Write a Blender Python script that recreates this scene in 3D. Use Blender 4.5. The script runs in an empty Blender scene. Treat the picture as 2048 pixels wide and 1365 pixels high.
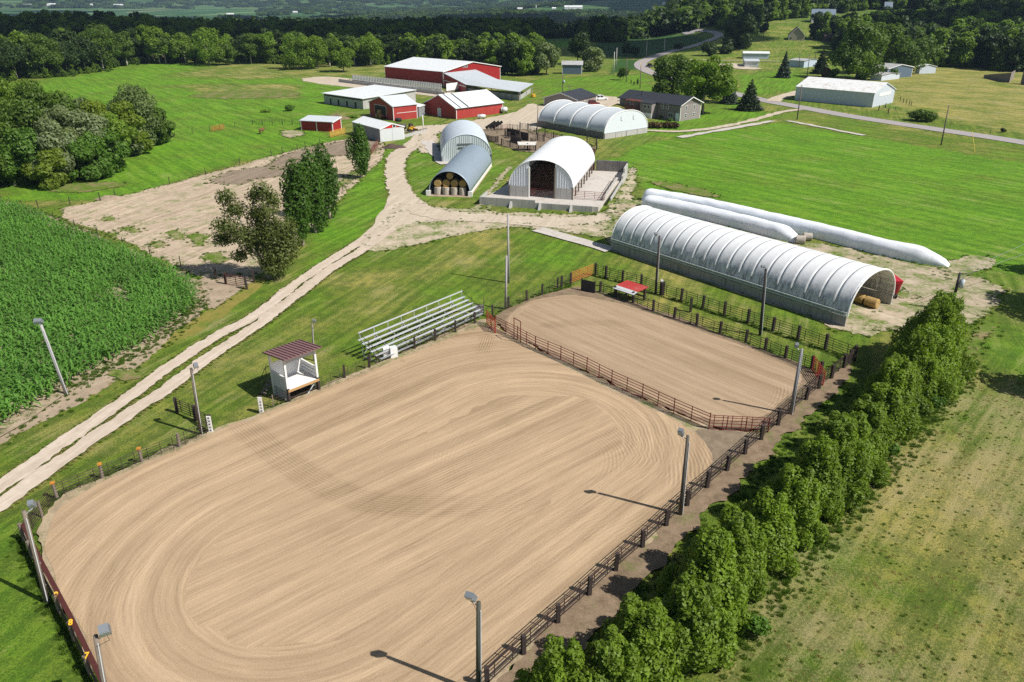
import bpy, bmesh, math, random
import numpy as np
from mathutils import Vector, Matrix, noise as mnoise
from mathutils.geometry import delaunay_2d_cdt, tessellate_polygon

random.seed(7); rng = np.random.default_rng(11)
scene = bpy.context.scene
COL = scene.collection

# ------------------------------------------------------------------ camera
CAM_H, FPX, PITCH = 35.0, 1520.0, math.atan(697.5/1520.0)
cam_d = bpy.data.cameras.new('camera'); cam = bpy.data.objects.new('camera', cam_d); COL.objects.link(cam)
cam.location = (0, 0, CAM_H); cam.rotation_euler = (math.pi/2-PITCH, 0, 0)
cam_d.sensor_fit = 'HORIZONTAL'; cam_d.sensor_width = 36; cam_d.lens = FPX/2048*36
cam_d.clip_start = 0.5; cam_d.clip_end = 40000
scene.camera = cam
# ------------------------------------------------------------------ light
SUN_AZ, SUN_EL = math.radians(-24.5), math.radians(47.5)
SDIR = Vector((math.cos(SUN_EL)*math.cos(SUN_AZ), math.cos(SUN_EL)*math.sin(SUN_AZ), math.sin(SUN_EL)))
sun_d = bpy.data.lights.new('sun', 'SUN'); sun_d.energy = 4.9; sun_d.angle = math.radians(0.53); sun_d.color = (1, .955, .88)
sun = bpy.data.objects.new('sun', sun_d); COL.objects.link(sun)
sun.rotation_euler = SDIR.to_track_quat('Z', 'Y').to_euler(); sun.location = (60, -40, 120)
world = bpy.data.worlds.new('World'); scene.world = world; world.use_nodes = True
wn = world.node_tree; sky = wn.nodes.new('ShaderNodeTexSky'); sky.sky_type = 'NISHITA'; sky.sun_disc = False
sky.sun_elevation = SUN_EL; sky.sun_rotation = math.radians(114.5)
wn.links.new(sky.outputs[0], wn.nodes['Background'].inputs[0]); wn.nodes['Background'].inputs[1].default_value = 0.062
vs = scene.view_settings; vs.view_transform = 'Standard'; vs.look = 'None'; vs.exposure = 0.34; vs.gamma = 1.0
scene.cycles.max_bounces = 5; scene.cycles.transparent_max_bounces = 8
scene.cycles.use_denoising = False; scene.cycles.diffuse_bounces = 3; scene.cycles.volume_bounces = 0

# ------------------------------------------------------------------ terrain function and pixel -> point
def S(t):
    t = np.clip(t, 0, 1); return t*t*(3-2*t)
def hz(x, y):
    x = np.asarray(x, float); y = np.asarray(y, float)
    r = x/np.maximum(y, 1)
    wr = S((r-.15)/.16)
    valley = -52*S((y-600)/950) + 6*np.sin(x/410+1)*S((y-900)/900)
    hill = 74*S((y-430)/800) + 5*np.sin(x/120+y/170)*S((y-520)/300)
    ridge = S((y-(4600+500*np.sin(x/900+.6)+260*np.sin(x/350)))/2600)*(300+60*np.sin(x/700))
    ridge2 = 60*np.exp(-((y-3300-250*np.sin(x/600))/420)**2)*S((x+300)/900)
    return valley*(1-wr)+hill*wr + ridge + ridge2*(1-wr)
_s, _c = math.sin(PITCH), math.cos(PITCH)
def ray(px, py):
    dx = (px-1024)/FPX; dy = (682.5-py)/FPX
    return np.array([dx, _c+dy*_s, -_s+dy*_c])
def G(px, py, z=0.0):
    """the point of the ground (plus z) seen at a place of the photograph"""
    d = ray(px, py); o = np.array([0, 0, CAM_H])
    if d[2] < 0:
        t = (z-CAM_H)/d[2]; p = o+d*t
        if abs(float(hz(p[0], p[1]))) < 1e-3: return Vector(p)
    ts = np.concatenate([np.linspace(30, 1500, 3000), np.linspace(1501, 9500, 4000)])
    P = o[None]+d[None]*ts[:, None]
    below = np.nonzero(P[:, 2] < hz(P[:, 0], P[:, 1])+z)[0]
    k = below[0] if len(below) else len(ts)-1
    return Vector(P[k])
def PX(p):
    zc = p[1]*_c-(p[2]-CAM_H)*_s; u = p[1]*_s+(p[2]-CAM_H)*_c
    return 1024+FPX*p[0]/zc, 682.5-FPX*u/zc
def hgt(B, topy):
    """height above ground point B that shows at pixel row topy"""
    lo, hi = 0., 60.
    for _ in range(40):
        m = (lo+hi)/2
        if PX((B[0], B[1], B[2]+m))[1] > topy: lo = m
        else: hi = m
    return lo
def ppm(B): return FPX/(B[1]*_c-(B[2]-CAM_H)*_s)      # pixels of the photograph per metre

# ------------------------------------------------------------------ materials
MATS = {}
def NT(name):
    m = bpy.data.materials.new(name); m.use_nodes = True; nt = m.node_tree
    return m, nt, nt.nodes['Principled BSDF']
def N(nt, t, **kw):
    n = nt.nodes.new(t)
    for k, v in kw.items():
        if k.startswith('i_'): n.inputs[k[2:].replace('_', ' ')].default_value = v
        else: setattr(n, k, v)
    return n
def noise(nt, scale, detail=4, rough=.6, vec=None, dist=0.0):
    n = N(nt, 'ShaderNodeTexNoise'); n.inputs['Scale'].default_value = scale; n.inputs['Detail'].default_value = detail
    n.inputs['Roughness'].default_value = rough; n.inputs['Distortion'].default_value = dist
    if vec is not None: nt.links.new(vec, n.inputs['Vector'])
    return n.outputs['Fac']
def pos(nt, sx=1, sy=1, sz=1, rot=0, src='Position'):
    if src == 'Position': g = N(nt, 'ShaderNodeNewGeometry').outputs['Position']
    else: g = N(nt, 'ShaderNodeTexCoord').outputs['Object']
    mp = N(nt, 'ShaderNodeMapping'); mp.inputs['Scale'].default_value = (sx, sy, sz)
    r = N(nt, 'ShaderNodeVectorRotate', rotation_type='Z_AXIS'); r.inputs['Angle'].default_value = rot
    nt.links.new(g, r.inputs['Vector']); nt.links.new(r.outputs[0], mp.inputs['Vector'])
    return mp.outputs[0]
def ramp(nt, fac, stops, interp='LINEAR'):
    r = N(nt, 'ShaderNodeValToRGB'); e = r.color_ramp.elements; r.color_ramp.interpolation = interp
    while len(e) < len(stops): e.new(.5)
    for k, (p, c) in enumerate(stops):
        e[k].position = p; e[k].color = (*c, 1) if len(c) == 3 else c
    nt.links.new(fac, r.inputs[0]); return r.outputs[0]
def mth(nt, op, a, b=None, c=None, clamp=False):
    n = N(nt, 'ShaderNodeMath', operation=op, use_clamp=clamp)
    for k, v in enumerate((a, b, c)):
        if v is None: continue
        if isinstance(v, (int, float)): n.inputs[k].default_value = v
        else: nt.links.new(v, n.inputs[k])
    return n.outputs[0]
def mix(nt, fac, a, b, mode='MIX'):
    n = N(nt, 'ShaderNodeMix', data_type='RGBA', blend_type=mode)
    for k, v in ((0, fac), (6, a), (7, b)):
        if isinstance(v, (int, float)): n.inputs[k].default_value = v
        elif isinstance(v, tuple): n.inputs[k].default_value = (*v, 1)
        else: nt.links.new(v, n.inputs[k])
    return n.outputs[2]
def bump(nt, bsdf, h, strength=.5, dist=.05):
    b = N(nt, 'ShaderNodeBump'); b.inputs['Strength'].default_value = strength; b.inputs['Distance'].default_value = dist
    nt.links.new(h, b.inputs['Height']); nt.links.new(b.outputs[0], bsdf.inputs['Normal'])
def attr(nt, name): return N(nt, 'ShaderNodeAttribute', attribute_name=name).outputs['Fac']
def sc(c, k): return tuple(min(1, x*k) for x in c)

def M(name, col, rough=.75, var=.25, scale=2.0, bmp=0.0, bscale=None, metal=0.0, stain=None, stain_amt=.5, streak=False):
    """plain weathered material: base colour, two octaves of noise, optional stains / vertical streaks"""
    if name in MATS: return MATS[name]
    m, nt, b = NT(name)
    n1 = noise(nt, scale, 5, .65, pos(nt))
    c = mix(nt, n1, sc(col, 1-var), sc(col, 1+var))
    if stain:
        v = pos(nt, 1.6, 1.6, .12) if streak else pos(nt, .5, .5, .5)
        n2 = noise(nt, 1.3, 5, .7, v)
        f = ramp(nt, n2, [(.5, (0, 0, 0)), (.72, (stain_amt,)*3)])
        c = mix(nt, f, c, stain)
    nt.links.new(c, b.inputs['Base Color'])
    b.inputs['Roughness'].default_value = rough; b.inputs['Metallic'].default_value = metal
    b.inputs['Specular IOR Level'].default_value = .35
    if bmp: bump(nt, b, noise(nt, bscale or scale*4, 4, .7, pos(nt)), .6, bmp)
    MATS[name] = m; return m

def leaf_mat(name, col, var=.3, trans=.35, hue=(1.12, 1.0, .7)):
    if name in MATS: return MATS[name]
    m, nt, b = NT(name)
    oi = N(nt, 'ShaderNodeObjectInfo')
    n1 = noise(nt, 1.1, 4, .7, pos(nt)); n2 = noise(nt, .12, 2, .5, pos(nt))
    k = mth(nt, 'ADD', mth(nt, 'MULTIPLY', n1, .9), mth(nt, 'MULTIPLY', n2, .6)); k = mth(nt, 'SUBTRACT', k, .25, clamp=True)
    c = mix(nt, k, sc(col, 1-var*1.6), tuple(col[i]*(1+var)*hue[i]**.5 for i in range(3)))
    c2 = mix(nt, mth(nt, 'MULTIPLY', oi.outputs['Random'], .6), c, mix(nt, 1.0, c, (hue[0]*.9, hue[1], hue[2]), 'MULTIPLY'))
    nt.links.new(c2, b.inputs['Base Color']); b.inputs['Roughness'].default_value = .55; b.inputs['Specular IOR Level'].default_value = .3
    t = N(nt, 'ShaderNodeBsdfTranslucent'); nt.links.new(mix(nt, 1.0, c2, (1.5, 1.6, .6), 'MULTIPLY'), t.inputs['Color'])
    ms = N(nt, 'ShaderNodeMixShader'); ms.inputs[0].default_value = trans
    out = nt.nodes['Material Output']
    nt.links.new(b.outputs[0], ms.inputs[1]); nt.links.new(t.outputs[0], ms.inputs[2]); nt.links.new(ms.outputs[0], out.inputs['Surface'])
    MATS[name] = m; return m

# ------------------------------------------------------------------ objects
def tag(o, label=None, cat=None, group=None, kind=None):
    if label: o['label'] = label
    if cat: o['category'] = cat
    if group: o['group'] = group
    if kind: o['kind'] = kind
    return o
def empty(name, loc, label=None, cat=None, group=None, rz=0):
    o = bpy.data.objects.new(name, None); COL.objects.link(o); o.location = loc; o.rotation_euler = (0, 0, rz)
    o.empty_display_size = .3
    return tag(o, label, cat, group)
def inst(name, mesh, parent=None, loc=(0, 0, 0), rot=(0, 0, 0), scale=(1, 1, 1)):
    o = bpy.data.objects.new(name, mesh); COL.objects.link(o); o.parent = parent
    o.location = loc; o.rotation_euler = rot; o.scale = scale
    return o
def copy_tree(o, parent=None):
    c = o.copy(); COL.objects.link(c); c.parent = parent
    for ch in list(o.children): copy_tree(ch, c)
    return c
def npmesh(name, V, F, mat=None, smooth=False):
    """mesh from numpy arrays: V (n,3), F (m,3|4)"""
    V = np.asarray(V, np.float32); F = np.asarray(F, np.int32); k = F.shape[1]
    me = bpy.data.meshes.new(name); me.vertices.add(len(V)); me.vertices.foreach_set('co', V.ravel())
    me.loops.add(F.size); me.loops.foreach_set('vertex_index', F.ravel())
    me.polygons.add(len(F)); me.polygons.foreach_set('loop_start', np.arange(0, F.size, k, dtype=np.int32))
    me.update(calc_edges=True)
    if smooth: me.polygons.foreach_set('use_smooth', np.ones(len(F), bool))
    if mat: me.materials.append(mat)
    return me
class MB:
    """collects shapes and links them as ONE mesh object"""
    def __init__(self, T=None): self.v = []; self.f = []; self.T = T
    def pts(self, P):
        k = len(self.v)
        for p in P: self.v.append(tuple(self.T(*p)) if self.T else tuple(p))
        return k
    def face(self, *P): k = self.pts(P); self.f.append(list(range(k, k+len(P)))); return self
    def hexa(self, P):                      # 4 bottom, 4 top (same order)
        k = self.pts(P)
        for q in ((0, 3, 2, 1), (4, 5, 6, 7), (0, 1, 5, 4), (1, 2, 6, 5), (2, 3, 7, 6), (3, 0, 4, 7)): self.f.append([k+i for i in q])
        return self
    def box(self, x0, x1, y0, y1, z0, z1):
        return self.hexa([(x0, y0, z0), (x1, y0, z0), (x1, y1, z0), (x0, y1, z0), (x0, y0, z1), (x1, y0, z1), (x1, y1, z1), (x0, y1, z1)])
    def slab(self, P, t=.1):                # polygon P (3d) thickened downward
        k = self.pts(P); n = len(P); k2 = self.pts([(p[0], p[1], p[2]-t) for p in P])
        self.f.append([k+i for i in range(n)]); self.f.append([k2+n-1-i for i in range(n)])
        for i in range(n): j = (i+1) % n; self.f.append([k+i, k2+i, k2+j, k+j])
        return self
    def prism(self, prof, x0, x1, axis='x'):   # 2d profile extruded
        n = len(prof)
        A = [((x0, a, b) if axis == 'x' else (a, x0, b) if axis == 'y' else (a, b, x0)) for a, b in prof]
        B = [((x1, a, b) if axis == 'x' else (a, x1, b) if axis == 'y' else (a, b, x1)) for a, b in prof]
        k = self.pts(A); k2 = self.pts(B)
        self.f.append([k+i for i in range(n)]); self.f.append([k2+n-1-i for i in range(n)])
        for i in range(n): j = (i+1) % n; self.f.append([k+i, k2+i, k2+j, k+j])
        return self
    def tube(self, p, q, r, n=6, r2=None, cap=True):
        if self.T: p = self.T(*p); q = self.T(*q)
        p = Vector(p); q = Vector(q); d = (q-p); r2 = r if r2 is None else r2
        if d.length < 1e-6: return self
        d.normalize(); a = d.orthogonal().normalized(); b = d.cross(a); k = len(self.v)
        for c0, rr in ((p, r), (q, r2)):
            for i in range(n):
                t = 2*math.pi*i/n; self.v.append(tuple(c0+a*math.cos(t)*rr+b*math.sin(t)*rr))
        for i in range(n): j = (i+1) % n; self.f.append([k+i, k+j, k+n+j, k+n+i])
        if cap: self.f.append([k+n-1-i for i in range(n)]); self.f.append([k+n+i for i in range(n)])
        return self
    def beam(self, p, q, w, h):             # square bar between two points
        if self.T: p = self.T(*p); q = self.T(*q)
        p = Vector(p); q = Vector(q); d = (q-p).normalized(); up = Vector((0, 0, 1))
        if abs(d.z) > .95: up = Vector((1, 0, 0))
        a = d.cross(up).normalized()*w/2; b = a.cross(d).normalized()*h/2
        P = [p-a-b, p+a-b, p+a+b, p-a+b, q-a-b, q+a-b, q+a+b, q-a+b]; T, self.T = self.T, None; self.hexa(P); self.T = T
        return self
    def path(self, P, r, n=5):
        for a, b in zip(P, P[1:]): self.tube(a, b, r, n)
        return self
    def mesh(self, name, mat=None, smooth=False, fix=True):
        me = bpy.data.meshes.new(name); me.from_pydata(self.v, [], self.f); me.update()
        if fix:
            bm = bmesh.new(); bm.from_mesh(me); bmesh.ops.recalc_face_normals(bm, faces=bm.faces); bm.to_mesh(me); bm.free()
        if smooth:
            for p in me.polygons: p.use_smooth = True
        if mat: me.materials.append(mat)
        return me
    def build(self, name, mat=None, parent=None, smooth=False, fix=True, loc=(0, 0, 0)):
        return inst(name, self.mesh(name, mat, smooth, fix), parent, loc)
# ================================================================== GROUND
def inside(poly, X, Y):
    poly = np.asarray(poly, float); r = np.zeros(X.shape, bool); n = len(poly); j = n-1
    for i in range(n):
        xi, yi = poly[i]; xj, yj = poly[j]
        c = ((yi > Y) != (yj > Y)) & (X < (xj-xi)*(Y-yi)/((yj-yi) if yj != yi else 1e-9)+xi)
        r ^= c; j = i
    return r
def wpoly(P): return [tuple(G(*p)[:2]) for p in P]
def seg_dist(P, poly, closed=False):
    """distance of points P (n,2) to a polyline, signed by side, and the length along it"""
    poly = np.asarray(poly, float); best = np.full(len(P), 1e9); sg = np.zeros(len(P)); al = np.zeros(len(P)); acc = 0
    for a, b in zip(poly, poly[1:]):
        d = b-a; L = np.hypot(*d)+1e-9; t = np.clip(((P-a)@d)/L**2, 0, 1); q = a+t[:, None]*d; e = P-q; ds = np.hypot(e[:, 0], e[:, 1])
        k = ds < best; best[k] = ds[k]; sg[k] = np.sign(d[0]*e[k, 1]-d[1]*e[k, 0]); al[k] = (acc+t*L)[k]; acc += L
    return best, sg, al
def smooth_line(P, step=2.0):
    P = [np.array(p, float) for p in P]; P = [2*P[0]-P[1]]+P+[2*P[-1]-P[-2]]; out = []
    for i in range(1, len(P)-2):
        n = max(2, int(np.linalg.norm(P[i+1]-P[i])/step))
        for k in range(n):
            t = k/n; a, b, c, d = P[i-1], P[i], P[i+1], P[i+2]
            out.append(.5*((2*b)+(-a+c)*t+(2*a-5*b+4*c-d)*t*t+(-a+3*b-3*c+d)*t**3))
    out.append(P[-2]); return np.array(out)

# ---- terrain sheet
xs = np.concatenate([-np.geomspace(9000, 130, 34), np.arange(-126, 135, 2.4), np.geomspace(136, 9000, 40)])
ys = np.concatenate([np.arange(-60, 8, 8), np.arange(8, 260, 2.4), np.arange(262, 700, 7), np.geomspace(706, 9600, 80)])
X, Y = np.meshgrid(xs, ys); Z = hz(X, Y)
V = np.stack([X.ravel(), Y.ravel(), Z.ravel()], 1); nx = len(xs); ii = np.arange(len(ys)-1)[:, None]*nx+np.arange(nx-1)[None]
F = np.stack([ii, ii+1, ii+nx+1, ii+nx], -1).reshape(-1, 4)
me = npmesh('ground', V, F, None, True)
lush = np.full(X.shape, .38); dry = np.full(X.shape, .22)
ZONES = [  # polygon in the photograph, lush, dry
 ([(1222, 320), (1300, 285), (1560, 246), (1740, 275), (2300, 370), (2300, 590), (1930, 530), (1600, 440), (1290, 375)], .95, .17),
 ([(1560, 246), (1740, 275), (2300, 370), (2300, 345), (1720, 240), (1590, 215)], .42, .12),
 ([(1795, 215), (2300, 330), (2300, 120), (1830, 125), (1700, 150)], .10, .34),
 ([(0, 200), (100, 160), (330, 125), (700, 150), (690, 215), (620, 245), (330, 290)], .85, .13),
 ([(320, 150), (480, 125), (780, 130), (780, 152), (480, 160)], .3, .36),
 ([(360, 170), (600, 170), (600, 200), (420, 195)], .3, .34),
 ([(0, 400), (0, 370), (340, 275), (600, 245), (690, 285), (480, 325), (220, 400)], .9, .10),
 ([(540, 560), (700, 400), (780, 290), (815, 282), (775, 420), (620, 560)], .85, .12),
 ([(0, 900), (520, 560), (560, 520), (660, 500), (540, 610), (300, 760), (0, 975)], .4, .27),
 ([(0, 1030), (70, 1085), (230, 1500), (-300, 1500), (-300, 1000)], .72, .16),
 ([(1000, 470), (1100, 462), (1250, 530), (1200, 560), (1060, 520)], .6, .12),
 ([(810, 300), (1000, 300), (1020, 350), (960, 400), (800, 400)], .6, .25),
 ([(1070, 160), (1280, 150), (1330, 190), (1250, 190), (1090, 200)], .75, .08),
 ([(1290, 250), (1480, 200), (1560, 235), (1350, 275), (1280, 270)], .75, .05),
 ([(1480, 150), (1600, 140), (1600, 180), (1480, 195)], .8, .08),
 ([(1340, 1460), (1400, 1340), (1700, 985), (1950, 700), (2080, 700), (2500, 1000), (2500, 1500)], .26, .46),
 ([(1930, 540), (2300, 560), (2300, 800), (1960, 740)], .55, .3),
 ([(1070, 98), (1165, 92), (1165, 58), (1078, 60)], 1.0, .05),
 ([(1690, 46), (1780, 44), (1780, 28), (1700, 34)], .9, .1),
 ([(1700, 720), (1800, 640), (1700, 650), (1650, 690)], .6, .1),
]
VX = np.zeros(X.shape); VY = np.zeros(X.shape); zc = Y*_c-(Z-CAM_H)*_s; ok = zc > 5
VX[ok] = 1024+FPX*X[ok]/zc[ok]; VY[ok] = 682.5-FPX*(Y[ok]*_s+(Z[ok]-CAM_H)*_c)/zc[ok]; VY[~ok] = 1e6
for P, l, d in ZONES:
    k = inside(P, VX, VY) & ok; lush[k] = l; dry[k] = d
dirn = np.zeros(X.shape); crop = np.zeros(X.shape)
for P in (ZONES[0][0], ZONES[1][0], ZONES[2][0], ZONES[3][0], ZONES[6][0]): dirn[inside(P, VX, VY) & ok] = 1
dirn[inside(ZONES[15][0], VX, VY) & ok] = 2
for P in ([(1170, 118), (1235, 112), (1275, 118), (1330, 104), (1400, 85), (1420, 70), (1300, 69), (1200, 80)], [(1215, 150), (1235, 120), (1275, 120), (1272, 140)]): crop[inside(P, VX, VY) & ok] = 1  # crop mask: fields whose cloud shade is painted in as darker green
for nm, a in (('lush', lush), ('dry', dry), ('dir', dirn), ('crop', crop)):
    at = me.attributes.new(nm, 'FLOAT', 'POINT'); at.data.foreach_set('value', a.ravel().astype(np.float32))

HDG = math.atan2((G(1640, 781)-G(1047, 1312))[1], (G(1640, 781)-G(1047, 1312))[0])
FLD = math.atan2((G(1690, 655)-G(1222, 500))[1], (G(1690, 655)-G(1222, 500))[0])
MOW = math.atan2((G(960, 480)-G(690, 660))[1], (G(960, 480)-G(690, 660))[0])
def grass_mat():
    m, nt, b = NT('grass_turf')
    p = pos(nt)
    lushn = mth(nt, 'ADD', attr(nt, 'lush'), mth(nt, 'MULTIPLY', mth(nt, 'SUBTRACT', noise(nt, .075, 6, .68, p), .5), 2.0), clamp=True)
    base = ramp(nt, lushn, [(0, (.215, .215, .060)), (.4, (.090, .142, .018)), (1, (.088, .205, .013))])
    # mowing streaks and tufts
    dr = attr(nt, 'dir'); sa = noise(nt, 1.0, 5, .7, pos(nt, .06, .9, 1, -MOW)); sb = noise(nt, 1.0, 5, .7, pos(nt, .05, .55, 1, -FLD))
    sm = N(nt, 'ShaderNodeMix', data_type='FLOAT'); sm.clamp_factor = True; nt.links.new(dr, sm.inputs[0]); nt.links.new(sa, sm.inputs[2]); nt.links.new(sb, sm.inputs[3]); sm2 = N(nt, 'ShaderNodeMix', data_type='FLOAT'); nt.links.new(mth(nt, 'SUBTRACT', dr, 1, clamp=True), sm2.inputs[0]); nt.links.new(sm.outputs[0], sm2.inputs[2]); nt.links.new(noise(nt, 1.0, 5, .7, pos(nt, .05, .7, 1, -HDG)), sm2.inputs[3]); st = sm2.outputs[0]; tuft = noise(nt, 5.5, 6, .85, p); tuft2 = noise(nt, .75, 4, .7, p)
    k = mth(nt, 'ADD', mth(nt, 'MULTIPLY', st, .55), mth(nt, 'ADD', mth(nt, 'MULTIPLY', tuft, .95), mth(nt, 'MULTIPLY', tuft2, .4)))
    base = mix(nt, 1.0, base, ramp(nt, k, [(.58, (.38, .42, .38)), (.95, (1, 1, 1)), (1.25, (1.75, 1.5, 1.4))]), 'MULTIPLY')
    # dry straw in patches
    dn = mth(nt, 'ADD', mth(nt, 'MULTIPLY', noise(nt, .09, 6, .75, p), .85), mth(nt, 'MULTIPLY', tuft, .75))
    dn = mth(nt, 'ADD', dn, mth(nt, 'MULTIPLY', mth(nt, 'SUBTRACT', st, .5), .75))
    f = mth(nt, 'SUBTRACT', mth(nt, 'ADD', dn, mth(nt, 'MULTIPLY', attr(nt, 'dry'), .52)), .98)
    f = mth(nt, 'MULTIPLY', f, 4.0, clamp=True)
    straw = mix(nt, noise(nt, 3.5, 5, .8, p), (.24, .19, .08), (.52, .43, .25))
    c = mix(nt, mth(nt, 'MULTIPLY', f, .72), base, straw)
    # farther off: a patchwork of fields
    vo = N(nt, 'ShaderNodeTexVoronoi', feature='F1'); vo.inputs['Scale'].default_value = 1.0
    nt.links.new(pos(nt, .0042, .0020, 1, .5), vo.inputs['Vector'])
    sp = N(nt, 'ShaderNodeSeparateColor'); nt.links.new(vo.outputs['Color'], sp.inputs[0])
    fld = ramp(nt, sp.outputs[0], [(0, (.035, .085, .024)), (.3, (.065, .145, .04)), (.52, (.04, .10, .028)), (.7, (.15, .235, .075)), (.86, (.25, .25, .11)), (.93, (.05, .12, .032))], 'CONSTANT')
    fld = mix(nt, noise(nt, .02, 4, .6, p), fld, mix(nt, 1.0, fld, (.75, .8, .8), 'MULTIPLY'))
    sxyz = N(nt, 'ShaderNodeSeparateXYZ'); g = N(nt, 'ShaderNodeNewGeometry'); nt.links.new(g.outputs['Position'], sxyz.inputs[0])
    far = ramp(nt, mth(nt, 'DIVIDE', sxyz.outputs[1], 2000), [(.31, (0, 0, 0)), (.40, (1, 1, 1))])
    c = mix(nt, attr(nt, 'crop'), c, mix(nt, tuft, (.022, .06, .010), (.045, .11, .022)))  # crop zones: cloud shade put into the ground colour
    c = mix(nt, far, c, fld)
    nt.links.new(c, b.inputs['Base Color']); b.inputs['Roughness'].default_value = .9; b.inputs['Specular IOR Level'].default_value = .15
    bump(nt, b, mth(nt, 'ADD', tuft, mth(nt, 'MULTIPLY', st, .5)), .9, .16)
    return m
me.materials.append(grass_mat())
ground = inst('ground', me); tag(ground, kind='structure')
HEIGHT_STEP = .004

# ---- surface materials
def dirt_mat(name, lo, hi, green=0.0, streak=None, scale=1.0, bmp=.06, grit=1.0):
    """bare soil or gravel, optionally with weeds coming through (green = how much) and wheel streaks in one direction"""
    m, nt, b = NT(name); p = pos(nt)
    n1 = noise(nt, .6*scale, 6, .7, p); n2 = noise(nt, 5*scale, 5, .8, p)
    k = mth(nt, 'ADD', mth(nt, 'MULTIPLY', n1, .6), mth(nt, 'MULTIPLY', n2, .5*grit))
    if streak is not None:
        k = mth(nt, 'ADD', mth(nt, 'MULTIPLY', k, .5), mth(nt, 'MULTIPLY', noise(nt, 1.0, 6, .75, pos(nt, .07, .9, 1, -streak), .6), .58))
    c = ramp(nt, k, [(.36, lo), (.55, tuple((a+b_)/2 for a, b_ in zip(lo, hi))), (.74, hi)])
    if green > 0:
        gn = mth(nt, 'ADD', mth(nt, 'MULTIPLY', noise(nt, .28, 5, .7, p), .75), mth(nt, 'MULTIPLY', noise(nt, 2.2, 5, .8, p), .45))
        f = mth(nt, 'MULTIPLY', mth(nt, 'SUBTRACT', gn, .78-.36*green), 6.0, clamp=True)
        c = mix(nt, f, c, mix(nt, n2, (.05, .10, .012), (.15, .22, .03)))
    nt.links.new(c, b.inputs['Base Color']); b.inputs['Roughness'].default_value = .95; b.inputs['Specular IOR Level'].default_value = .1
    bump(nt, b, k, .9, bmp)
    return m
DRV = math.atan2((G(700, 500)-G(100, 930))[1], (G(700, 500)-G(100, 930))[0])
PAD = math.atan2((G(640, 300)-G(300, 420))[1], (G(640, 300)-G(300, 420))[0])
m_gravel = dirt_mat('pale_gravel', (.34, .275, .20), (.60, .52, .42), 0.05, DRV)
m_gravel2 = dirt_mat('gravel_with_weeds', (.32, .26, .18), (.60, .51, .40), .62)
m_straw = dirt_mat('trampled_gravel', (.22, .17, .11), (.56, .47, .36), .66, FLD, 1.3)
m_sparse = dirt_mat('sparse_brown_grass', (.16, .11, .06), (.34, .26, .15), .85, 0)
m_dirt = dirt_mat('paddock_dirt', (.19, .14, .095), (.64, .52, .39), .46, PAD, 1.6, .14)
m_soil = dirt_mat('corn_soil', (.22, .165, .115), (.46, .37, .27), .25)
m_fringe = dirt_mat('sandy_fringe', (.20, .155, .10), (.50, .40, .27), .45, None, 1.6)
m_mulch = dirt_mat('brown_mulch', (.11, .078, .05), (.32, .235, .16), .38, None, 1.8)
m_grit = dirt_mat('grey_grit', (.13, .098, .066), (.31, .245, .175), .15, None, 2.5)
m_pad = M('concrete_slab', (.50, .46, .42), .85, .18, 1.1, .01, stain=(.33, .29, .25), stain_amt=.6)
m_asphalt = M('pale_asphalt', (.33, .30, .30), .85, .14, .4, .01)
m_track = dirt_mat('pale_track', (.34, .27, .20), (.64, .55, .46), 0.16, DRV, 1.5)
m_yellowgreen = dirt_mat('yellow_weeds', (.14, .14, .025), (.30, .24, .07), .60, DRV)

def flat_mesh(name, outline, mat, z, grid=None, drape=False, attrs=None):
    """triangulated sheet inside a ground outline; a grid of inner points when it must carry attributes or follow the terrain"""
    P = [Vector((p[0], p[1])) for p in outline]; n = len(P)
    if grid:
        A = np.array(outline); gx = np.arange(A[:, 0].min(), A[:, 0].max(), grid); gy = np.arange(A[:, 1].min(), A[:, 1].max(), grid)
        GX, GY = np.meshgrid(gx, gy); k = inside(outline, GX, GY)
        P += [Vector((a, b)) for a, b in zip(GX[k], GY[k])]
    v, e, f, *_ = delaunay_2d_cdt(P, [(i, (i+1) % n) for i in range(n)], [], 1, 1e-4)
    A = np.array([(q[0], q[1]) for q in v]); zz = hz(A[:, 0], A[:, 1])+z
    me = bpy.data.meshes.new(name)
    me.from_pydata([(a[0], a[1], h) for a, h in zip(A, zz)], [], [list(t) for t in f]); me.update()
    bm = bmesh.new(); bm.from_mesh(me)
    for fc in bm.faces:
        if fc.normal.z < 0: fc.normal_flip()
    bm.to_mesh(me); bm.free(); me.materials.append(mat)
    if attrs:
        A = np.array([(q.co[0], q.co[1]) for q in me.vertices])
        for nm, val in attrs(A).items():
            at = me.attributes.new(nm, 'FLOAT', 'POINT'); at.data.foreach_set('value', np.asarray(val, np.float32))
    return me
def ragged(W, step=.45, amp=.4, seed=0):
    """closed ground outline resampled and broken up with noise, like a worn edge"""
    out = []; n = len(W)
    for i in range(n):
        a = Vector((*W[i][:2], 0)); b = Vector((*W[(i+1) % n][:2], 0)); k = max(1, int((b-a).length/step)); nrm = (b-a).normalized().cross(Vector((0, 0, 1)))
        for j in range(k):
            p = a.lerp(b, j/k); q = Vector((p.x*.35+seed*7.1, p.y*.35, 1.3)); w = Vector((p.x*1.7, p.y*1.7, seed+4.2))
            d = mnoise.noise(q)*amp*1.3+mnoise.noise(w)*amp*.9+mnoise.noise(w*2.3)*amp*.4
            out.append((p.x+nrm.x*d, p.y+nrm.y*d))
    return out
_lev = [0]
def lev(): _lev[0] += 1; return _lev[0]*HEIGHT_STEP
def rounded(W, k=2):
    for _ in range(k):
        o = []
        for i in range(len(W)):
            a = np.array(W[i][:2]); b = np.array(W[(i+1) % len(W)][:2]); o += [tuple(a*.75+b*.25), tuple(a*.25+b*.75)]
        W = o
    return W
EDGES = []
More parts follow.
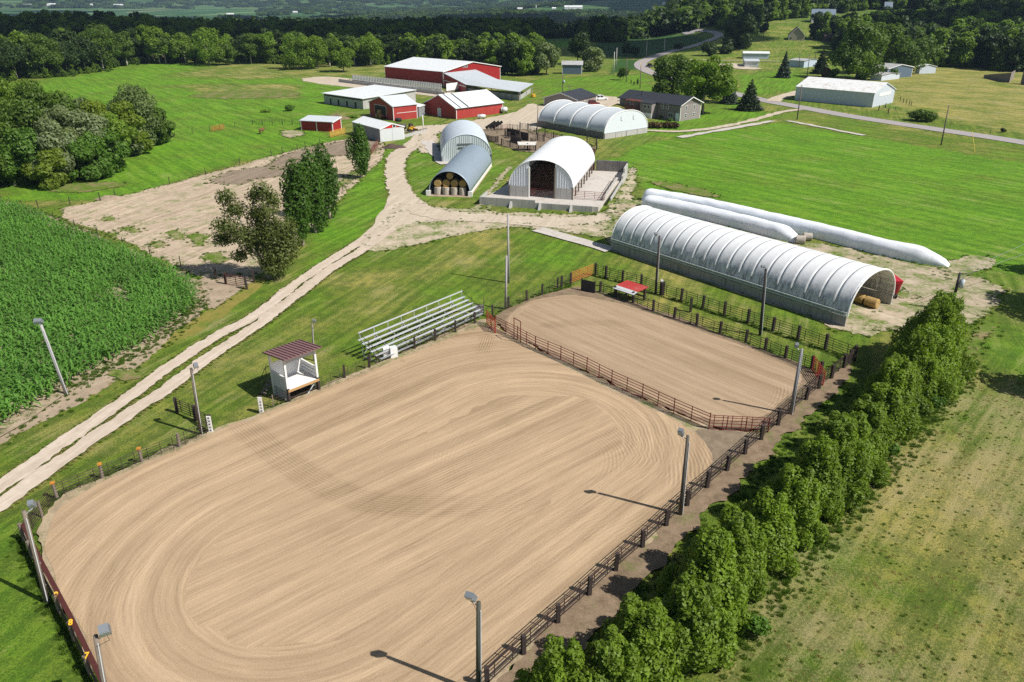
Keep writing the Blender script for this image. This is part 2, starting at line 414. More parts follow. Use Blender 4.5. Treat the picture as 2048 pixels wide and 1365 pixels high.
def patch(name, P, mat, amp=.4, step=.45, round_=1, grid=None):
    W = rounded(wpoly(P), round_) if round_ else wpoly(P)
    W = ragged(W, step, amp, len(name)+_lev[0]) if amp else W
    EDGES.append((name, W))
    o = inst(name, flat_mesh(name, W, mat, lev(), grid)); return tag(o, kind='structure')
def strip(name, P, width, mat, amp=.15, step=.8, world=False, z=None, smooth=2.0):
    """road or track along a line of photograph points; follows the terrain"""
    L = smooth_line([tuple(p[:2]) if world else tuple(G(*p)[:2]) for p in P], smooth); n = len(L); d = np.gradient(L, axis=0); d /= np.linalg.norm(d, axis=1)[:, None]+1e-9
    nr = np.stack([-d[:, 1], d[:, 0]], 1); w = np.interp(np.linspace(0, 1, n), np.linspace(0, 1, len(width)), width) if isinstance(width, (list, tuple)) else np.full(n, width)
    j = np.array([[mnoise.noise(Vector((x*.4, y*.4, s)))*amp*1.5+mnoise.noise(Vector((x*1.6, y*1.6, s)))*amp*1.3+mnoise.noise(Vector((x*4.3, y*4.3, s)))*amp*.9 for s in (1, 9)] for x, y in L])
    z = lev() if z is None else z; cols = np.linspace(-.5, .5, 5); V = []
    for c in cols:
        o = w*c+(j[:, 0]*(c+.5)+j[:, 1]*(c-.5)); q = L+nr*o[:, None]; V.append(np.c_[q, hz(q[:, 0], q[:, 1])+z+np.maximum(0, (q[:, 1]-260)*.0006)])
    V = np.concatenate(V); k = np.arange(n-1); F = np.concatenate([np.stack([c*n+k, c*n+k+1, (c+1)*n+k+1, (c+1)*n+k], 1) for c in range(4)])
    me = npmesh(name, V, F[:, ::-1], mat); o = inst(name, me); return tag(o, kind='structure')

# ---- dirt, gravel, tracks
patch('corn_soil', [(-260, 400), (0, 398), (70, 418), (240, 490), (395, 560), (425, 590), (408, 625), (320, 700), (190, 790), (60, 860), (-260, 1010)], m_soil, .5)
patch('weedy_strip', [(395, 632), (530, 545), (545, 556), (420, 655), (330, 700), (320, 690)], m_yellowgreen, .35)
patch('dirt_paddock', [(88, 424), (230, 396), (350, 366), (480, 330), (650, 285), (735, 272), (772, 285), (765, 320), (705, 372), (650, 430), (575, 505), (520, 552), (450, 566), (385, 552), (250, 480)], m_dirt, .5, .6)
m_mud = dirt_mat('dark_mud', (.10, .075, .055), (.36, .285, .21), .25, PAD, 1.6, .14)
m_weedy = dirt_mat('weed_patch', (.22, .17, .10), (.46, .37, .24), .86, PAD, 1.6)
patch('mud_patch', [(545, 318), (640, 290), (735, 276), (765, 290), (745, 312), (690, 310), (640, 318), (590, 330), (540, 345)], m_mud, 1.2)
patch('mud_patch', [(390, 366), (480, 338), (560, 330), (640, 345), (560, 352), (470, 372)], m_mud, 1.3)
patch('mud_patch', [(700, 345), (735, 330), (720, 355), (690, 372), (660, 380)], m_weedy, 1.0)
for P_ in ([(195, 441), (225, 433), (238, 438), (215, 445)], [(225, 458), (262, 452), (290, 462), (262, 468)], [(210, 470), (232, 466), (236, 474)], [(370, 468), (402, 464), (420, 480), (404, 495), (376, 486)], [(335, 460), (362, 466), (372, 482), (340, 478)], [(400, 512), (440, 505), (470, 520), (430, 530)], [(300, 480), (330, 488), (318, 500), (296, 492)]): patch('weed_patch', P_, m_weedy, .9)
patch('corner_dirt', [(390, 556), (470, 548), (520, 555), (470, 590), (415, 628), (410, 590)], m_soil, .3)
patch('gravel_yard', [(775, 445), (805, 405), (880, 418), (960, 418), (985, 425), (1090, 428), (1205, 432), (1238, 392), (1262, 330), (1275, 350), (1258, 420), (1240, 440), (1225, 475), (1130, 468), (1010, 452), (920, 470), (850, 485), (770, 505), (720, 498)], m_gravel2, .7)
patch('gravel_bank', [(800, 420), (880, 420), (1000, 432), (1200, 436), (1232, 410), (1230, 445), (1130, 455), (1010, 444), (880, 442), (800, 450), (770, 465), (760, 455)], m_gravel, .6)
patch('trampled_gravel', [(1236, 400), (1275, 402), (1300, 412), (1400, 432), (1500, 458), (1590, 484), (1680, 494), (1780, 520), (1890, 542), (1990, 560), (2010, 600), (1960, 650), (1850, 660), (1760, 668), (1690, 668), (1600, 620), (1300, 520), (1200, 480)], m_straw, .9)
patch('gravel_lot', [(1060, 205), (1085, 215), (1130, 200), (1190, 190), (1245, 196), (1245, 215), (1200, 225), (1090, 235), (1080, 268), (1000, 262), (985, 275), (960, 262), (870, 262), (880, 300), (850, 310), (830, 300), (846, 268), (800, 262), (830, 252), (900, 250), (1000, 232), (1040, 222)], m_gravel, .5)
patch('manure_yard', [(945, 262), (990, 256), (1080, 262), (1190, 290), (1190, 310), (1150, 300), (1060, 310), (980, 285)], m_grit, .6)
patch('feed_lot', [(590, 160), (640, 153), (700, 157), (880, 180), (985, 205), (960, 215), (860, 190), (660, 172)], m_gravel, .5)
patch('bare_patch', [(370, 192), (440, 182), (520, 180), (600, 184), (600, 194), (540, 196), (470, 199), (400, 198)], m_sparse, 1.6)
patch('bare_patch', [(560, 262), (600, 262), (615, 272), (570, 278)], m_straw, .7)
patch('bare_patch', [(90, 375), (180, 365), (270, 368), (180, 385), (110, 388)], m_sparse, .6)
patch('bare_patch', [(210, 745), (260, 740), (290, 752), (240, 765)], m_sparse, .5)
patch('bare_patch', [(1870, 530), (1950, 510), (2000, 525), (1960, 545), (1900, 552)], m_straw, .6)
patch('bare_patch', [(1290, 365), (1330, 362), (1440, 390), (1430, 398), (1360, 385)], m_sparse, .5)
patch('bare_patch', [(1170, 228), (1200, 226), (1200, 234), (1180, 234)], m_gravel, .3)
patch('bare_patch', [(1960, 640), (2000, 650), (1960, 690), (1925, 735), (1905, 760), (1935, 700)], m_sparse, .6)
strip('driveway', [(1150, 452), (1000, 440), (880, 432), (818, 405), (796, 372), (790, 335), (800, 310), (830, 288), (850, 270)], [5, 5, 5, 4.5, 4.2, 4.4, 5, 5], m_gravel, .4, smooth=.5)
strip('driveway', [(805, 385), (790, 420), (755, 468), (720, 495)], [4.5, 4.2, 4], m_gravel, .25)
strip('wheel_track', [(-160, 1060), (0, 975), (100, 905), (210, 830), (330, 742), (430, 676), (512, 632), (587, 573), (662, 522), (724, 482), (770, 446)], 1.7, m_track, .15, smooth=.35)
strip('wheel_track', [(-160, 1120), (0, 1012), (100, 940), (210, 862), (330, 782), (430, 708), (512, 654), (587, 597), (662, 539), (724, 502), (785, 458)], 1.7, m_track, .15, smooth=.35)
strip('wheel_track', [(-60, 905), (40, 842), (130, 782)], [1.2, 1.3, .9], m_soil, .3)
strip('wheel_track', [(948, 425), (975, 390), (1008, 350), (1020, 335)], 1.0, m_straw, .45, smooth=.4)
strip('wheel_track', [(968, 425), (1000, 390), (1030, 350)], .9, m_straw, .45, smooth=.4)
strip('concrete_path', [(1075, 460), (1140, 478), (1222, 502)], 2.6, m_pad, .12)
strip('concrete_path', [(855, 283), (870, 305), (892, 330)], 3.0, m_pad, .4)
strip('concrete_path', [(1358, 276), (1450, 260), (1545, 243)], 2.2, m_pad, .4)
strip('concrete_path', [(1575, 243), (1640, 255), (1728, 272)], 1.6, m_pad, .4)
strip('gravel_lane', [(1285, 262), (1360, 264), (1430, 257), (1500, 243), (1560, 226), (1600, 220)], 2.6, m_gravel, .4)
strip('road', [(2500, 366), (2200, 315), (2048, 286), (1850, 256), (1700, 233), (1590, 213), (1530, 202), (1460, 186), (1400, 174), (1340, 158), (1300, 145), (1281, 133), (1290, 122), (1335, 106), (1390, 92), (1428, 78), (1438, 72), (1426, 65), (1400, 62), (1360, 61)], 6.6, m_asphalt, .05, z=.10)
strip('road', [(1392, 57), (1365, 62), (1325, 65), (1285, 67), (1200, 69)], 5.0, m_asphalt, .05, z=.12)
strip('gravel_lane', [(1545, 204), (1558, 197), (1580, 190), (1600, 184)], 5, m_gravel, .3)
strip('gravel_lane', [(1380, 121), (1440, 122), (1500, 123), (1560, 124)], 2.2, m_gravel, .1)
patch('gravel_lot', [(1425, 129), (1480, 127), (1490, 134), (1530, 138), (1500, 141), (1440, 135)], m_gravel, .5)
strip('gravel_lane', [(1625, 47), (1680, 46), (1720, 38), (1750, 30)], [14, 7, 5], m_gravel, .3)
strip('lane_marking', [(1400, 174), (1340, 158), (1300, 145), (1281, 133), (1290, 122), (1335, 106), (1390, 92), (1428, 78)], .22, M('road_paint_yellow', (.6, .4, .05)), 0, z=.115)
m_lawn = grass_mat(); m_lawn.name = 'clearing_turf'

# ---- the two sand arenas: grooves of the harrow follow racetrack loops
E1 = (G(1640, 781)-G(1047, 1312)); E1.z = 0; E1.normalize()
def sand_mat(name, lo, hi, c0, c1, gain=1.0):
    """harrowed sand: grooves follow a racetrack loop round the ground segment c0-c1, with one later pass laid across (vertex attributes)"""
    m, nt, b = NT(name); p = pos(nt); c0 = Vector(c0[:2]); c1 = Vector(c1[:2]); L = (c1-c0).length; an = math.atan2(c1.y-c0.y, c1.x-c0.x)
    sb = N(nt, 'ShaderNodeVectorMath', operation='SUBTRACT'); nt.links.new(N(nt, 'ShaderNodeNewGeometry').outputs['Position'], sb.inputs[0]); sb.inputs[1].default_value = (c0.x, c0.y, 0)
    ro = N(nt, 'ShaderNodeVectorRotate', rotation_type='Z_AXIS'); ro.inputs['Angle'].default_value = -an; nt.links.new(sb.outputs[0], ro.inputs['Vector']); s = N(nt, 'ShaderNodeSeparateXYZ'); nt.links.new(ro.outputs[0], s.inputs[0]); tt, pp = s.outputs[0], s.outputs[1]
    over = mth(nt, 'SUBTRACT', mth(nt, 'MAXIMUM', mth(nt, 'SUBTRACT', tt, L), 0), mth(nt, 'MAXIMUM', mth(nt, 'MULTIPLY', tt, -1), 0))
    u = mth(nt, 'SQRT', mth(nt, 'ADD', mth(nt, 'MULTIPLY', over, over), mth(nt, 'MULTIPLY', pp, pp)))
    cap = mth(nt, 'DIVIDE', mth(nt, 'ABSOLUTE', over), mth(nt, 'ADD', u, .6), clamp=True)
    th = mth(nt, 'ARCTAN2', over, mth(nt, 'ABSOLUTE', pp)); wp = mth(nt, 'MULTIPLY', mth(nt, 'SUBTRACT', noise(nt, .045, 3, .5, p), .5), 7.0); v = mth(nt, 'ADD', mth(nt, 'SUBTRACT', tt, over), mth(nt, 'MULTIPLY', th, u)); 
    t = attr(nt, 'pass'); tm = attr(nt, 'pass_on')
    cx = N(nt, 'ShaderNodeCombineXYZ'); 
    isin = ramp(nt, mth(nt, 'ADD', mth(nt, 'DIVIDE', u, 14), mth(nt, 'MULTIPLY', mth(nt, 'SUBTRACT', noise(nt, .12, 3, .6, p), .5), .35)), [(0, (1, 1, 1)), (.51, (0, 0, 0))], 'CONSTANT')
    def fmix(f, a_, b_):
        q = N(nt, 'ShaderNodeMix', data_type='FLOAT'); nt.links.new(f, q.inputs[0]); nt.links.new(a_, q.inputs[2]); nt.links.new(b_, q.inputs[3]); return q.outputs[0]
    sl0 = N(nt, 'ShaderNodeVectorRotate', rotation_type='Z_AXIS'); sl0.inputs['Angle'].default_value = .10; nt.links.new(ro.outputs[0], sl0.inputs['Vector']); s0 = N(nt, 'ShaderNodeSeparateXYZ'); nt.links.new(sl0.outputs[0], s0.inputs[0])
    nt.links.new(fmix(isin, u, mth(nt, 'ADD', s0.outputs[1], 57)), cx.inputs[0]); nt.links.new(fmix(isin, v, s0.outputs[0]), cx.inputs[1])
    def uvn(su, sv, off, det=4, dist=.0):
        mp = N(nt, 'ShaderNodeMapping'); mp.inputs['Scale'].default_value = (su, sv, 1); mp.inputs['Location'].default_value = (off, off, off)
        nt.links.new(cx.outputs[0], mp.inputs['Vector']); return noise(nt, 1.0, det, .65, mp.outputs[0], dist)
    u = mth(nt, 'ADD', u, wp); un = mth(nt, 'ADD', u, mth(nt, 'MULTIPLY', mth(nt, 'SUBTRACT', uvn(.35, .05, 3), .5), 1.6))
    gro = mth(nt, 'COSINE', mth(nt, 'MULTIPLY', un, 2*math.pi/.31))
    right = ramp(nt, mth(nt, 'DIVIDE', mth(nt, 'SUBTRACT', tt, L*.55), L), [(.0, (0, 0, 0)), (.5, (1, 1, 1))])
    w = mth(nt, 'ADD', mth(nt, 'MULTIPLY', uvn(.42, .020, 11, 4), .8), mth(nt, 'ADD', mth(nt, 'MULTIPLY', noise(nt, .10, 3, .6, p), .5), mth(nt, 'MULTIPLY', cap, mth(nt, 'ADD', mth(nt, 'MULTIPLY', right, .20), .02))))
    gro = mth(nt, 'MULTIPLY', gro, mth(nt, 'MULTIPLY', ramp(nt, w, [(.64, (.10,)*3), (.90, (1, 1, 1))]), ramp(nt, mth(nt, 'DIVIDE', u, 10), [(.15, (.0,)*3), (.6, (1, 1, 1))])))
    # a second set of turns cutting across the first, and straight passes inside the loop
    cv = N(nt, 'ShaderNodeVectorMath', operation='DISTANCE'); nt.links.new(ro.outputs[0], cv.inputs[0]); cv.inputs[1].default_value = (L*.86, -2.5, 0)
    g2 = mth(nt, 'COSINE', mth(nt, 'MULTIPLY', mth(nt, 'ADD', cv.outputs['Value'], mth(nt, 'MULTIPLY', noise(nt, .2, 2, .5, p), .8)), 2*math.pi/.33))
    m2 = mth(nt, 'MULTIPLY', ramp(nt, mth(nt, 'DIVIDE', cv.outputs['Value'], 20), [(.2, (0, 0, 0)), (.4, (1, 1, 1))]), mth(nt, 'MULTIPLY', ramp(nt, mth(nt, 'ADD', noise(nt, .13, 4, .6, p), mth(nt, 'MULTIPLY', right, .12)), [(.56, (0, 0, 0)), (.62, (1, 1, 1))]), right))
    sl = N(nt, 'ShaderNodeVectorRotate', rotation_type='Z_AXIS'); sl.inputs['Angle'].default_value = .16; nt.links.new(ro.outputs[0], sl.inputs['Vector']); s3 = N(nt, 'ShaderNodeSeparateXYZ'); nt.links.new(sl.outputs[0], s3.inputs[0])
    g3 = mth(nt, 'MULTIPLY', mth(nt, 'COSINE', mth(nt, 'MULTIPLY', mth(nt, 'ADD', s3.outputs[1], mth(nt, 'MULTIPLY', noise(nt, .25, 2, .5, p), .5)), 2*math.pi/.30)), ramp(nt, noise(nt, .5, 4, .6, pos(nt, .12, .9, 1, -an-.16)), [(.52, (0, 0, 0)), (.66, (.7, .7, .7))]))
    inn = ramp(nt, mth(nt, 'DIVIDE', u, 14), [(.35, (1, 1, 1)), (.75, (0, 0, 0))])
    gro = fmix(isin, gro, g3); gro = fmix(m2, gro, mth(nt, 'MULTIPLY', g2, .9))
    gt = mth(nt, 'SINE', mth(nt, 'MULTIPLY', t, 2*math.pi/.27))
    g = N(nt, 'ShaderNodeMix', data_type='FLOAT'); nt.links.new(tm, g.inputs[0]); nt.links.new(gro, g.inputs[2]); nt.links.new(gt, g.inputs[3]); g = g.outputs[0]
    band = uvn(.80, .018, 5, 6); fine = uvn(4.2, .26, 8, 6); speck = noise(nt, 9, 4, .8, p); big = noise(nt, .07, 4, .6, p)
    k = mth(nt, 'ADD', mth(nt, 'MULTIPLY', band, .85), mth(nt, 'ADD', mth(nt, 'MULTIPLY', fine, .42), mth(nt, 'MULTIPLY', big, .30)))
    k = mth(nt, 'ADD', k, mth(nt, 'MULTIPLY', mth(nt, 'SUBTRACT', speck, .5), .30))
    k = mth(nt, 'ADD', k, mth(nt, 'MULTIPLY', g, .035)); k = mth(nt, 'SUBTRACT', k, mth(nt, 'MULTIPLY', tm, .07))
    c = ramp(nt, k, [(.52, lo), (.76, tuple((a+d)/2 for a, d in zip(lo, hi))), (1.0, hi)])
    clod = ramp(nt, noise(nt, 3.1, 6, .9, p), [(.665, (1, 1, 1)), (.73, (.45, .42, .4))]); c = mix(nt, 1.0, c, clod, 'MULTIPLY')
    nt.links.new(c, b.inputs['Base Color']); b.inputs['Roughness'].default_value = .95; b.inputs['Specular IOR Level'].default_value = .08
    bump(nt, b, mth(nt, 'ADD', mth(nt, 'MULTIPLY', g, .40*gain), mth(nt, 'ADD', mth(nt, 'MULTIPLY', fine, 1.3), mth(nt, 'MULTIPLY', speck, .9))), .9, .034)
    return m
def passes(A, extra):
    """signed distance to single harrow passes laid over the loops, and a mask"""
    r = {'pass': np.full(len(A), 9.), 'pass_on': np.zeros(len(A))}
    for ln, hw in extra:
        dd, ss, aa = seg_dist(A, smooth_line(wpoly(ln), 1.0)); near = dd < hw+1.2; r['pass'] = np.where(near, dd*ss, r['pass']); r['pass_on'] = np.where(near, np.clip((hw-dd)/.35, 0, 1)*np.clip((aa.max()-aa)/(.45*aa.max()), 0, 1), r['pass_on'])
    return r
patch('arena_fringe', [(60, 1085), (105, 1005), (205, 958), (430, 862), (462, 845), (500, 838), (530, 822), (590, 800), (690, 755), (830, 698), (952, 645), (985, 640), (1005, 668), (1410, 862), (1520, 868), (1545, 862), (1420, 990), (1320, 1075), (1150, 1230), (980, 1385), (900, 1480), (250, 1480)], m_fringe, .35)
patch('grey_grit', [(1385, 860), (1425, 866), (1530, 870), (1480, 925), (1400, 1000), (1395, 930)], m_grit, .3)
patch('fence_line_mulch', [(930, 1480), (1045, 1300), (1180, 1180), (1330, 1045), (1480, 905), (1640, 768), (1690, 728), (1712, 742), (1650, 805), (1560, 888), (1450, 1000), (1340, 1110), (1220, 1240), (1110, 1360), (1050, 1480)], m_mulch, .5)
W = ragged(rounded(wpoly([(82, 1085), (125, 1012), (206, 968), (430, 872), (466, 848), (500, 846), (530, 832), (580, 810), (690, 765), (830, 708), (952, 655), (985, 655), (1010, 676), (1210, 778), (1380, 858), (1420, 905), (1425, 935), (1385, 985), (1250, 1105), (1040, 1290), (920, 1400), (850, 1500), (290, 1500), (215, 1380), (130, 1200)]), 1), .4, .16, 3)
EXIT = [(470, 838), (500, 865), (560, 918), (640, 970), (720, 1003), (800, 1016), (880, 1018), (980, 1012), (1100, 990), (1220, 950)]
me = flat_mesh('arena_sand', W, sand_mat('harrowed_sand', (.245, .168, .10), (.53, .39, .252), G(610, 1135), G(1075, 868)), lev()+.01, .45, attrs=lambda A: passes(A, [(EXIT, 1.5), ([(975, 678), (968, 700), (958, 716)], 1.0)]))
tag(inst('arena_sand', me), kind='structure')
patch('small_arena_fringe', [(985, 655), (1000, 628), (1060, 598), (1120, 584), (1170, 575), (1200, 588), (1270, 606), (1400, 655), (1580, 722), (1645, 752), (1648, 770), (1560, 845), (1520, 868), (1430, 862), (1200, 760)], m_mulch, .35)
W = ragged(rounded(wpoly([(1012, 664), (1010, 640), (1040, 612), (1110, 594), (1165, 594), (1260, 616), (1400, 664), (1560, 724), (1600, 748), (1606, 768), (1575, 800), (1525, 842), (1420, 850), (1290, 792), (1100, 704)]), 1), .4, .16, 5)
me = flat_mesh('small_arena_sand', W, sand_mat('small_arena_harrowed_sand', (.235, .162, .10), (.45, .335, .225), G(1150, 650), G(1500, 772)), lev()+.01, .45, attrs=lambda A: passes(A, [([(1095, 655), (1180, 648), (1290, 660), (1330, 690)], 1.1)]))
tag(inst('small_arena_sand', me), kind='structure')

# ---- the air: one box of even haze round camera and scene
mb = MB(); mb.box(-9600, 9600, -400, 9800, -75, 430); m = bpy.data.materials.new('haze_air'); m.use_nodes = True; m.node_tree.nodes.clear(); o_ = m.node_tree.nodes.new('ShaderNodeOutputMaterial'); v_ = m.node_tree.nodes.new('ShaderNodeVolumePrincipled')
v_.inputs['Density'].default_value = .00006; v_.inputs['Color'].default_value = (.50, .70, 1, 1); v_.inputs['Anisotropy'].default_value = 0.0; m.node_tree.links.new(v_.outputs[0], o_.inputs['Volume'])
tag(mb.build('haze', m), kind='stuff')

# ---- cumulus above and behind the picture: their shade lies over the woods and the crop field
def cloud(label, targets, hgt_, seed):
    g = np.random.default_rng(seed); V = []; F = []; off = np.array(SDIR)/SDIR.z*hgt_; bm = bmesh.new(); bmesh.ops.create_icosphere(bm, subdivisions=2, radius=1); bv = np.array([v.co[:] for v in bm.verts]); bf = [[v.index for v in f.verts] for f in bm.faces]; bm.free()
    for x, y, r in targets:
        for q in range(3):
            s = r*g.uniform(.7, 1.1) if q else r; c = np.array([x, y, float(hz(x, y))])+off+(np.array([g.normal(0, r*.3), g.normal(0, r*.3), r*.45*q]) if q else 0)
            k = len(V)*0+sum(len(a) for a in V); n = np.array([1+.22*mnoise.noise(Vector(b_)*2.1+Vector((x*.01, y*.01, q)))for b_ in bv]); V.append(bv*n[:, None]*np.array([s, s, s*.5])+c); F += [[i+k for i in f] for f in bf]
    o = inst('cloud', npmesh('cloud', np.concatenate(V), np.array(F), M('cloud_white', (.85, .86, .88), .9, .02, .01), True)); return tag(o, kind='structure')
g = np.random.default_rng(8); TG_ = [(x+g.normal(0, 8), y+g.normal(0, 8)+(x+100)*.10, 50) for x in range(-520, 70, 55) for y in (530, 595, 660, 730) if g.random() < .86]
TG_ += [(-330, 470, 50), (-285, 440, 45), (-400, 480, 60), (-250, 470, 40), (-470, 450, 70)]
cloud('', TG_, 720, 1)
cloud('', [(*G(*p)[:2], r) for p, r in (((1290, 100), 38), ((1240, 112), 26), ((1350, 88), 40), ((1400, 76), 40), ((1470, 78), 26), ((1205, 72), 26), ((1240, 62), 46), ((1310, 58), 50))], 720, 2)
cloud('', [(*G(*p)[:2], r) for p, r in (((1840, 88), 34), ((1900, 82), 36), ((1960, 78), 36), ((2020, 76), 36), ((2090, 76), 40), ((2140, 80), 30))], 720, 3)
TV = [(g.uniform(-.7, .25)*y, y, g.uniform(90, 190)) for y in g.uniform(1300, 3900, 34)]
cloud('', TV, 1300, 6)
cloud('', [(x, y, 420) for x, y in ((-1200, 6200), (-500, 6000), (100, 5900), (600, 6200), (-100, 7000), (500, 6900), (-900, 7000))], 2300, 4)
# ================================================================== BUILDINGS
def ribbed(name, col, pitch, ang=0.0, rough=.45, metal=0.0, depth=.02, vert=True, stain=None, stain_amt=.4, var=.1):
    """painted steel sheet with fine ribs: relief only (ribs here are one or two pixels wide)"""
    if name in MATS: return MATS[name]
    m, nt, b = NT(name); p = pos(nt, src='Object')
    n1 = noise(nt, .8, 5, .65, pos(nt)); c = mix(nt, n1, sc(col, 1-var), sc(col, 1+var))
    if stain:
        n2 = noise(nt, 1.0, 5, .75, pos(nt, .9, .9, .25)); c = mix(nt, ramp(nt, n2, [(.52, (0, 0, 0)), (.75, (stain_amt,)*3)]), c, stain)
    nt.links.new(c, b.inputs['Base Color']); b.inputs['Roughness'].default_value = rough; b.inputs['Metallic'].default_value = metal; b.inputs['Specular IOR Level'].default_value = .4
    s = N(nt, 'ShaderNodeSeparateXYZ'); nt.links.new(pos(nt, 1, 1, 1, -ang), s.inputs[0])
    w = mth(nt, 'POWER', mth(nt, 'ABSOLUTE', mth(nt, 'SINE', mth(nt, 'MULTIPLY', s.outputs[0], math.pi/pitch))), 6)
    bump(nt, b, w, .8, depth); MATS[name] = m; return m
WHITE = M('white_paint', (.78, .78, .76), .5, .06, 1.0)
WOOD = M('weathered_wood', (.19, .155, .125), .85, .35, 3, .02)
TIE = M('dark_tie_wood', (.045, .033, .030), .85, .4, 4, .02)
CONC = M('concrete_wall', (.42, .41, .39), .85, .16, 1.2, .01, stain=(.16, .15, .14), stain_amt=.6, streak=True)
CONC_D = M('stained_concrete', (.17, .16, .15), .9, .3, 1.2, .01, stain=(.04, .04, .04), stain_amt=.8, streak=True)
CONC_M = M('aged_concrete', (.33, .32, .30), .9, .25, 1.2, .01, stain=(.08, .08, .08), stain_amt=.7, streak=True)
STEEL = M('galvanised_steel', (.52, .54, .56), .45, .1, 2, metal=.6)
PIPE_D = M('dark_pipe', (.045, .028, .024), .6, .3, 4)
PIPE_R = M('maroon_pipe', (.16, .022, .018), .5, .25, 4)
PIPE_RED = M('red_gate_paint', (.36, .045, .03), .5, .2, 3)
PIPE_O = M('rusty_orange_pipe', (.42, .13, .035), .7, .3, 3)
GLASS = M('window_glass', (.05, .06, .075), .1, .1, 1)
RED = M('red_siding', (.30, .016, .018), .5, .10, .8, stain=(.22, .03, .03), stain_amt=.3, streak=True)
REDW = M('faded_red_siding', (.36, .040, .034), .55, .12, .8, stain=(.44, .10, .085), stain_amt=.4, streak=True)
ROOFW = M('white_steel_roof', (.74, .76, .77), .4, .05, .5, stain=(.55, .57, .58), stain_amt=.4, streak=False)
ROOFG = M('grey_steel_roof', (.56, .60, .63), .4, .07, .5, stain=(.42, .44, .46), stain_amt=.4)
DARK = M('dark_interior', (.05, .04, .035), .9, .3, 1)  # near black; on doorway panels it stands in for the shade inside
HAY = M('dry_hay', (.40, .265, .10), .95, .4, 6, .05)
HAYW = M('net_wrapped_hay', (.42, .38, .33), .9, .3, 5, .04)
TIRE = M('black_rubber', (.02, .02, .02), .8, .2, 3)

def frame(B, A, C):
    """local frame of a rectangular building: origin B, x towards A, y towards C; returns transform, length, width"""
    B = Vector(B); u = (Vector(A)-B); u.z = 0; L = u.length; u.normalize(); w = Vector((-u.y, u.x, 0)); d = Vector(C)-B; d.z = 0
    if w.dot(d) < 0: w = -w
    return (lambda x, y, z: (u.x*x+w.x*y, u.y*x+w.y*y, z)), L, abs(w.dot(d)), u, w

def corrugate(mb, T, x0, x1, z0, ztop, y, pitch=.9, proud=.05):
    """standing seams as geometry on a wall in the plane y"""
    n = max(1, int((x1-x0)/pitch))
    for i in range(1, n):
        x = x0+(x1-x0)*i/n; mb.box(x-.04, x+.04, y-proud, y, z0, ztop(x))

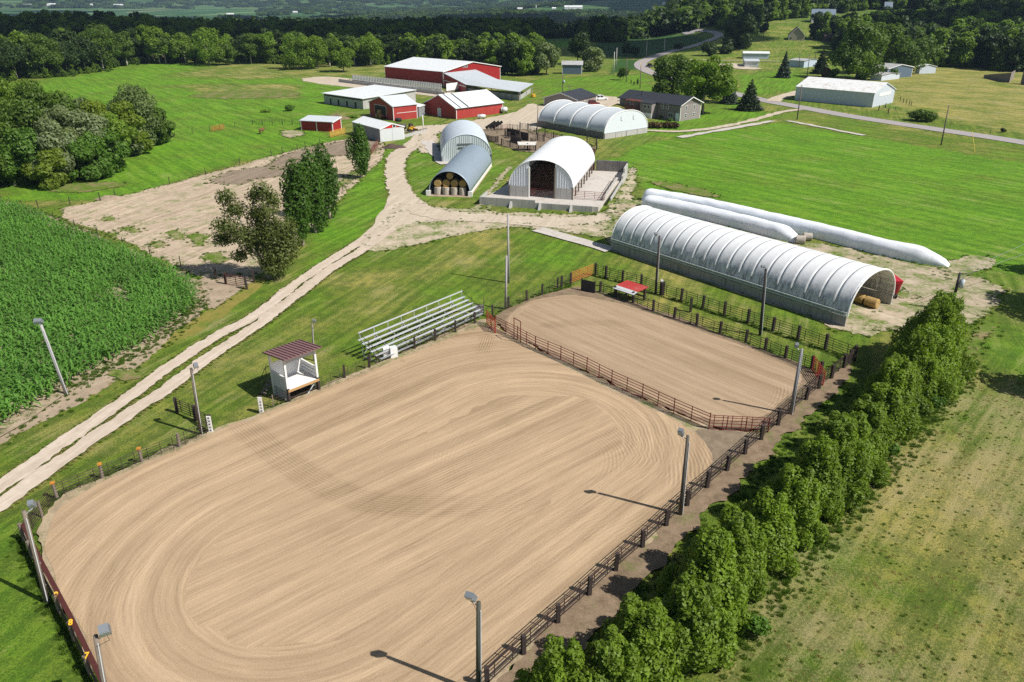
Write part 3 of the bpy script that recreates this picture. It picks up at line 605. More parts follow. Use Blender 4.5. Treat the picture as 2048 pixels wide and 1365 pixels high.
def gable(name, label, cat, B, A, C, eave, ridge, wall, roof, over=.35, trim=WHITE, trimw=.16, doors=(), windows=(), seams=0, group=None, base=None, roof_t=.14, kind=None, corners=True, lo_eave=None, ridge_pos=.5):
    """ridge runs along x (B->A); gable ends at x=0 and x=L. doors/windows: (side, a0, a1, z0, z1, material) with side 'x0','xL','y0','yW'"""
    T, L, W, u, w = frame(B, A, C); root = empty(name, B, label, cat, group)
    e2 = eave if lo_eave is None else lo_eave; yr = W*ridge_pos
    mb = MB(T); mb.prism([(0, -.3), (W, -.3), (W, e2), (yr, ridge), (0, eave)], 0, L); mb.build('wall', wall, root)
    k1 = (ridge-eave)/max(yr, .01); k2 = (ridge-e2)/max(W-yr, .01)
    mb = MB(T); o = over; t = roof_t
    mb.hexa([(-o, -o, eave-o*k1+.02), (L+o, -o, eave-o*k1+.02), (L+o, yr, ridge+.02), (-o, yr, ridge+.02), (-o, -o, eave-o*k1+t+.02), (L+o, -o, eave-o*k1+t+.02), (L+o, yr, ridge+t+.02), (-o, yr, ridge+t+.02)])
    if W-yr > .05: mb.hexa([(-o, yr, ridge+.02), (L+o, yr, ridge+.02), (L+o, W+o, e2-o*k2+.02), (-o, W+o, e2-o*k2+.02), (-o, yr, ridge+t+.02), (L+o, yr, ridge+t+.02), (L+o, W+o, e2-o*k2+t+.02), (-o, W+o, e2-o*k2+t+.02)])
    ro = mb.build('roof', roof, root)
    if seams:
        mb = MB(T); n = int(L/seams)
        for i in range(1, n):
            x = L*i/n
            mb.beam((x, -o, eave-o*k1+t+.04), (x, yr, ridge+t+.04), .06, .05)
            if W-yr > .05: mb.beam((x, W+o, e2-o*k2+t+.04), (x, yr, ridge+t+.04), .06, .05)
        q = mb.build('roof_rib', roof, ro); q['kind'] = 'stuff'
    if trim and corners:
        for x, y, z in ((0, 0, eave), (L, 0, eave), (0, W, e2), (L, W, e2)):
            mb = MB(T); h = trimw; mb.box(x-.03 if x == 0 else x-h, x+h if x == 0 else x+.03, y-.03 if y == 0 else y-h, y+h if y == 0 else y+.03, -.1, z-.05); mb.build('corner_trim', trim, root)
        for x in (-o, L+o):
            mb = MB(T); s = -.04 if x < 0 else .04
            mb.beam((x+s, -o, eave-o*k1), (x+s, yr, ridge+.0), .06, .24)
            if W-yr > .05: mb.beam((x+s, W+o, e2-o*k2), (x+s, yr, ridge+.0), .06, .24)
            mb.build('rake_trim', trim, root)
    def panel(side, a0, a1, z0, z1, d, nm, mt, par):
        mb = MB(T)
        if side == 'x0': mb.box(-d, .05, a0, a1, z0, z1)
        elif side == 'xL': mb.box(L-.05, L+d, a0, a1, z0, z1)
        elif side == 'y0': mb.box(a0, a1, -d, .05, z0, z1)
        else: mb.box(a0, a1, W-.05, W+d, z0, z1)
        return mb.build(nm, mt, par)
    for s, a0, a1, z0, z1, mt in doors:
        f = panel(s, a0-.12, a1+.12, z0, z1+.12, .05, 'door', WHITE, root); panel(s, a0, a1, z0, z1, .08, 'door_leaf', mt, f)
    for s, a0, a1, z0, z1 in windows:
        f = panel(s, a0, a1, z0, z1, .07, 'window', WHITE, root)
        m = (a0+a1)/2; g = .09
        if a1-a0 > 1.1:
            for p0, p1 in ((a0+g, m-g/2), (m+g/2, a1-g)): panel(s, p0, p1, z0+g, z1-g, .09, 'pane', GLASS, f)
        else:
            mz = (z0+z1)/2
            for p0, p1 in ((z0+g, mz-g/2), (mz+g/2, z1-g)): panel(s, a0+g, a1-g, p0, p1, .09, 'pane', GLASS, f)
    return root, T, L, W

def arch_profile(W, z0, H, n=24, p=1.0):
    return [(W/2-W/2*math.copysign(abs(math.cos(math.pi*i/n))**p, math.cos(math.pi*i/n)), z0+H*abs(math.sin(math.pi*i/n))**p) for i in range(n+1)]
def arch_shell(mb, W, z0, H, x0, x1, t=.08, n=24, p=1.0, seg=1, rib=0.0, sag=0.0, a0=0, a1=None):
    """open-ended vault between x0 and x1 with real thickness; rib = corrugation depth, sag = how far fabric hangs in between"""
    a1 = n if a1 is None else a1; cy = W/2; rows = []
    for j in range(seg+1):
        s = j/seg; off = rib*(1 if j % 2 else 0)-sag*math.sin(math.pi*s)
        for inner in (0, 1):
            o = off-(t if inner else 0); rows.append([(x0+(x1-x0)*s, cy+(y-cy)*(1+o/(W/2)), z0+(z-z0)*(1+o/H)) for y, z in arch_profile(W, z0, H, n, p)[a0:a1+1]])
    m = a1-a0+1; k = mb.pts([q for r in rows for q in r]); idx = lambda j, inner, i: k+(2*j+inner)*m+i
    for j in range(seg):
        for i in range(m-1):
            mb.f.append([idx(j, 0, i), idx(j+1, 0, i), idx(j+1, 0, i+1), idx(j, 0, i+1)])
            mb.f.append([idx(j, 1, i), idx(j, 1, i+1), idx(j+1, 1, i+1), idx(j+1, 1, i)])
        for i in (0, m-1): mb.f.append([idx(j, 0, i), idx(j, 1, i), idx(j+1, 1, i), idx(j+1, 0, i)])
    for j in (0, seg):
        for i in range(m-1): mb.f.append([idx(j, 0, i), idx(j, 0, i+1), idx(j, 1, i+1), idx(j, 1, i)])
    return mb
def arch_wall(mb, W, z0, H, x, t, n=24, p=1.0, ya=None, yb=None, zb=0, rib=0):
    """end wall under a vault between ya and yb; ribbed sheet as geometry when rib > 0"""
    prof = arch_profile(W, z0, H, 60, p); ya = 0 if ya is None else ya; yb = W if yb is None else yb
    top = lambda y: np.interp(y, [q[0] for q in prof], [q[1] for q in prof])-.05
    m = max(2, int((yb-ya)/.22)); Y_ = np.linspace(ya, yb, m+1)
    mb.prism([(y, zb) for y in (yb, ya)]+[(y, max(zb+.05, top(y))) for y in Y_], x, x+t)
    if rib:
        k = int((yb-ya)/rib)
        for i in range(1, k):
            y = ya+(yb-ya)*i/k; z = top(y)
            if z > zb+.3: mb.box(x-.06, x, y-.05, y+.05, zb, z-.04)
    return mb

# ---- long white fabric hoop building beside the arena
def fabric_mat(name, col, dirt, z0, z1, amt):
    m, nt, b = NT(name); n1 = noise(nt, .6, 5, .6, pos(nt)); c = mix(nt, n1, sc(col, .9), sc(col, 1.08))
    st = noise(nt, 1.0, 6, .8, pos(nt, 2.6, 2.6, .16)); g = N(nt, 'ShaderNodeNewGeometry'); s = N(nt, 'ShaderNodeSeparateXYZ'); nt.links.new(g.outputs['Position'], s.inputs[0])
    low = ramp(nt, mth(nt, 'DIVIDE', mth(nt, 'SUBTRACT', s.outputs[2], z0), z1-z0), [(0, (.75, .75, .75)), (.3, (.8, .8, .8)), (.9, (0, 0, 0))])
    f = mth(nt, 'MULTIPLY', mth(nt, 'MULTIPLY', low, ramp(nt, st, [(.44, (.12, .12, .12)), (.60, (1, 1, 1))])), amt)
    nt.links.new(mix(nt, f, c, dirt), b.inputs['Base Color']); b.inputs['Roughness'].default_value = .45; b.inputs['Specular IOR Level'].default_value = .35
    bump(nt, b, noise(nt, 1.2, 3, .5, pos(nt, 1, 1, .3)), .3, .06)
    t = N(nt, 'ShaderNodeBsdfTranslucent'); t.inputs['Color'].default_value = (.85, .80, .70, 1); ms = N(nt, 'ShaderNodeMixShader'); ms.inputs[0].default_value = 0 if 'silage' in name else .16
    nt.links.new(b.outputs[0], ms.inputs[1]); nt.links.new(t.outputs[0], ms.inputs[2]); nt.links.new(ms.outputs[0], nt.nodes['Material Output'].inputs['Surface']); return m
FAB = fabric_mat('white_fabric_cover', (.87, .885, .90), (.13, .14, .13), 1.2, 5.0, 1.0)
FAB2 = fabric_mat('pale_fabric_cover', (.66, .71, .75), (.42, .46, .48), 1.4, 6, .3)
B = G(1690, 655); A = G(1222, 500); C = G(1782, 611); T, L, W, u, w = frame(B, A, C)
root = empty('hoop_building', B, 'long white fabric hoop building with stained ribs beside the small arena', 'hoop building'); LONG = (B, T, L, W)
n = 20
for i in range(n):
    x0, x1 = L*i/n, L*(i+1)/n; mb = MB(T); arch_shell(mb, W, 1.35, 4.35, x0+.01, x1-.01, .04, 26, .92, 6, 0, .025); mb.build('fabric_panel', FAB, root, True)
for i in range(n+1):
    x = L*i/n; mb = MB(T); e = .1 if i in (0, n) else .2; pr = arch_profile(W-e, 1.35, 4.35-e*.45, 20, .92); q = [(x, y+e/2, z) for y, z in pr]
    mb.path(q, .05 if 0 < i < n else .11, 6); mb.build('hoop', WHITE if i in (0, n) else FAB, root)
for i in range(13):
    x0, x1 = L*i/13, L*(i+1)/13
    for y in (-.1, W-.1):
        mb = MB(T); mb.box(x0+.02, x1-.02, y, y+.2, -.2, 1.25-.02*(i % 2)); mb.build('wall_panel', CONC if y > 0 else CONC_M, root)
GREENISH = M('greenish_steel_trim', (.44, .49, .47), .6, .15, 2)
for y, z in ((-.16, 1.45), (-.20, 1.75), (W+.1, 1.4)):
    mb = MB(T); mb.beam((0, y, z), (L, y, z), .10, .16); mb.build('base_rail', GREENISH, root)
for k in range(5):
    z = 1.6+k*.8; pr = arch_profile(W, 1.35, 4.3, 60, .92); y = [q for q in pr if q[0] > W/2 and q[1] >= z]; yy = max(q[0] for q in y)
    mb = MB(T); mb.tube((.1, yy-.2, z), (L, yy-.2, z), .035, 5); mb.build('purlin', STEEL, root)
mb = MB(T); mb.box(-3.2, L+.5, -.5, W+.3, -.1, .07); tag(mb.build('concrete_floor', m_straw, None, loc=B), kind='structure')
def bale(loc, r, l, rz=0, standing=False, mat=HAY, label='round bale', group=None, name='hay_bale'):
    mb = MB(); n = 18; k = 3; j = lambda: random.uniform(.96, 1.03)
    rings = [(-.5, .90), (-.46, 1.0), (.0, 1.01), (.46, 1.0), (.5, .90)]; ks = []
    for a, s in rings:
        P = [(a*l, math.cos(2*math.pi*i/n)*r*s*j(), math.sin(2*math.pi*i/n)*r*s*j()*.97) for i in range(n)]; ks.append(mb.pts(P))
    for a, b in zip(ks, ks[1:]):
        for i in range(n): mb.f.append([a+i, a+(i+1) % n, b+(i+1) % n, b+i])
    body = mb.mesh('wrap', mat, False)
    root = empty(name, loc, label, 'hay bale', group, rz); q = Matrix.Rotation(math.pi/2, 4, 'Y') if standing else Matrix()
    o = inst('wrap', body, root, (0, 0, l/2 if standing else r*.96)); o.rotation_euler = q.to_euler()
    for s in (-.5, .5):
        mb = MB(); P = [(s*l*1.0, 0, 0)]
        for rr, d in ((.35, .015), (.62, 0), (.80, .012), (.9, 0)):
            P += [((s*l)+(d+random.uniform(0, .03))*(1 if s > 0 else -1), math.cos(2*math.pi*i/n)*r*rr, math.sin(2*math.pi*i/n)*r*rr*.97) for i in range(n)]
        k0 = mb.pts(P)
        for i in range(n):
            mb.f.append([k0, k0+1+i, k0+1+(i+1) % n])
            for g in range(3): mb.f.append([k0+1+g*n+i, k0+1+g*n+n+i, k0+1+g*n+n+(i+1) % n, k0+1+g*n+(i+1) % n])
        e = inst('straw_end', mb.mesh('straw_end', HAY), root, o.location); e.rotation_euler = o.rotation_euler
    return root
uz = math.atan2(u.y, u.x)
bale(Vector(B)+Vector(T(1.2, W-2.6, .08)), .62, 1.5, uz, False, HAY, 'round straw bale nearest the open mouth of the long white hoop building', 'bales inside the long hoop building')
bale(Vector(B)+Vector(T(3.0, W-2.5, .08)), .62, 1.5, uz, False, HAY, 'second straw bale back inside the long white hoop building', 'bales inside the long hoop building')
# ---- hoop barn with the concrete yard in the middle
zt = 0.95
B = G(1018, 392, zt); B.z = 0; A = G(1146, 400, zt); A.z = 0; C = G(1187, 345, zt*.6); T, L, W, u, w = frame(B, A, C)   # x across the front, y to the back
VIN = M('white_hoop_cover', (.84, .85, .86), .45, .04, .7, stain=(.6, .64, .68), stain_amt=.35)
def swap(T): return lambda x, y, z: T(y, x, z)
T2 = swap(T)                                                                   # x along the barn, y across
root = empty('hoop_barn', (B.x, B.y, 0), 'white hoop barn with a tall dark doorway and ribbed front panels on a concrete yard', 'hoop barn')
Hh = hgt(Vector(B)+Vector(T(L/2, 0, zt)), 320)
mb = MB(T2); arch_shell(mb, L, zt+1.9, Hh-1.9, -.15, W, .07, 28, .95, 22, .035); mb.build('cover', VIN, root, True)
RIBW = M('white_ribbed_steel', (.70, .74, .79), .4, .06, 1)
d0, d1 = L*.315, L*.715
for ya, yb in ((0.1, d0), (d1, L-.1)):
    mb = MB(T2); arch_wall(mb, L, zt+1.9, Hh-1.95, 0, .08, 24, .95, ya, yb, zt+2.0, .42); mb.build('end_panel', RIBW, root)
    m = 3
    for i in range(m):
        mb = MB(T2); a, b = ya+(yb-ya)*i/m, ya+(yb-ya)*(i+1)/m; mb.box(-.12, .13, a+.015, b-.015, 0, zt+2.0); mb.build('wall_panel', CONC, root)
for y in (d0, d1): mb = MB(T2); mb.box(-.14, .16, y-.12, y+.12, zt, Hh*.93); mb.build('door_post', WHITE if y == d0 else WOOD, root)
for side, y in (('l', .12), ('r', L-.12)):
    for i in range(9):
        x = W*i/8; mb = MB(T2); mb.box(x-.13, x+.13, y-.13, y+.13, 0, zt+2.1); mb.build('post', WOOD, root)
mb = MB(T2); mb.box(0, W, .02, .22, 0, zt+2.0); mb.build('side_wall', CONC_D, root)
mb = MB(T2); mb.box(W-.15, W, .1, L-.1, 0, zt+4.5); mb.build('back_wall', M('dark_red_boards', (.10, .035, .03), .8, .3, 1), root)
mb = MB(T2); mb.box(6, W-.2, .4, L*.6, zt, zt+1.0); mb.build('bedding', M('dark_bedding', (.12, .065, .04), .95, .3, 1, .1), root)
BARN = (Vector((B.x, B.y, 0)), T, L, W, zt)
def pipe_gate(parent_or_none, P, Q, z0, z1, rails, mat, name='pipe_gate', label=None, cat='gate', r=.035, ups=(0, .5, 1)):
    P = Vector(P); Q = Vector(Q); root = parent_or_none or empty(name, (P.x, P.y, P.z), label, cat); o = Vector(root.location) if parent_or_none is None else Vector((0, 0, 0))
    P = P-o; Q = Q-o
    for i in range(rails):
        z = z0+(z1-z0)*i/(rails-1); mb = MB(); mb.tube(P+Vector((0, 0, z)), Q+Vector((0, 0, z)), r, 5); mb.build('rail', mat, root)
    for t in ups: mb = MB(); q = P.lerp(Q, t); mb.tube(q+Vector((0, 0, z0-.05)), q+Vector((0, 0, z1+.03)), r*1.15, 5); mb.build('upright', mat, root)
    return root
W0 = lambda x, y, z=0: Vector((B.x, B.y, 0))+Vector(T(x, y, z))
pipe_gate(None, W0(d0, .5, zt), W0(d1, .5, zt), .3, 1.5, 6, PIPE_R, label='maroon pipe gate across the doorway of the hoop barn')
pipe_gate(None, W0(L+.2, .6, zt), W0(L+5.6, .6, zt), .25, 1.5, 5, PIPE_R, label='maroon pipe gate beside the hoop barn posts', ups=(0, .33, .67, 1))
# concrete yard: floor, low front wall with buttresses, back and side walls, feed rail
mb = MB(T2); mb.hexa([(-3.9, -4.2, -.2), (-3.9, L+5.2, -.2), (W+.5, L+6.6, -.2), (W+.5, -.5, -.2), (-3.9, -4.2, zt), (-3.9, L+5.2, zt), (W+.5, L+6.6, zt), (W+.5, -.5, zt)])
tag(mb.build('concrete_yard', m_pad, None, loc=(B.x, B.y, 0)), kind='structure')
root = empty('retaining_wall', W0(0, -4.1), 'low grey concrete retaining wall with buttresses in front of the hoop barn', 'wall')
tr = lambda f: (lambda x, y, z: tuple(Vector(T(x, y, z))-Vector(T(0, -4.1, 0))))
TT = tr(T)
for i in range(4):
    a, b = -4.4+i*5.15, -4.4+(i+1)*5.15-.02; mb = MB(TT); mb.box(a, b, -4.25, -3.92, -.2, zt+(.55 if i < 2 else .1)); mb.build('wall_panel', CONC, root)
for x in (1.3, 6.6, 12.2):
    mb = MB(TT); mb.prism([(-4.25, 0), (-5.3, 0), (-4.25, zt+.1)], x, x+.4, 'x'); mb.build('buttress', CONC, root)
mb = MB(TT); mb.box(-4.4, -4.1, -3.9, .0, -.2, zt+.55); mb.build('wall_panel', CONC, root)
root = empty('yard_wall', W0(L+.3, W), 'dark stained concrete wall closing the back of the hoop barn yard', 'wall')
TT = lambda x, y, z: tuple(Vector(T(x, y, z))-Vector(T(L+.3, W, 0)))
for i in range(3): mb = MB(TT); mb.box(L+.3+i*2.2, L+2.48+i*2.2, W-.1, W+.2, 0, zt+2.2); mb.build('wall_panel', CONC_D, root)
for i in range(3): mb = MB(TT); mb.box(L+6.6, L+6.9, W-8.4+i*2.8, W-5.63+i*2.8, 0, zt+1.9-(.9 if i == 0 else 0)); mb.build('wall_panel', CONC, root)
root = empty('feed_bunk', W0(L+5.4, 1), 'concrete feed bunk with dark pipe rails along the hoop barn yard', 'feed bunk')
TT = lambda x, y, z: tuple(Vector(T(x, y, z))-Vector(T(L+5.4, 1, 0)))
for x in (L+5.2, L+6.6): mb = MB(TT); mb.hexa([(x, .6, zt), (x+.22, .6, zt), (x+.42, W-9, zt), (x+.2, W-9, zt), (x, .6, zt+.55), (x+.22, .6, zt+.55), (x+.42, W-9, zt+.55), (x+.2, W-9, zt+.55)]); mb.build('curb', CONC, root)
for z in (.8, 1.15): mb = MB(TT); mb.tube((L+5.3, .6, zt+z), (L+5.5, W-9, zt+z), .05, 5); mb.build('rail', PIPE_D, root)
for i in range(6): y = .8+i*(W-10)/5; mb = MB(TT); mb.tube((L+5.32+.03*i, y, zt), (L+5.32+.03*i, y, zt+1.3), .06, 5); mb.build('post', PIPE_D, root)
# ---- hay quonset
B = G(858, 391); A = G(940, 393.5); C = G(997, 333); T, L, W, u, w = frame(B, A, C); T2 = swap(T); Hh = hgt(Vector(B)+Vector(T(L/2, 0, 0)), 343)
root = empty('hay_shed', B, 'small grey arched shed stacked full of round hay bales', 'hay shed'); HS = (B, T, L, W)
GREYA = M('grey_arch_steel', (.26, .32, .38), .45, .08, .6, stain=(.18, .22, .26), stain_amt=.4, metal=.15)
mb = MB(T2); arch_shell(mb, L, .75, Hh-.75, 0, W, .07, 24, 1.0, 44, .03); mb.build('cover', GREYA, root, True)
for y0 in (0, L-.25):
    for i in range(10): mb = MB(T2); mb.box(W*i/10+.02, W*(i+1)/10-.02, y0, y0+.25, 0, .78); mb.build('wall_panel', WHITE if y0 else CONC, root)
for y0 in (-.5, L-.3): mb = MB(T2); mb.box(-.25, .3, y0, y0+.75, 0, .95); mb.box(-.05, .28, y0-.08, y0+.1, .0, .7); mb.build('end_block', WHITE, root)
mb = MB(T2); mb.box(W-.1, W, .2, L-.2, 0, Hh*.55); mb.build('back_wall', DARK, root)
mb = MB(T); mb.box(-.2, L+.2, -.9, W, -.1, .06); tag(mb.build('hay_shed_floor', m_soil, None, loc=B), kind='structure')
ang = math.atan2(u.y, u.x)
names = ['leftmost of the four standing bales', 'second from left of the four standing bales', 'third from left of the four standing bales', 'rightmost of the four standing bales']
sp = (L-1.5)/4
for i in range(4):
    bale(Vector(B)+Vector(T(.75+sp*(i+.5), .9, .06)), sp*.44, 1.45, ang, True, HAYW, names[i]+' in the grey arched hay shed', 'bales in the grey arched hay shed')
for i, nm in enumerate(('left bright-ended bale on the standing row', 'bale lying second from left on the standing row', 'bale lying third from left on the standing row', 'right bale lying on the standing row')):
    bale(Vector(B)+Vector(T(.85+sp*(i+.48), 1.2+.25*(i > 0), 1.52)), sp*.45, 1.5, ang+math.pi/2, False, HAY, nm+' inside the grey arched hay shed', 'bales in the grey arched hay shed')
bale(Vector(B)+Vector(T(L*.5, 1.6, 2.95)), .66, 1.5, ang+math.pi/2, False, HAY, 'topmost bale under the crown of the grey arched hay shed', 'bales in the grey arched hay shed')
# ---- quonset with ribbed closed front
B = G(883, 325); A = G(984, 323); C = G(858, 291); T, L, W, u, w = frame(B, A, C); T2 = swap(T); W = (C-B).length*1.0; Hh = hgt(Vector(B)+Vector(T(L/2, 0, 0)), 269)
W = abs((C-B).dot(w)); root = empty('quonset_shed', B, 'silver arched shed with a closed ribbed front behind the hay shed', 'shed')
mb = MB(T2); arch_shell(mb, L, 1.2, Hh-1.2, -.1, W, .07, 26, 1.0, 34, .03); mb.build('cover', M('silver_arch_steel', (.60, .66, .72), .4, .06, .6, stain=(.45, .5, .55), stain_amt=.3, metal=.1), root, True)
SHEET = M('pale_ribbed_sheet', (.58, .64, .66), .45, .06, 1)
for ya, yb in ((.1, L*.34), (L*.34, L*.60), (L*.60, L-.1)):
    mb = MB(T2); arch_wall(mb, L, 1.2, Hh-1.25, 0, .08, 24, 1.0, ya+.01, yb-.01, 0, .38); mb.build('end_panel', SHEET, root)
mb = MB(T2); mb.box(-.2, .0, L*.33, L*.62, 3.9, 4.15); mb.box(-.22, 0, L*.34, L*.60, 3.2, 3.35); mb.build('door_track', M('grey_track', (.2, .21, .2), .6), root)
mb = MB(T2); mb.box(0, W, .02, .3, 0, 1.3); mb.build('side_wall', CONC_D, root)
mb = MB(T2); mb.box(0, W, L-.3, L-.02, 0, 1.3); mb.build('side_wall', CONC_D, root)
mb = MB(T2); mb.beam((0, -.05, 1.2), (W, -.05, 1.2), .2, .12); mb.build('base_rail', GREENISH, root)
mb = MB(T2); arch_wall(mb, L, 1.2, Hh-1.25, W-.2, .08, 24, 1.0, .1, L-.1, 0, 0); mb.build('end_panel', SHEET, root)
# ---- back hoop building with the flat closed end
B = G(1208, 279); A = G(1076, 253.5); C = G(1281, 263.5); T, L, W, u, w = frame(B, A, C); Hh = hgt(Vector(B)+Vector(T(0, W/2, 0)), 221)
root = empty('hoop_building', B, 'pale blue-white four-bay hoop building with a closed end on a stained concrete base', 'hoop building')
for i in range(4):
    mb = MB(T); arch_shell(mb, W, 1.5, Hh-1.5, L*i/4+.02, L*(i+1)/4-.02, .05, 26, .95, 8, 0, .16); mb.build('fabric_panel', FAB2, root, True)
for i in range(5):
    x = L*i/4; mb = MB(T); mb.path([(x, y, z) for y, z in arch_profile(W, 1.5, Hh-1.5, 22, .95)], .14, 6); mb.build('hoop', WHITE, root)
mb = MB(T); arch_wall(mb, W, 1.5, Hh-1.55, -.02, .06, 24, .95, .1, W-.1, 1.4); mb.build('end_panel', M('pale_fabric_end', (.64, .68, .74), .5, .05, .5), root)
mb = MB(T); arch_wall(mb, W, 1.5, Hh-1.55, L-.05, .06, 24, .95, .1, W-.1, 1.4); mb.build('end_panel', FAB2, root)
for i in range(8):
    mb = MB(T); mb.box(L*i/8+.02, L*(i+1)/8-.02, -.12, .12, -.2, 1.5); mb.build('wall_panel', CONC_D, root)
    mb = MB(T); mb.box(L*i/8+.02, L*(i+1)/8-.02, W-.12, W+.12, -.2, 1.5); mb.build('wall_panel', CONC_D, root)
for i in range(4): mb = MB(T); mb.box(-.12, .12, W*i/4+.13, W*(i+1)/4-.02, -.2, 1.3); mb.build('wall_panel', CONC, root)
for y in (W*.36, W*.64): mb = MB(T); mb.beam((-.1, y, 4.2), (-.1, y, 5.2), .08, .08); mb.beam((-.1, y, 4.2), (-.1, y+.6, 4.2), .06, .06); mb.build('vent_hook', STEEL, root)
# ---- red barns
BLUEDOOR = M('white_door_leaf', (.6, .66, .70), .5, .05)
def gb(name, label, B, A, C, eave, ridge, wall, roof, **k): return gable(name, label, k.pop('cat', 'barn'), B, A, C, eave, ridge, wall, roof, **k)
B = G(887, 172); gb('red_barn', 'largest red barn with a wide white roof behind the feed lot', B, G(771, 159.5), G(995.5, 158.5), 5.4, hgt((G(941, 165)), 124), RED, ROOFW, over=.4,
   windows=[('x0', 11.5, 12.6, 6.2, 7.5), ('x0', 13.1, 14.2, 6.2, 7.5)])
# low open extension on its gable side
def ext():
    P = [(887, 146.5, 5.2), (951, 139.5, 5.6), (995.5, 159.0, 4.2), (1067, 167.5, 3.3), (1038, 184, 3.2), (932, 169.5, 3.3)]
    V = [G(x, y, z) for x, y, z in P]
    root = empty('loafing_shed', (V[0].x, V[0].y, 0), 'low open-sided cattle shed roof joined to the largest red barn', 'shed'); o = Vector((V[0].x, V[0].y, 0)); Q = [v-o for v in V]
    mb = MB(); mb.slab([Q[0], Q[5], Q[4], Q[3], Q[2]], .15); mb.slab([Q[0], Q[2], Q[1]], .15); mb.build('roof', ROOFG, root)
    d = Vector((0, .3, 0)); mb = MB()
    a, b = Q[0]+d, Q[5]+d; mb.hexa([(a.x, a.y, 0), (b.x, b.y, 0), (b.x, b.y+.2, 0), (a.x, a.y+.2, 0), (a.x, a.y, a.z-.2), (b.x, b.y, b.z-.25), (b.x, b.y+.2, b.z-.25), (a.x, a.y+.2, a.z-.2)]); mb.build('wall', RED, root)
    mb = MB(); mb.beam((a.x, a.y-.05, 2.4), (b.x, b.y-.05, 2.4), .06, .25); mb.build('wall_trim', WHITE, root)
    mb = MB(); mb.box(a.x-.15, a.x+.15, a.y-.12, a.y+.1, 0, a.z-.2); mb.build('corner_trim', WHITE, root)
    for i in range(9):
        t = i/8; p = Q[5].lerp(Q[4], t); mb = MB(); mb.box(p.x-.12, p.x+.12, p.y+.2, p.y+.44, 0, p.z-.1); mb.build('post', WOOD, root)
    for i in range(3):
        p = Q[4].lerp(Q[3], (i+.2)/2.4); mb = MB(); mb.box(p.x-.12, p.x+.12, p.y+.2, p.y+.44, 0, p.z-.1); mb.build('post', STEEL, root)
    mb = MB(); p, q = Q[5]+Vector((0, 1.5, 0)), Q[4]+Vector((0, 1.5, 0)); mb.hexa([(p.x, p.y, 0), (q.x, q.y, 0), (q.x, q.y+.3, 0), (p.x, p.y+.3, 0), (p.x, p.y, 1.9), (q.x, q.y, 1.9), (q.x, q.y+.3, 1.9), (p.x, p.y+.3, 1.9)]); mb.build('low_wall', CONC, root)
    mb = MB(); p, q = Q[4]+Vector((0, 1.5, 0)), Q[3]+Vector((-1, 0, 0)); mb.hexa([(p.x, p.y, 0), (q.x, q.y, 0), (q.x, q.y+.3, 0), (p.x, p.y+.3, 0), (p.x, p.y, 1.6), (q.x, q.y, 1.6), (q.x, q.y+.3, 1.6), (p.x, p.y+.3, 1.6)]); mb.build('low_wall', CONC, root)
ext()
B = G(913, 239); rt, T, L, W = gb('red_barn', 'long low red barn with dark roof strips and a white door', G(913, 239), G(1005.5, 226.5), G(848, 228), 3.2, hgt(G(880, 233), 190), REDW, ROOFW, over=.35, doors=[('x0', 7.5, 9.0, 0, 2.4, BLUEDOOR)], seams=0)
k = (hgt(G(880, 233), 190)-3.2)/(W/2); DG = M('dark_skylight', (.09, .12, .13), .4)
for a, b in ((1.2, 1.75), (4.2, 4.95)):
    mb = MB(T); mb.hexa([(a, -.3, 3.2-.3*k+.17), (b, -.3, 3.2-.3*k+.17), (b, W/2-.1, 3.2+(W/2-.1)*k+.17), (a, W/2-.1, 3.2+(W/2-.1)*k+.17), (a, -.3, 3.2-.3*k+.2), (b, -.3, 3.2-.3*k+.2), (b, W/2-.1, 3.2+(W/2-.1)*k+.2), (a, W/2-.1, 3.2+(W/2-.1)*k+.2)]); mb.build('skylight', DG, rt)
mb = MB(T); mb.box(-.3, L+.3, -.42, -.3, 3.0, 3.15); mb.build('gutter', DG, rt)
HBW = frame(G(787.5, 242), G(835, 236.5), G(728, 233))[2]; B = G(787.5, 242); rt, T, L, W = gb('red_barn', 'red hay barn with a grey roof and open doorway showing bales', B, G(835, 236.5), G(728, 233), 4.1, hgt(G(757, 238), 195), REDW, ROOFG, over=.3, doors=[('x0', HBW*.29, HBW*.76, 0, 3.7, DARK)])  # open doorway is a dark panel on solid wall, interior shade in its colour
mb = MB(T); mb.box(1.2, L-.3, -.06, .02, 2.0, 2.12); mb.build('wall_trim', WHITE, rt)
HB = (B, T, L, W)
for i, (y, z, lb) in enumerate(((HBW*.46, 0, 'lower right'), (HBW*.60, 0, 'lower left'), (HBW*.53, 1.2, 'upper'))):
    bale(Vector(B)+Vector(T(-.35+.2*(i == 2), y, z)), .68, 1.4, math.atan2(T(1, 0, 0)[1], T(1, 0, 0)[0]), False, HAY, lb+' round straw bale in the doorway of the red hay barn', 'bales in the red hay barn')
B = G(666, 264.5); gable('red_lean_shed', 'small red three-sided shed with a sloping pale roof in the pasture', 'shed', B, G(603, 261), G(684, 259), 2.6, 3.3, RED, ROOFG, over=.3, ridge_pos=1.0, lo_eave=3.3, trimw=.2)
T, L, W, u, w = frame(B, G(603, 261), G(684, 259)); mb = MB(T); mb.box(L/2-.12, L/2+.12, -.05, .02, 0, 2.5); mb.build('centre_post', WHITE, None, loc=B); q = bpy.data.objects['centre_post']; q.parent = bpy.data.objects['red_lean_shed']; q.location = (0, 0, 0)
GREYW = M('grey_board_wall', (.25, .26, .27), .8, .2, 1, stain=(.14, .14, .14), stain_amt=.6, streak=True)
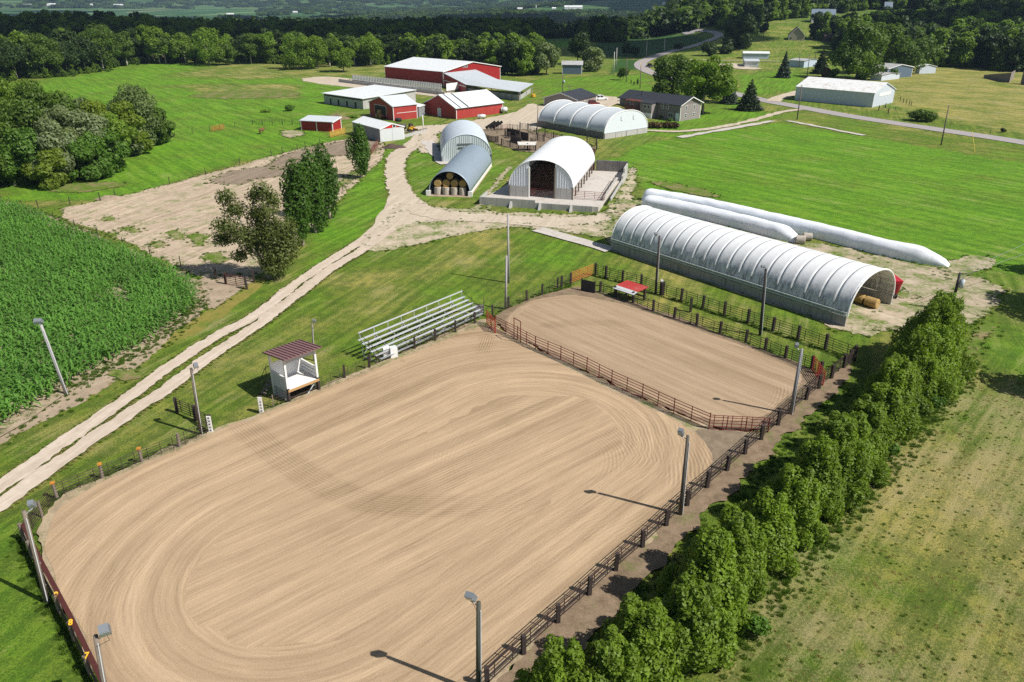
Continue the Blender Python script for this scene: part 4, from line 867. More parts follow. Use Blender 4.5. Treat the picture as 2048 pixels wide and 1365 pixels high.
B = G(761.5, 284.5); rt, T, L, W = gable('white_roof_shed', 'grey shed with a white roof and red gable over white sliding doors', 'shed', B, G(707, 269), G(801, 276.5), 3.2, hgt(G(781, 280.5), 246.5), GREYW, ROOFW, over=.18)
mb = MB(T); mb.prism([(0.05, 3.25), (W-.05, 3.25), (W/2, hgt(G(781, 280.5), 246.5)-.1)], -.06, .02); mb.build('gable_panel', M('bright_red_panel', (.55, .02, .02), .5, .05), rt)
for a, b in ((.15, W/2-.03), (W/2+.03, W-.15)): mb = MB(T); mb.box(-.09, .02, a, b, 0, 3.15); mb.build('sliding_door', M('dull_white_door', (.58, .60, .62), .6, .06), rt)
mb = MB(T); mb.box(-.12, 0, W*.52, W*.66, 3.2, 4.1); f = mb.build('window', WHITE, rt); mb = MB(T); mb.box(-.14, -.1, W*.54, W*.64, 3.3, 4.0); mb.build('pane', DARK, f)
# long open-front shed with block wall
B = G(727, 219); rt, T, L, W = gable('open_front_shed', 'long white-roofed cattle shed with a grey block wall and dark doorways', 'shed', B, G(649, 207), G(776, 198), 3.3, 4.2, CONC, ROOFW, over=.6, ridge_pos=1.0, lo_eave=4.2, corners=False,
   doors=[('y0', L_, L_+1.1, 0, 2.0, DARK) for L_ in (3.5, 8.2, 13, 17.5)])  # doorways and vent strip below: dark sheets, interior shade put into the colour
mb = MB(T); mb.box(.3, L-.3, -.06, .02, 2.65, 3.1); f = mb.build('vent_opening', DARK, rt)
for i in range(9): mb = MB(T); x = .6+(L-1.2)*i/8; mb.box(x-.1, x+.1, -.12, -.02, 2.5, 3.2); mb.build('post', WOOD, rt)
gable('lean_shed', 'low white-roofed link between the red hay barn and the long red barn', 'shed', G(850, 231), G(838, 235), G(838, 219), 3.0, 3.6, GREYW, ROOFW, over=.2, trim=None)
# ---- garage and house
SIDE = M('taupe_siding', (.175, .155, .145), .7, .08, 1); SIDEL = M('light_taupe_siding', (.25, .225, .215), .7, .06, 1); SHING = M('charcoal_shingles', (.030, .034, .045), .85, .3, 1.2, .02)
h = 2.7
B = G(1155, 197+3.5, h); B.z = 0; A = G(1193, 191, h); A.z = 0; C = G(1117, 189, h); C.z = 0
gable('garage', 'grey garage with a black shingle roof beside the parked vehicles', 'garage', B, A, C, h, 4.6, SIDEL, SHING, over=.4, windows=[('y0', 5.2, 6.2, 1.0, 2.0)])
h = 4.7
B = G(1362, 210.5, h); B.z = 0; A = G(1240, 195.5, h); A.z = 0; C = G(1402, 204.5, h); C.z = 0
hm, T, L, W = gable('house', 'taupe ranch house with a long black roof and lower walk-out level', 'house', B, A, C, h, 6.6, SIDE, SHING, over=.6, trimw=.14,
  windows=[('y0', 4.4, 5.3, 3.1, 4.4), ('y0', 6.3, 7.2, 3.1, 4.4), ('y0', 2.5, 4.4, .8, 2.1), ('y0', 17.8, 19.2, 2.9, 4.2), ('x0', 2.2, 3.2, 3.0, 4.2), ('x0', 6.2, 7.2, 3.0, 4.2), ('x0', 2.2, 3.2, .8, 2.0), ('x0', 6.2, 7.2, .8, 2.0)],
  doors=[('y0', .5, 1.5, 0, 2.1, BLUEDOOR)])
mb = MB(T); mb.box(-.03, .02, .15, W-.15, -.1, 4.65); mb.build('end_siding', SIDEL, hm)
mb = MB(T); x0 = 8.8; mb.box(x0, x0+4.4, -2.6, .1, 0, 4.3); e = mb.build('bay_room', SIDEL, hm)
mb = MB(T); mb.slab([(x0-.3, -3.0, 4.5), (x0+4.7, -3.0, 4.5), (x0+4.7, .2, 5.0), (x0-.3, .2, 5.0)], .15); mb.build('bay_roof', SHING, hm)
for a in (x0+.5, x0+1.9): mb = MB(T); mb.box(a, a+1.0, -2.68, -2.6, 2.8, 4.0); f = mb.build('window', WHITE, hm); mb = MB(T); mb.box(a+.1, a+.9, -2.71, -2.67, 2.9, 3.9); mb.build('pane', GLASS, f)
mb = MB(T); mb.box(x0-.2, x0+4.6, -2.75, -2.62, -.1, 1.6); mb.build('white_skirting', WHITE, hm)
DECK = M('redwood_deck', (.14, .045, .032), .8, .25, 2)
dk = hm
mb = MB(T); mb.box(13.6, 19.0, -2.8, .1, 2.0, 2.2); mb.build('deck', DECK, hm)
for i in range(12): mb = MB(T); x = 13.7+i*.48; mb.box(x-.05, x+.05, -2.78, -2.7, 2.2, 3.2); mb.build('baluster', DECK, hm)
mb = MB(T); mb.box(13.6, 19, -2.82, -2.68, 3.15, 3.28); mb.build('deck_rail', DECK, hm)
for i in range(9): mb = MB(T); x = 13.7+i*.65; mb.box(x-.08, x+.08, -2.9, .2, 4.6, 4.8); mb.build('pergola_beam', DECK, hm)
for x in (13.7, 16.3, 18.9): mb = MB(T); mb.box(x-.09, x+.09, -2.8, -2.6, 0, 4.6); mb.build('pergola_post', DECK, hm)
mb = MB(T); mb.tube((17, 2.5, 5.5), (17, 2.5, 7.4), .12, 8); mb.build('vent_pipe', DARK, hm)
mb = MB(); bx = []
q = MB(T); q.hexa([(9, -5.5, 0), (L+3, -6, 0), (L+3, .2, 0), (9, .2, 0), (13.2, -.5, 1.6), (L+1, -1.6, 2.6), (L+1, .2, 2.8), (13.2, .2, 1.7)]); 
tag(q.build('lawn_bank', m_lawn, None, loc=B), kind='structure')
# ---- white machine barn by the road
PALEW = M('pale_steel_wall', (.54, .59, .67), .45, .06, .6, stain=(.42, .48, .52), stain_amt=.35, streak=True)
B = G(1744, 215.5); rt, T, L, W = gable('machine_barn', 'long white steel machine barn with rust-flecked roof by the road', 'barn', B, G(1589, 200.5), G(1794, 206.5), hgt(B, 187), hgt(G(1771, 211), 166.5), PALEW,
  M('rust_flecked_roof', (.76, .77, .77), .45, .05, .6, stain=(.42, .30, .22), stain_amt=.7), over=.25, trim=PALEW)
q = MB(T); q.box(-.05, .02, W*.25, W*.8, 3.2, 4.1); q.build('door_header', WHITE, rt)
for i in range(14): q = MB(T); y = W*(i+1)/15; q.box(-.04, .02, y-.03, y+.03, 0, 4.0); q.build('batten', PALEW, rt)
# ---- other buildings farther off
def far_gable(name, label, B, A, C, eave, ridge, wall, roof, cat='shed', **k):
    b = G(*B); a = G(*A); c = G(*C); z = b.z; a.z = c.z = z
    return gable(name, label, cat, b, a, c, eave, ridge, wall, roof, **k)
BLUEG = M('blue_grey_siding', (.10, .14, .19), .6, .12, .6); LBLUE = M('pale_blue_steel', (.45, .53, .63), .5, .08, .6); OLDR = M('weathered_tin_roof', (.42, .42, .43), .5, .2, .5, stain=(.2, .15, .12), stain_amt=.6)
far_gable('old_shed', 'blue-grey old shed between pale flowering trees beyond the barns', (1163, 149), (1124, 148.5), (1184, 147), 4.2, 5.6, BLUEG, OLDR)
b, T, L, W = far_gable('metal_shed', 'long low pale blue metal shed behind the square white building', (1537, 119), (1486, 118), (1548, 116.5), 3.0, 3.8, LBLUE, ROOFW, trim=None)
far_gable('white_building', 'square white flat-roofed building on the gravel lot', (1517, 135), (1489, 134.5), (1543, 130.5), 2.8, 3.3, M('white_block', (.60, .64, .66), .6, .06), ROOFG, trim=None)
far_gable('storage_shed', 'pale blue storage shed behind the blue spruce', (1607, 136), (1577, 134), (1625, 132), 3.2, 3.7, LBLUE, OLDR, trim=None)
far_gable('blue_shed', 'navy blue shed with a rusty roof under the big trees', (1773, 158), (1742, 155), (1794, 151), 4.2, 5.6, BLUEG, OLDR)
far_gable('lean_shed', 'low white lean-to shed in front of the navy blue shed', (1762, 162), (1740, 160), (1776, 156), 2.2, 2.8, PALEW, OLDR, trim=None)
far_gable('collapsed_shed', 'sagging white shed half hidden by trees beside the dry pasture', (1838, 148), (1830, 147), (1846, 144), 3.0, 4.0, PALEW, ROOFW, trim=None)
HBLUE = M('slate_blue_roof', (.17, .22, .29), .6, .1, .5)
far_gable('hill_house', 'blue-roofed house with white walls on the hilltop drive', (1668, 47), (1622, 46), (1686, 43), 4.6, 10.0, M('pale_siding', (.42, .46, .50), .6, .06), HBLUE, 'house', windows=[('y0', 3, 6, 1, 3), ('y0', 9, 12, 1, 3)])
far_gable('white_house', 'white house among trees on the skyline ridge', (1782, 27), (1768, 27), (1786, 25), 5.0, 8.5, M('white_siding', (.6, .62, .62), .6, .06), HBLUE, 'house', windows=[('y0', 2, 4, 1, 3)])
TAN = M('tan_siding', (.36, .32, .25), .7, .08); BRN = M('brown_shingles', (.10, .075, .065), .9, .2)
far_gable('tan_house', 'tan house with a steep brown gable roof below the hill', (1608, 82), (1606, 77.5), (1577, 81.5), 3.6, 8.6, TAN, BRN, 'house', windows=[('x0', 3, 4.4, 1, 2.4), ('x0', 8, 9.4, 1, 2.4)])
far_gable('brown_cabin', 'small brown cabin at the edge of the dark trees', (1649, 84), (1664, 84), (1647, 81), 3.2, 5.4, BRN, BRN, 'house', trim=None)
far_gable('road_house', 'pale two-storey house behind the bend of the road', (1388, 53), (1378, 52), (1392, 51), 6, 9, M('pale_grey_siding', (.40, .42, .45), .7, .06), HBLUE, 'house', windows=[('y0', 2, 4, 2, 4)])
far_gable('ridge_house', 'grey house in the trees right of the pale two-storey house', (1415, 52), (1407, 52), (1418, 50), 5, 8, M('mid_grey_siding', (.33, .35, .36), .7, .06), HBLUE, 'house', trim=None)
# concrete bunker silo in the dry pasture
root = empty('bunker_silo', G(2018, 166), 'weathered concrete bunker walls at the edge of the dry pasture', 'bunker silo'); o = Vector(root.location)
CR = M('old_brown_concrete', (.22, .19, .17), .9, .25, .8)
for (p, q, h0, h1) in (((1968, 156), (2018, 166), 1.2, 4.0), ((2018, 166), (2027, 158), 4.0, 3.5), ((2042, 168), (2110, 176), 5.5, 5.0)):
    a, b = G(*p)-o, G(*q)-o; mb = MB(); mb.hexa([(a.x, a.y, -.3), (b.x, b.y, -.3), (b.x, b.y+.5, -.3), (a.x, a.y+.5, -.3), (a.x, a.y, h0), (b.x, b.y, h1), (b.x, b.y+.5, h1), (a.x, a.y+.5, h0)]); mb.build('wall', CR, root)
# farm buildings and silos out in the valley
FW = M('far_white_wall', (.72, .73, .74), .6, .05); FR = M('far_red_wall', (.35, .12, .09), .6, .1)
VAL = [((54, 14), 17, 'white cattle barn at the left end of the valley field', FW), ((102, 12.5), 17, 'second white cattle barn in the valley field', FW), ((180, 11.5), 9, 'small white shed in the middle valley field', FW), ((236, 14), 18, 'white barn on a dark knoll in the valley', FW),
       ((460, 32), 14, 'white farmhouse near the valley track', FW), ((590, 26.5), 9, 'small white barn in the central valley', FW), ((272, 15), 4, 'tiny pale shed beside the dark knoll', FW), ((1108, 19), 8, 'white dairy barn beside the tall silos', FW), ((1147, 19), 36, 'very long low barn right of the silos', FW), ((1040, 20), 10, 'low tan barn left of the silos', M('far_tan', (.4, .35, .3))),
       ((1332, 10), 13, 'white farm building on the far ridge', FW), ((1348, 11.5), 9, 'red far barn beside the ridge farm building', FR), ((848, 47), 22, 'white hall in the river valley village', FW), ((815, 44), 9, 'small white house in the valley village', FW), ((868, 42.5), 8, 'pale house behind the valley hall', FW), ((870, 105), 8, 'white house glimpsed through trees behind the red barn', FW), ((886, 108), 7, 'second white house glimpsed through the dark trees', FW)]
for (px, py), wpx, lb, mt in VAL:
    b = G(px, py); k = wpx/ppm(b); gable('valley_barn', lb, 'barn', b+Vector((k/2, 0, 0)), b-Vector((k/2, 0, 0)), b+Vector((k/2, max(6, k*.4), 0)), min(8, 2+k*.12), min(13, 4+k*.2), mt, FW, trim=None, over=.4)
for px, top, lb in ((1072, 10, 'left tall grey silo in the valley farm'), (1138, 11.5, 'right tall pale silo in the valley farm')):
    b = G(px, 19.5); h = hgt(b, top); root = empty('silo', b, lb, 'silo'); mb = MB(); mb.tube((0, 0, -1), (0, 0, h*.9), h*.10, 16); mb.build('tower', M('silo_concrete', (.55, .55, .55), .8, .1, .2), root, True)
    mb = MB(); mb.tube((0, 0, h*.9), (0, 0, h), h*.10, 16, h*.03); mb.build('dome', STEEL, root, True)
# ================================================================== FENCES
def post_mesh(h, wd, mat, name='post', round_=False, nz=0):
    mb = MB()
    if round_: mb.tube((0, 0, -.2), (0, 0, h), wd/2, 8, wd/2*.92)
    else:
        a = wd/2; j = lambda: random.uniform(-.012, .012)
        mb.hexa([(-a, -a, -.2), (a, -a, -.2), (a, a, -.2), (-a, a, -.2), (-a+j(), -a+j(), h+j()), (a+j(), -a+j(), h+j()), (a+j(), a+j(), h+j()), (-a+j(), a+j(), h+j())])
    return mb.mesh(name, mat)
_pm = {}
def shared(key, fn):
    if key not in _pm: _pm[key] = fn()
    return _pm[key]
def rail_mesh(r, mat):
    mb = MB(); mb.tube((0, 0, 0), (1, 0, 0), r, 5); return mb.mesh('rail', mat)
def upright_mesh(h0, h1, r, mat):
    mb = MB(); mb.tube((0, 0, h0-.05), (0, 0, h1+.04), r, 5); return mb.mesh('upright', mat)
def fence(label, P, h=1.65, wd=.26, pmat=None, rmat=None, rails=(.25, .5, .75, 1.0, 1.25, 1.45), r=.03, stiles=1, rnd=False, group=None, world=False, lean=.02, skip=(), side=.12, name='pipe_fence', cat='fence', ends=True, tops=None):
    W = [Vector(p) if world else G(*p) for p in P]; root = empty(name, W[0], label, cat, group); pmat = pmat or TIE; rmat = rmat or PIPE_D
    pm = [shared(('post', h, wd, pmat.name, rnd, k), lambda: post_mesh(h*random.uniform(.96, 1.05), wd, pmat, 'post', rnd)) for k in range(4)]
    posts = []
    for i, p in enumerate(W):
        if not ends and i in (0, len(W)-1): continue
        o = inst('post', pm[i % 4], root, p-W[0], (random.gauss(0, lean), random.gauss(0, lean), random.uniform(0, .4))); posts.append(o)
        if tops and i in tops:
            mb = MB(); mb.box(-wd/2-.012, wd/2+.012, -wd/2-.012, wd/2+.012, h*.95, h*1.045); mb.build('painted_top', M('orange_paint', (.50, .22, .04), .6, .2, 4), o)
    if rails:
        rm = shared(('rail', r, rmat.name), lambda: rail_mesh(r, rmat)); um = shared(('upright', rails[0], rails[-1], r, rmat.name), lambda: upright_mesh(rails[0], rails[-1], r*1.1, rmat))
        for i, (a, b) in enumerate(zip(W, W[1:])):
            if i in skip: continue
            d = b-a; n = Vector((d.y, -d.x, 0)).normalized()*side; L = Vector((d.x, d.y, 0)).length
            for z in rails: inst('rail', rm, root, a-W[0]+n+Vector((0, 0, z+random.uniform(-.012, .012))), (0, -math.atan2(d.z, L), math.atan2(d.y, d.x)), (L, 1, 1))
            for k in range(stiles): inst('upright', um, root, a.lerp(b, (k+.5)/stiles)-W[0]+n*1.05)
    return root, W
RIGHT = [(975, 1380), (1047, 1312), (1116, 1249), (1178, 1194), (1231, 1145), (1284.5, 1098), (1332, 1055), (1374, 1015), (1413, 979), (1453, 945), (1489, 912), (1521.5, 883), (1555, 854), (1584, 827), (1611, 803), (1637, 781), (1662, 760), (1687, 739)]
fence('dark pipe fence with square black posts along the hedge side of both arenas', RIGHT, 1.6, .25, side=-.16, stiles=2)
DIV = [(990, 660), (1035, 683), (1071, 702), (1121, 723), (1173, 747), (1223, 773), (1284, 801), (1347, 831), (1417, 862)]
fence('maroon pipe panels dividing the big arena from the small arena', DIV, 1.75, .10, PIPE_R, PIPE_R, (.2, .5, .8, 1.1, 1.4, 1.68), .036, 1, True, side=0, lean=.01, name='panel_fence')
fence('maroon pipe gate panels closing the corner between the divider and hedge fence', [(1417, 862), (1452, 864), (1490, 866), (1535, 869)], 1.6, .10, PIPE_R, PIPE_R, (.2, .5, .8, 1.1, 1.4, 1.6), .032, 2, True, side=0, lean=.01, name='panel_fence')
TOP = [(115, 998), (206, 960), (285, 927), (360, 897), (423, 865)]
fence('thin pipe fence with orange topped posts along the driveway side of the big arena', TOP, 1.45, .27, WOOD, PIPE_D, (.15, .4, .65, .9, 1.15, 1.35), .022, 3, True, side=.1, tops=(0, 1, 2))
fence('short wing of dark pipe gate beside the arena entrance light pole', [(355, 826), (392, 842), (423, 864)], 1.6, .26, TIE, PIPE_D, (.3, .55, .8, 1.05, 1.3, 1.5), .032, 2, side=0, lean=.01)
fence('thin wire and pipe fence between the white marker post and the bleachers', [(524, 826), (548, 815), (579, 805)], 1.3, .10, WOOD, PIPE_D, (.3, .6, .9, 1.2), .014, 2, side=0, ends=False)
fence('thin pipe fence from the announcer booth along the front of the bleachers', [(637, 781), (690, 759), (739, 738), (829.6, 700.5), (871, 684), (911, 667), (949.6, 650)], 1.5, .22, TIE, PIPE_D, (.25, .5, .75, 1.0, 1.25), .018, 3, side=-.1)
fence('thin wire fence with dark posts behind the small arena', [(985.5, 635), (1017, 619), (1053.5, 604.5), (1084, 592), (1115, 578), (1123, 575), (1141.5, 569)], 1.55, .22, TIE, PIPE_D, (.3, .6, .9, 1.2, 1.45), .016, 3, side=-.1)
OUTER = [(1191, 551), (1211.5, 557), (1244.5, 565.5), (1282, 575), (1323.6, 591), (1361.7, 603.5), (1405, 617.5), (1448, 632), (1495, 647), (1545, 663), (1595, 680), (1650, 699.6), (1708, 722)]
fence('dark pipe fence with square posts on the hoop building side of the alley', OUTER, 1.75, .26, side=.1, stiles=2, rails=(.25, .52, .79, 1.06, 1.33, 1.6), r=.032)
INNER = [(1200, 587), (1230, 597), (1266, 609), (1306, 625), (1348, 639.5), (1393, 654), (1439, 670), (1491, 686), (1530, 703), (1570, 720), (1622, 741), (1640, 752)]
fence('dark pipe fence between the small arena and the alley', INNER, 1.6, .24, side=.1, stiles=2, rails=(.2, .45, .7, .95, 1.2, 1.45), r=.032)
fence('short dark pipe fence closing the hedge end of the alley', [(1687, 739), (1698, 730), (1708, 722)], 1.7, .22, side=0, stiles=2)
pipe_gate(None, G(1143, 568), G(1190, 550), .25, 1.6, 7, PIPE_O, label='rusty orange pipe gate at the far end of the alley', r=.04, ups=(0, .33, .67, 1))
pipe_gate(None, G(1623, 742), G(1645, 775), .25, 1.7, 7, PIPE_RED, label='bright red pipe gate at the hedge corner of the small arena', r=.04, ups=(0, .5, 1))
pipe_gate(None, G(974, 650), G(991, 670), .25, 1.8, 7, PIPE_RED, label='bright red pipe gate at the right end of the bleachers', r=.045)
root = empty('tall_gateway', G(1028, 681), 'tall maroon pipe gate frame over the divider panels', 'gateway'); d = G(1041, 689)-G(1028, 681)
mb = MB(); mb.tube((0, 0, 0), (0, 0, 2.7), .05, 6); mb.build('upright', PIPE_R, root); mb = MB(); mb.tube(d, d+Vector((0, 0, 2.7)), .05, 6); mb.build('upright', PIPE_R, root)
mb = MB(); mb.tube((0, 0, 2.7), d+Vector((0, 0, 2.7)), .05, 6); mb.build('crossbar', PIPE_R, root)
# mid-alley post and stub gate
for px, lb in (((1323.6, 591), 'wide dark double post on the outer alley fence'), ((1381, 625), 'lone dark post standing inside the alley')):
    p = G(*px); mb = MB(); mb.box(-.3 if 'wide' in lb else -.13, .3 if 'wide' in lb else .13, -.13, .13, -.2, 1.8); tag(mb.build('fence_post', TIE, None, loc=p+Vector((0, .1, 0))), lb, 'post')
root = empty('windbreak_screen', G(1163, 584), 'black solid panel standing at the far corner of the small arena', 'panel'); d = G(1189, 590)-G(1163, 584)
mb = MB(); mb.hexa([(0, 0, .1), tuple(d+Vector((0, 0, .1))), tuple(d+Vector((0, .08, .1))), (0, .08, .1), (0, 0, 1.7), tuple(d+Vector((0, 0, 1.7))), tuple(d+Vector((0, .08, 1.7))), (0, .08, 1.7)]); mb.build('sheet', M('black_rubber_sheet', (.03, .032, .035), .6, .3), root)
for q in (Vector((0, 0, 0)), d): mb = MB(); mb.box(q.x-.08, q.x+.08, q.y+.08, q.y+.24, 0, 1.8); mb.build('post', TIE, root)
# left fence: maroon top plank, rails and numbered posts
LEFT = [(14, 1010), (50, 1082), (66, 1117), (88, 1163), (121, 1226), (150, 1282), (182, 1349), (215, 1418)]
rt, W = fence('maroon plank topped fence with yellow numbered posts at the near end of the big arena', LEFT[1:], 1.5, .30, WOOD, PIPE_D, (.15, .36, .57, .78, .99, 1.2), .026, 2, True, side=.0, lean=.01, name='plank_fence')
MAR = M('maroon_plank', (.075, .020, .016), .7, .2, 2)
for a, b in zip(W, W[1:]):
    o = W[0]; d = (b-a).normalized(); n = Vector((-d.y, d.x, 0))*-.26 if False else Vector((d.y, -d.x, 0))*-.2
    mb = MB(); mb.beam(a-o+n+Vector((0, 0, 1.38)), b-o+n+Vector((0, 0, 1.38)), .27, .07); mb.build('top_plank', MAR, rt)
fence('dark pipe corner panel joining the numbered fence to the driveway fence', [LEFT[1], (85, 1035), (115, 998)], 1.45, .2, WOOD, PIPE_D, (.15, .36, .57, .78, .99, 1.2, 1.4), .026, 1, True, side=0)
def text(par, body, size, loc, rot, mat, ext=.004, name='lettering'):
    cu = bpy.data.curves.new(name, 'FONT'); cu.body = body; cu.size = size; cu.align_x = 'CENTER'; cu.align_y = 'CENTER'; cu.extrude = ext; cu.offset = size*.03
    o = bpy.data.objects.new(name, cu); COL.objects.link(o); dg = bpy.context.evaluated_depsgraph_get(); me = bpy.data.meshes.new_from_object(o.evaluated_get(dg)); bpy.data.objects.remove(o)
    me.materials.clear(); me.materials.append(mat); o = inst(name, me, par, loc, rot); return o
YEL = M('yellow_number_paint', (.80, .42, .02), .55, .08)
for k, ch in ((3, '9'), (4, '8'), (5, '7')):
    a = W[k]-W[0]; text(rt, ch, .46, a+Vector((.22, -.18, 1.62)), (math.radians(38), 0, math.radians(12)), YEL, .02, 'number')
# marker boards at the entrance
for px, lb in (((423, 865), 'white marker board with dark marks on the gate post by the light pole'), ((524, 826), 'white marker board with dark marks on the post by the announcer booth')):
    p = G(*px); root = empty('marker_post', p+Vector((.05, -.05, 0)), lb, 'marker board'); mb = MB(); mb.box(-.16, .12, -.10, .16, -.2, 1.75); mb.build('post', TIE, root)
    mb = MB(); mb.box(-.17, .19, -.20, -.10, .05, 1.72); bo = mb.build('board', WHITE, root)
    for i in range(5 if '423' in str(px) else 4):
        z = .28+i*.31; mb = MB(); mb.box(-.06+.05*(i % 2), .08+.03*(i % 2), -.215, -.2, z, z+.06); mb.box(.0, .05, -.215, -.2, z, z+.16); mb.build('mark', DARK, bo)

# pasture, paddock and yard fences
def wire(label, P, h=1.4, wd=.13, **k): return fence(label, P, h, wd, k.pop('pm', TIE), k.pop('rm', PIPE_D), k.pop('rails', (.4, .8, 1.15)), k.pop('r', .010), k.pop('stiles', 2), True, side=0, **k)
wire('wire fence with thin dark posts along the edge of the corn and dirt paddock', [(5, 408), (22, 413), (47, 420), (77, 418), (108, 441), (151, 459), (197, 477), (247, 495), (301, 513), (362, 534), (432, 560)], 1.6)
wire('wire fence between the dirt paddock and the green pasture', [(77, 418), (141, 411), (201, 402), (231, 397), (339, 370), (412, 351), (480, 330), (543, 313), (565, 308), (595, 301), (611, 298), (640, 290)], 1.6, .16)
wire('dark post fence across the near pasture behind the red three-sided shed', [(505, 250), (525, 250), (545, 250), (565, 250), (585, 250), (600, 250)], 1.5, .2, rails=(.5, 1.0, 1.35), r=.03)
wire('low pasture fence with a rusty panel at the far pasture corner', [(350, 272), (385, 267), (420, 262), (440, 259), (470, 254), (505, 250)], 1.3, .14)
pipe_gate(None, G(424, 264), G(449, 259), .2, 1.4, 5, PIPE_O, label='rusty red panel in the low pasture fence', r=.05, ups=(0, .33, .67, 1))
pipe_gate(None, G(661, 276), G(690, 268), .2, 1.6, 6, M('yellow_gate_paint', (.6, .33, .05), .6), label='yellow pipe gate beside the white-roofed grey shed', r=.06)
pipe_gate(None, G(453, 570), G(494, 578), .2, 1.5, 6, PIPE_R, label='maroon pipe gate in the shade of the ragged cottonwood', r=.04)
fence('heavy dark posts holding the maroon gate under the ragged cottonwood', [(432, 558), (452, 569), (494, 579), (508, 565)], 1.7, .28, TIE, None, None, name='gate_posts')
wire('wire fence along the driveway lawn beside the clipped trees', [(508, 565), (600, 480), (652, 418), (672, 398), (686, 385), (706, 362), (742, 308), (757, 290)], 1.3, .12)
pipe_gate(None, G(741, 313), G(757, 291), .2, 1.5, 5, PIPE_R, label='faded maroon gate near the white sliding doors', r=.05)
wire('wire fence beside the dry pasture across the road', [(1790, 222), (1830, 236), (1900, 254), (1980, 268), (2060, 282), (2160, 300)], 1.3, .12)
wire('short row of pasture posts behind the white machine barn', [(1800, 203), (1806, 207), (1812, 209), (1818, 211), (1822, 212)], 1.7, .22, rails=None)
wire('leaning corner posts in front of the white machine barn', [(1757, 222), (1770, 217), (1776, 228)], 1.7, .3, rails=(.5, 1.0), r=.02)
# feed lot: windbreak fence of white boards on a grey wall, bunk
root = empty('windbreak_fence', G(705, 166), 'long white slatted windbreak fence in front of the largest red barn', 'fence'); o = Vector(root.location); p = G(705, 166)-o; q = G(884, 186)-o
d = (q-p).normalized(); L = (q-p).length; n = int(L/1.0)
mb = MB(); mb.beam(p+Vector((0, 0, .6)), q+Vector((0, 0, .6)), .3, 1.2); mb.build('low_wall', CONC, root)
mb = MB()
for i in range(n): a = p+d*(L*(i+.1)/n); b = p+d*(L*(i+.9)/n); mb.beam(a+Vector((0, -.1, 2.3)), b+Vector((0, -.1, 2.3)), .06, 2.0)
k = mb.build('slat', WHITE, root); k['kind'] = 'stuff'
root = empty('feed_bunk', G(678, 161), 'long concrete feed bunk with a pale rail in the feed lot', 'feed bunk'); o = Vector(root.location)
for off, hh in ((0, .9), (1.6, 1.3)):
    p, q = G(678, 163+off)-o, G(890, 190+off)-o; mb = MB(); mb.beam(p+Vector((0, 0, hh/2)), q+Vector((0, 0, hh/2)), .3, hh); mb.build('curb', CONC, root)
p, q = G(700, 166)-o, G(890, 191)-o; mb = MB(); mb.beam(p+Vector((0, -.3, 1.5)), q+Vector((0, -.3, 1.5)), .2, .15); mb.build('rail', WHITE, root)
for i in range(14): a = p.lerp(q, i/13); mb = MB(); mb.box(a.x-.1, a.x+.1, a.y-.4, a.y-.2, 0, 1.7); mb.build('post', WOOD, root)
root = empty('windbreak_fence', G(893, 186), 'short white sheet windbreak between the red barns', 'fence'); q = G(931, 181)-Vector(root.location); mb = MB(); mb.beam((0, 0, 2.0), q+Vector((0, 0, 2.0)), .15, 2.6); mb.build('sheet', WHITE, root); mb = MB(); mb.beam((0, 0, .35), q+Vector((0, 0, .35)), .25, .7); mb.build('low_wall', CONC_D, root)
# concrete bunk and rails right of the white-roofed shed
root = empty('feed_bunk', G(803, 277), 'concrete bunk with dark rails beside the white sliding doors', 'feed bunk'); q = G(853, 265)-Vector(root.location)
mb = MB(); mb.beam((0, 0, .4), q+Vector((0, 0, .4)), .4, .8); mb.build('curb', CONC, root); mb = MB(); mb.tube((0, -.1, 1.1), q+Vector((0, -.1, 1.1)), .07, 5); mb.build('rail', PIPE_D, root)
for i in range(5): a = q*(i/4); mb = MB(); mb.tube((a.x, a.y-.1, 0), (a.x, a.y-.1, 1.3), .07, 5); mb.build('post', PIPE_D, root)
# cattle pens between the hoop sheds
def pen(label, P, **k): return fence(label, P, k.pop('h', 1.8), k.pop('wd', .26), TIE, k.pop('rm', PIPE_D), k.pop('rails', (.3, .6, .9, 1.2, 1.5)), k.pop('r', .045), 2, side=0, **k)
pen('dark plank pen fence along the near side of the cattle pens', [(1003, 291), (1020, 295), (1037, 298), (1055, 302), (1071, 301)])
pen('dark curved working-chute fence beside the silver arched shed', [(942, 262), (952, 270), (966, 279), (978, 285), (996, 286)], rails=(.25, .5, .75, 1.0, 1.25, 1.5), r=.09)
pen('dark pipe fence along the back hoop building side of the pens', [(1040, 258), (1056, 260), (1073, 270), (1090, 272), (1107, 278), (1124, 282)])
pen('thin maroon pipe fence on the gravel lot side of the pens', [(990, 262), (1000, 261), (1020, 260), (1040, 262)], wd=.14, rm=PIPE_R)
pen('dark pen divider posts in the middle of the cattle pens', [(1010, 272), (1018, 278), (1025, 270), (1036, 283)])
pen('dark pipe fence reaching behind the hoop barn toward the yard wall', [(1062, 290), (1075, 281), (1088, 284)])
pen('dark posts on the gravel beyond the hoop barn roof', [(1174, 287), (1192, 291), (1193, 300)], rails=(.5, 1.0, 1.4))
root = empty('loading_chute', G(986, 262), 'black ramped loading chute pointing up beside the cattle pens', 'loading chute')
root.scale = (.6, .6, .62)
for dx in (0, 1.7, 3.2): mb = MB(); mb.beam((dx-3.4, .5, 1.1), (dx+1.2, 0, 4.0), .35, 1.2); mb.beam((dx-2.3, .4, 0), (dx-2.3, .4, 1.8), .3, .3); mb.beam((dx+.6, 0, 0), (dx+.6, 0, 3.2), .3, .3); mb.build('ramp_side', M('black_planks', (.03, .028, .027), .7, .3), root)
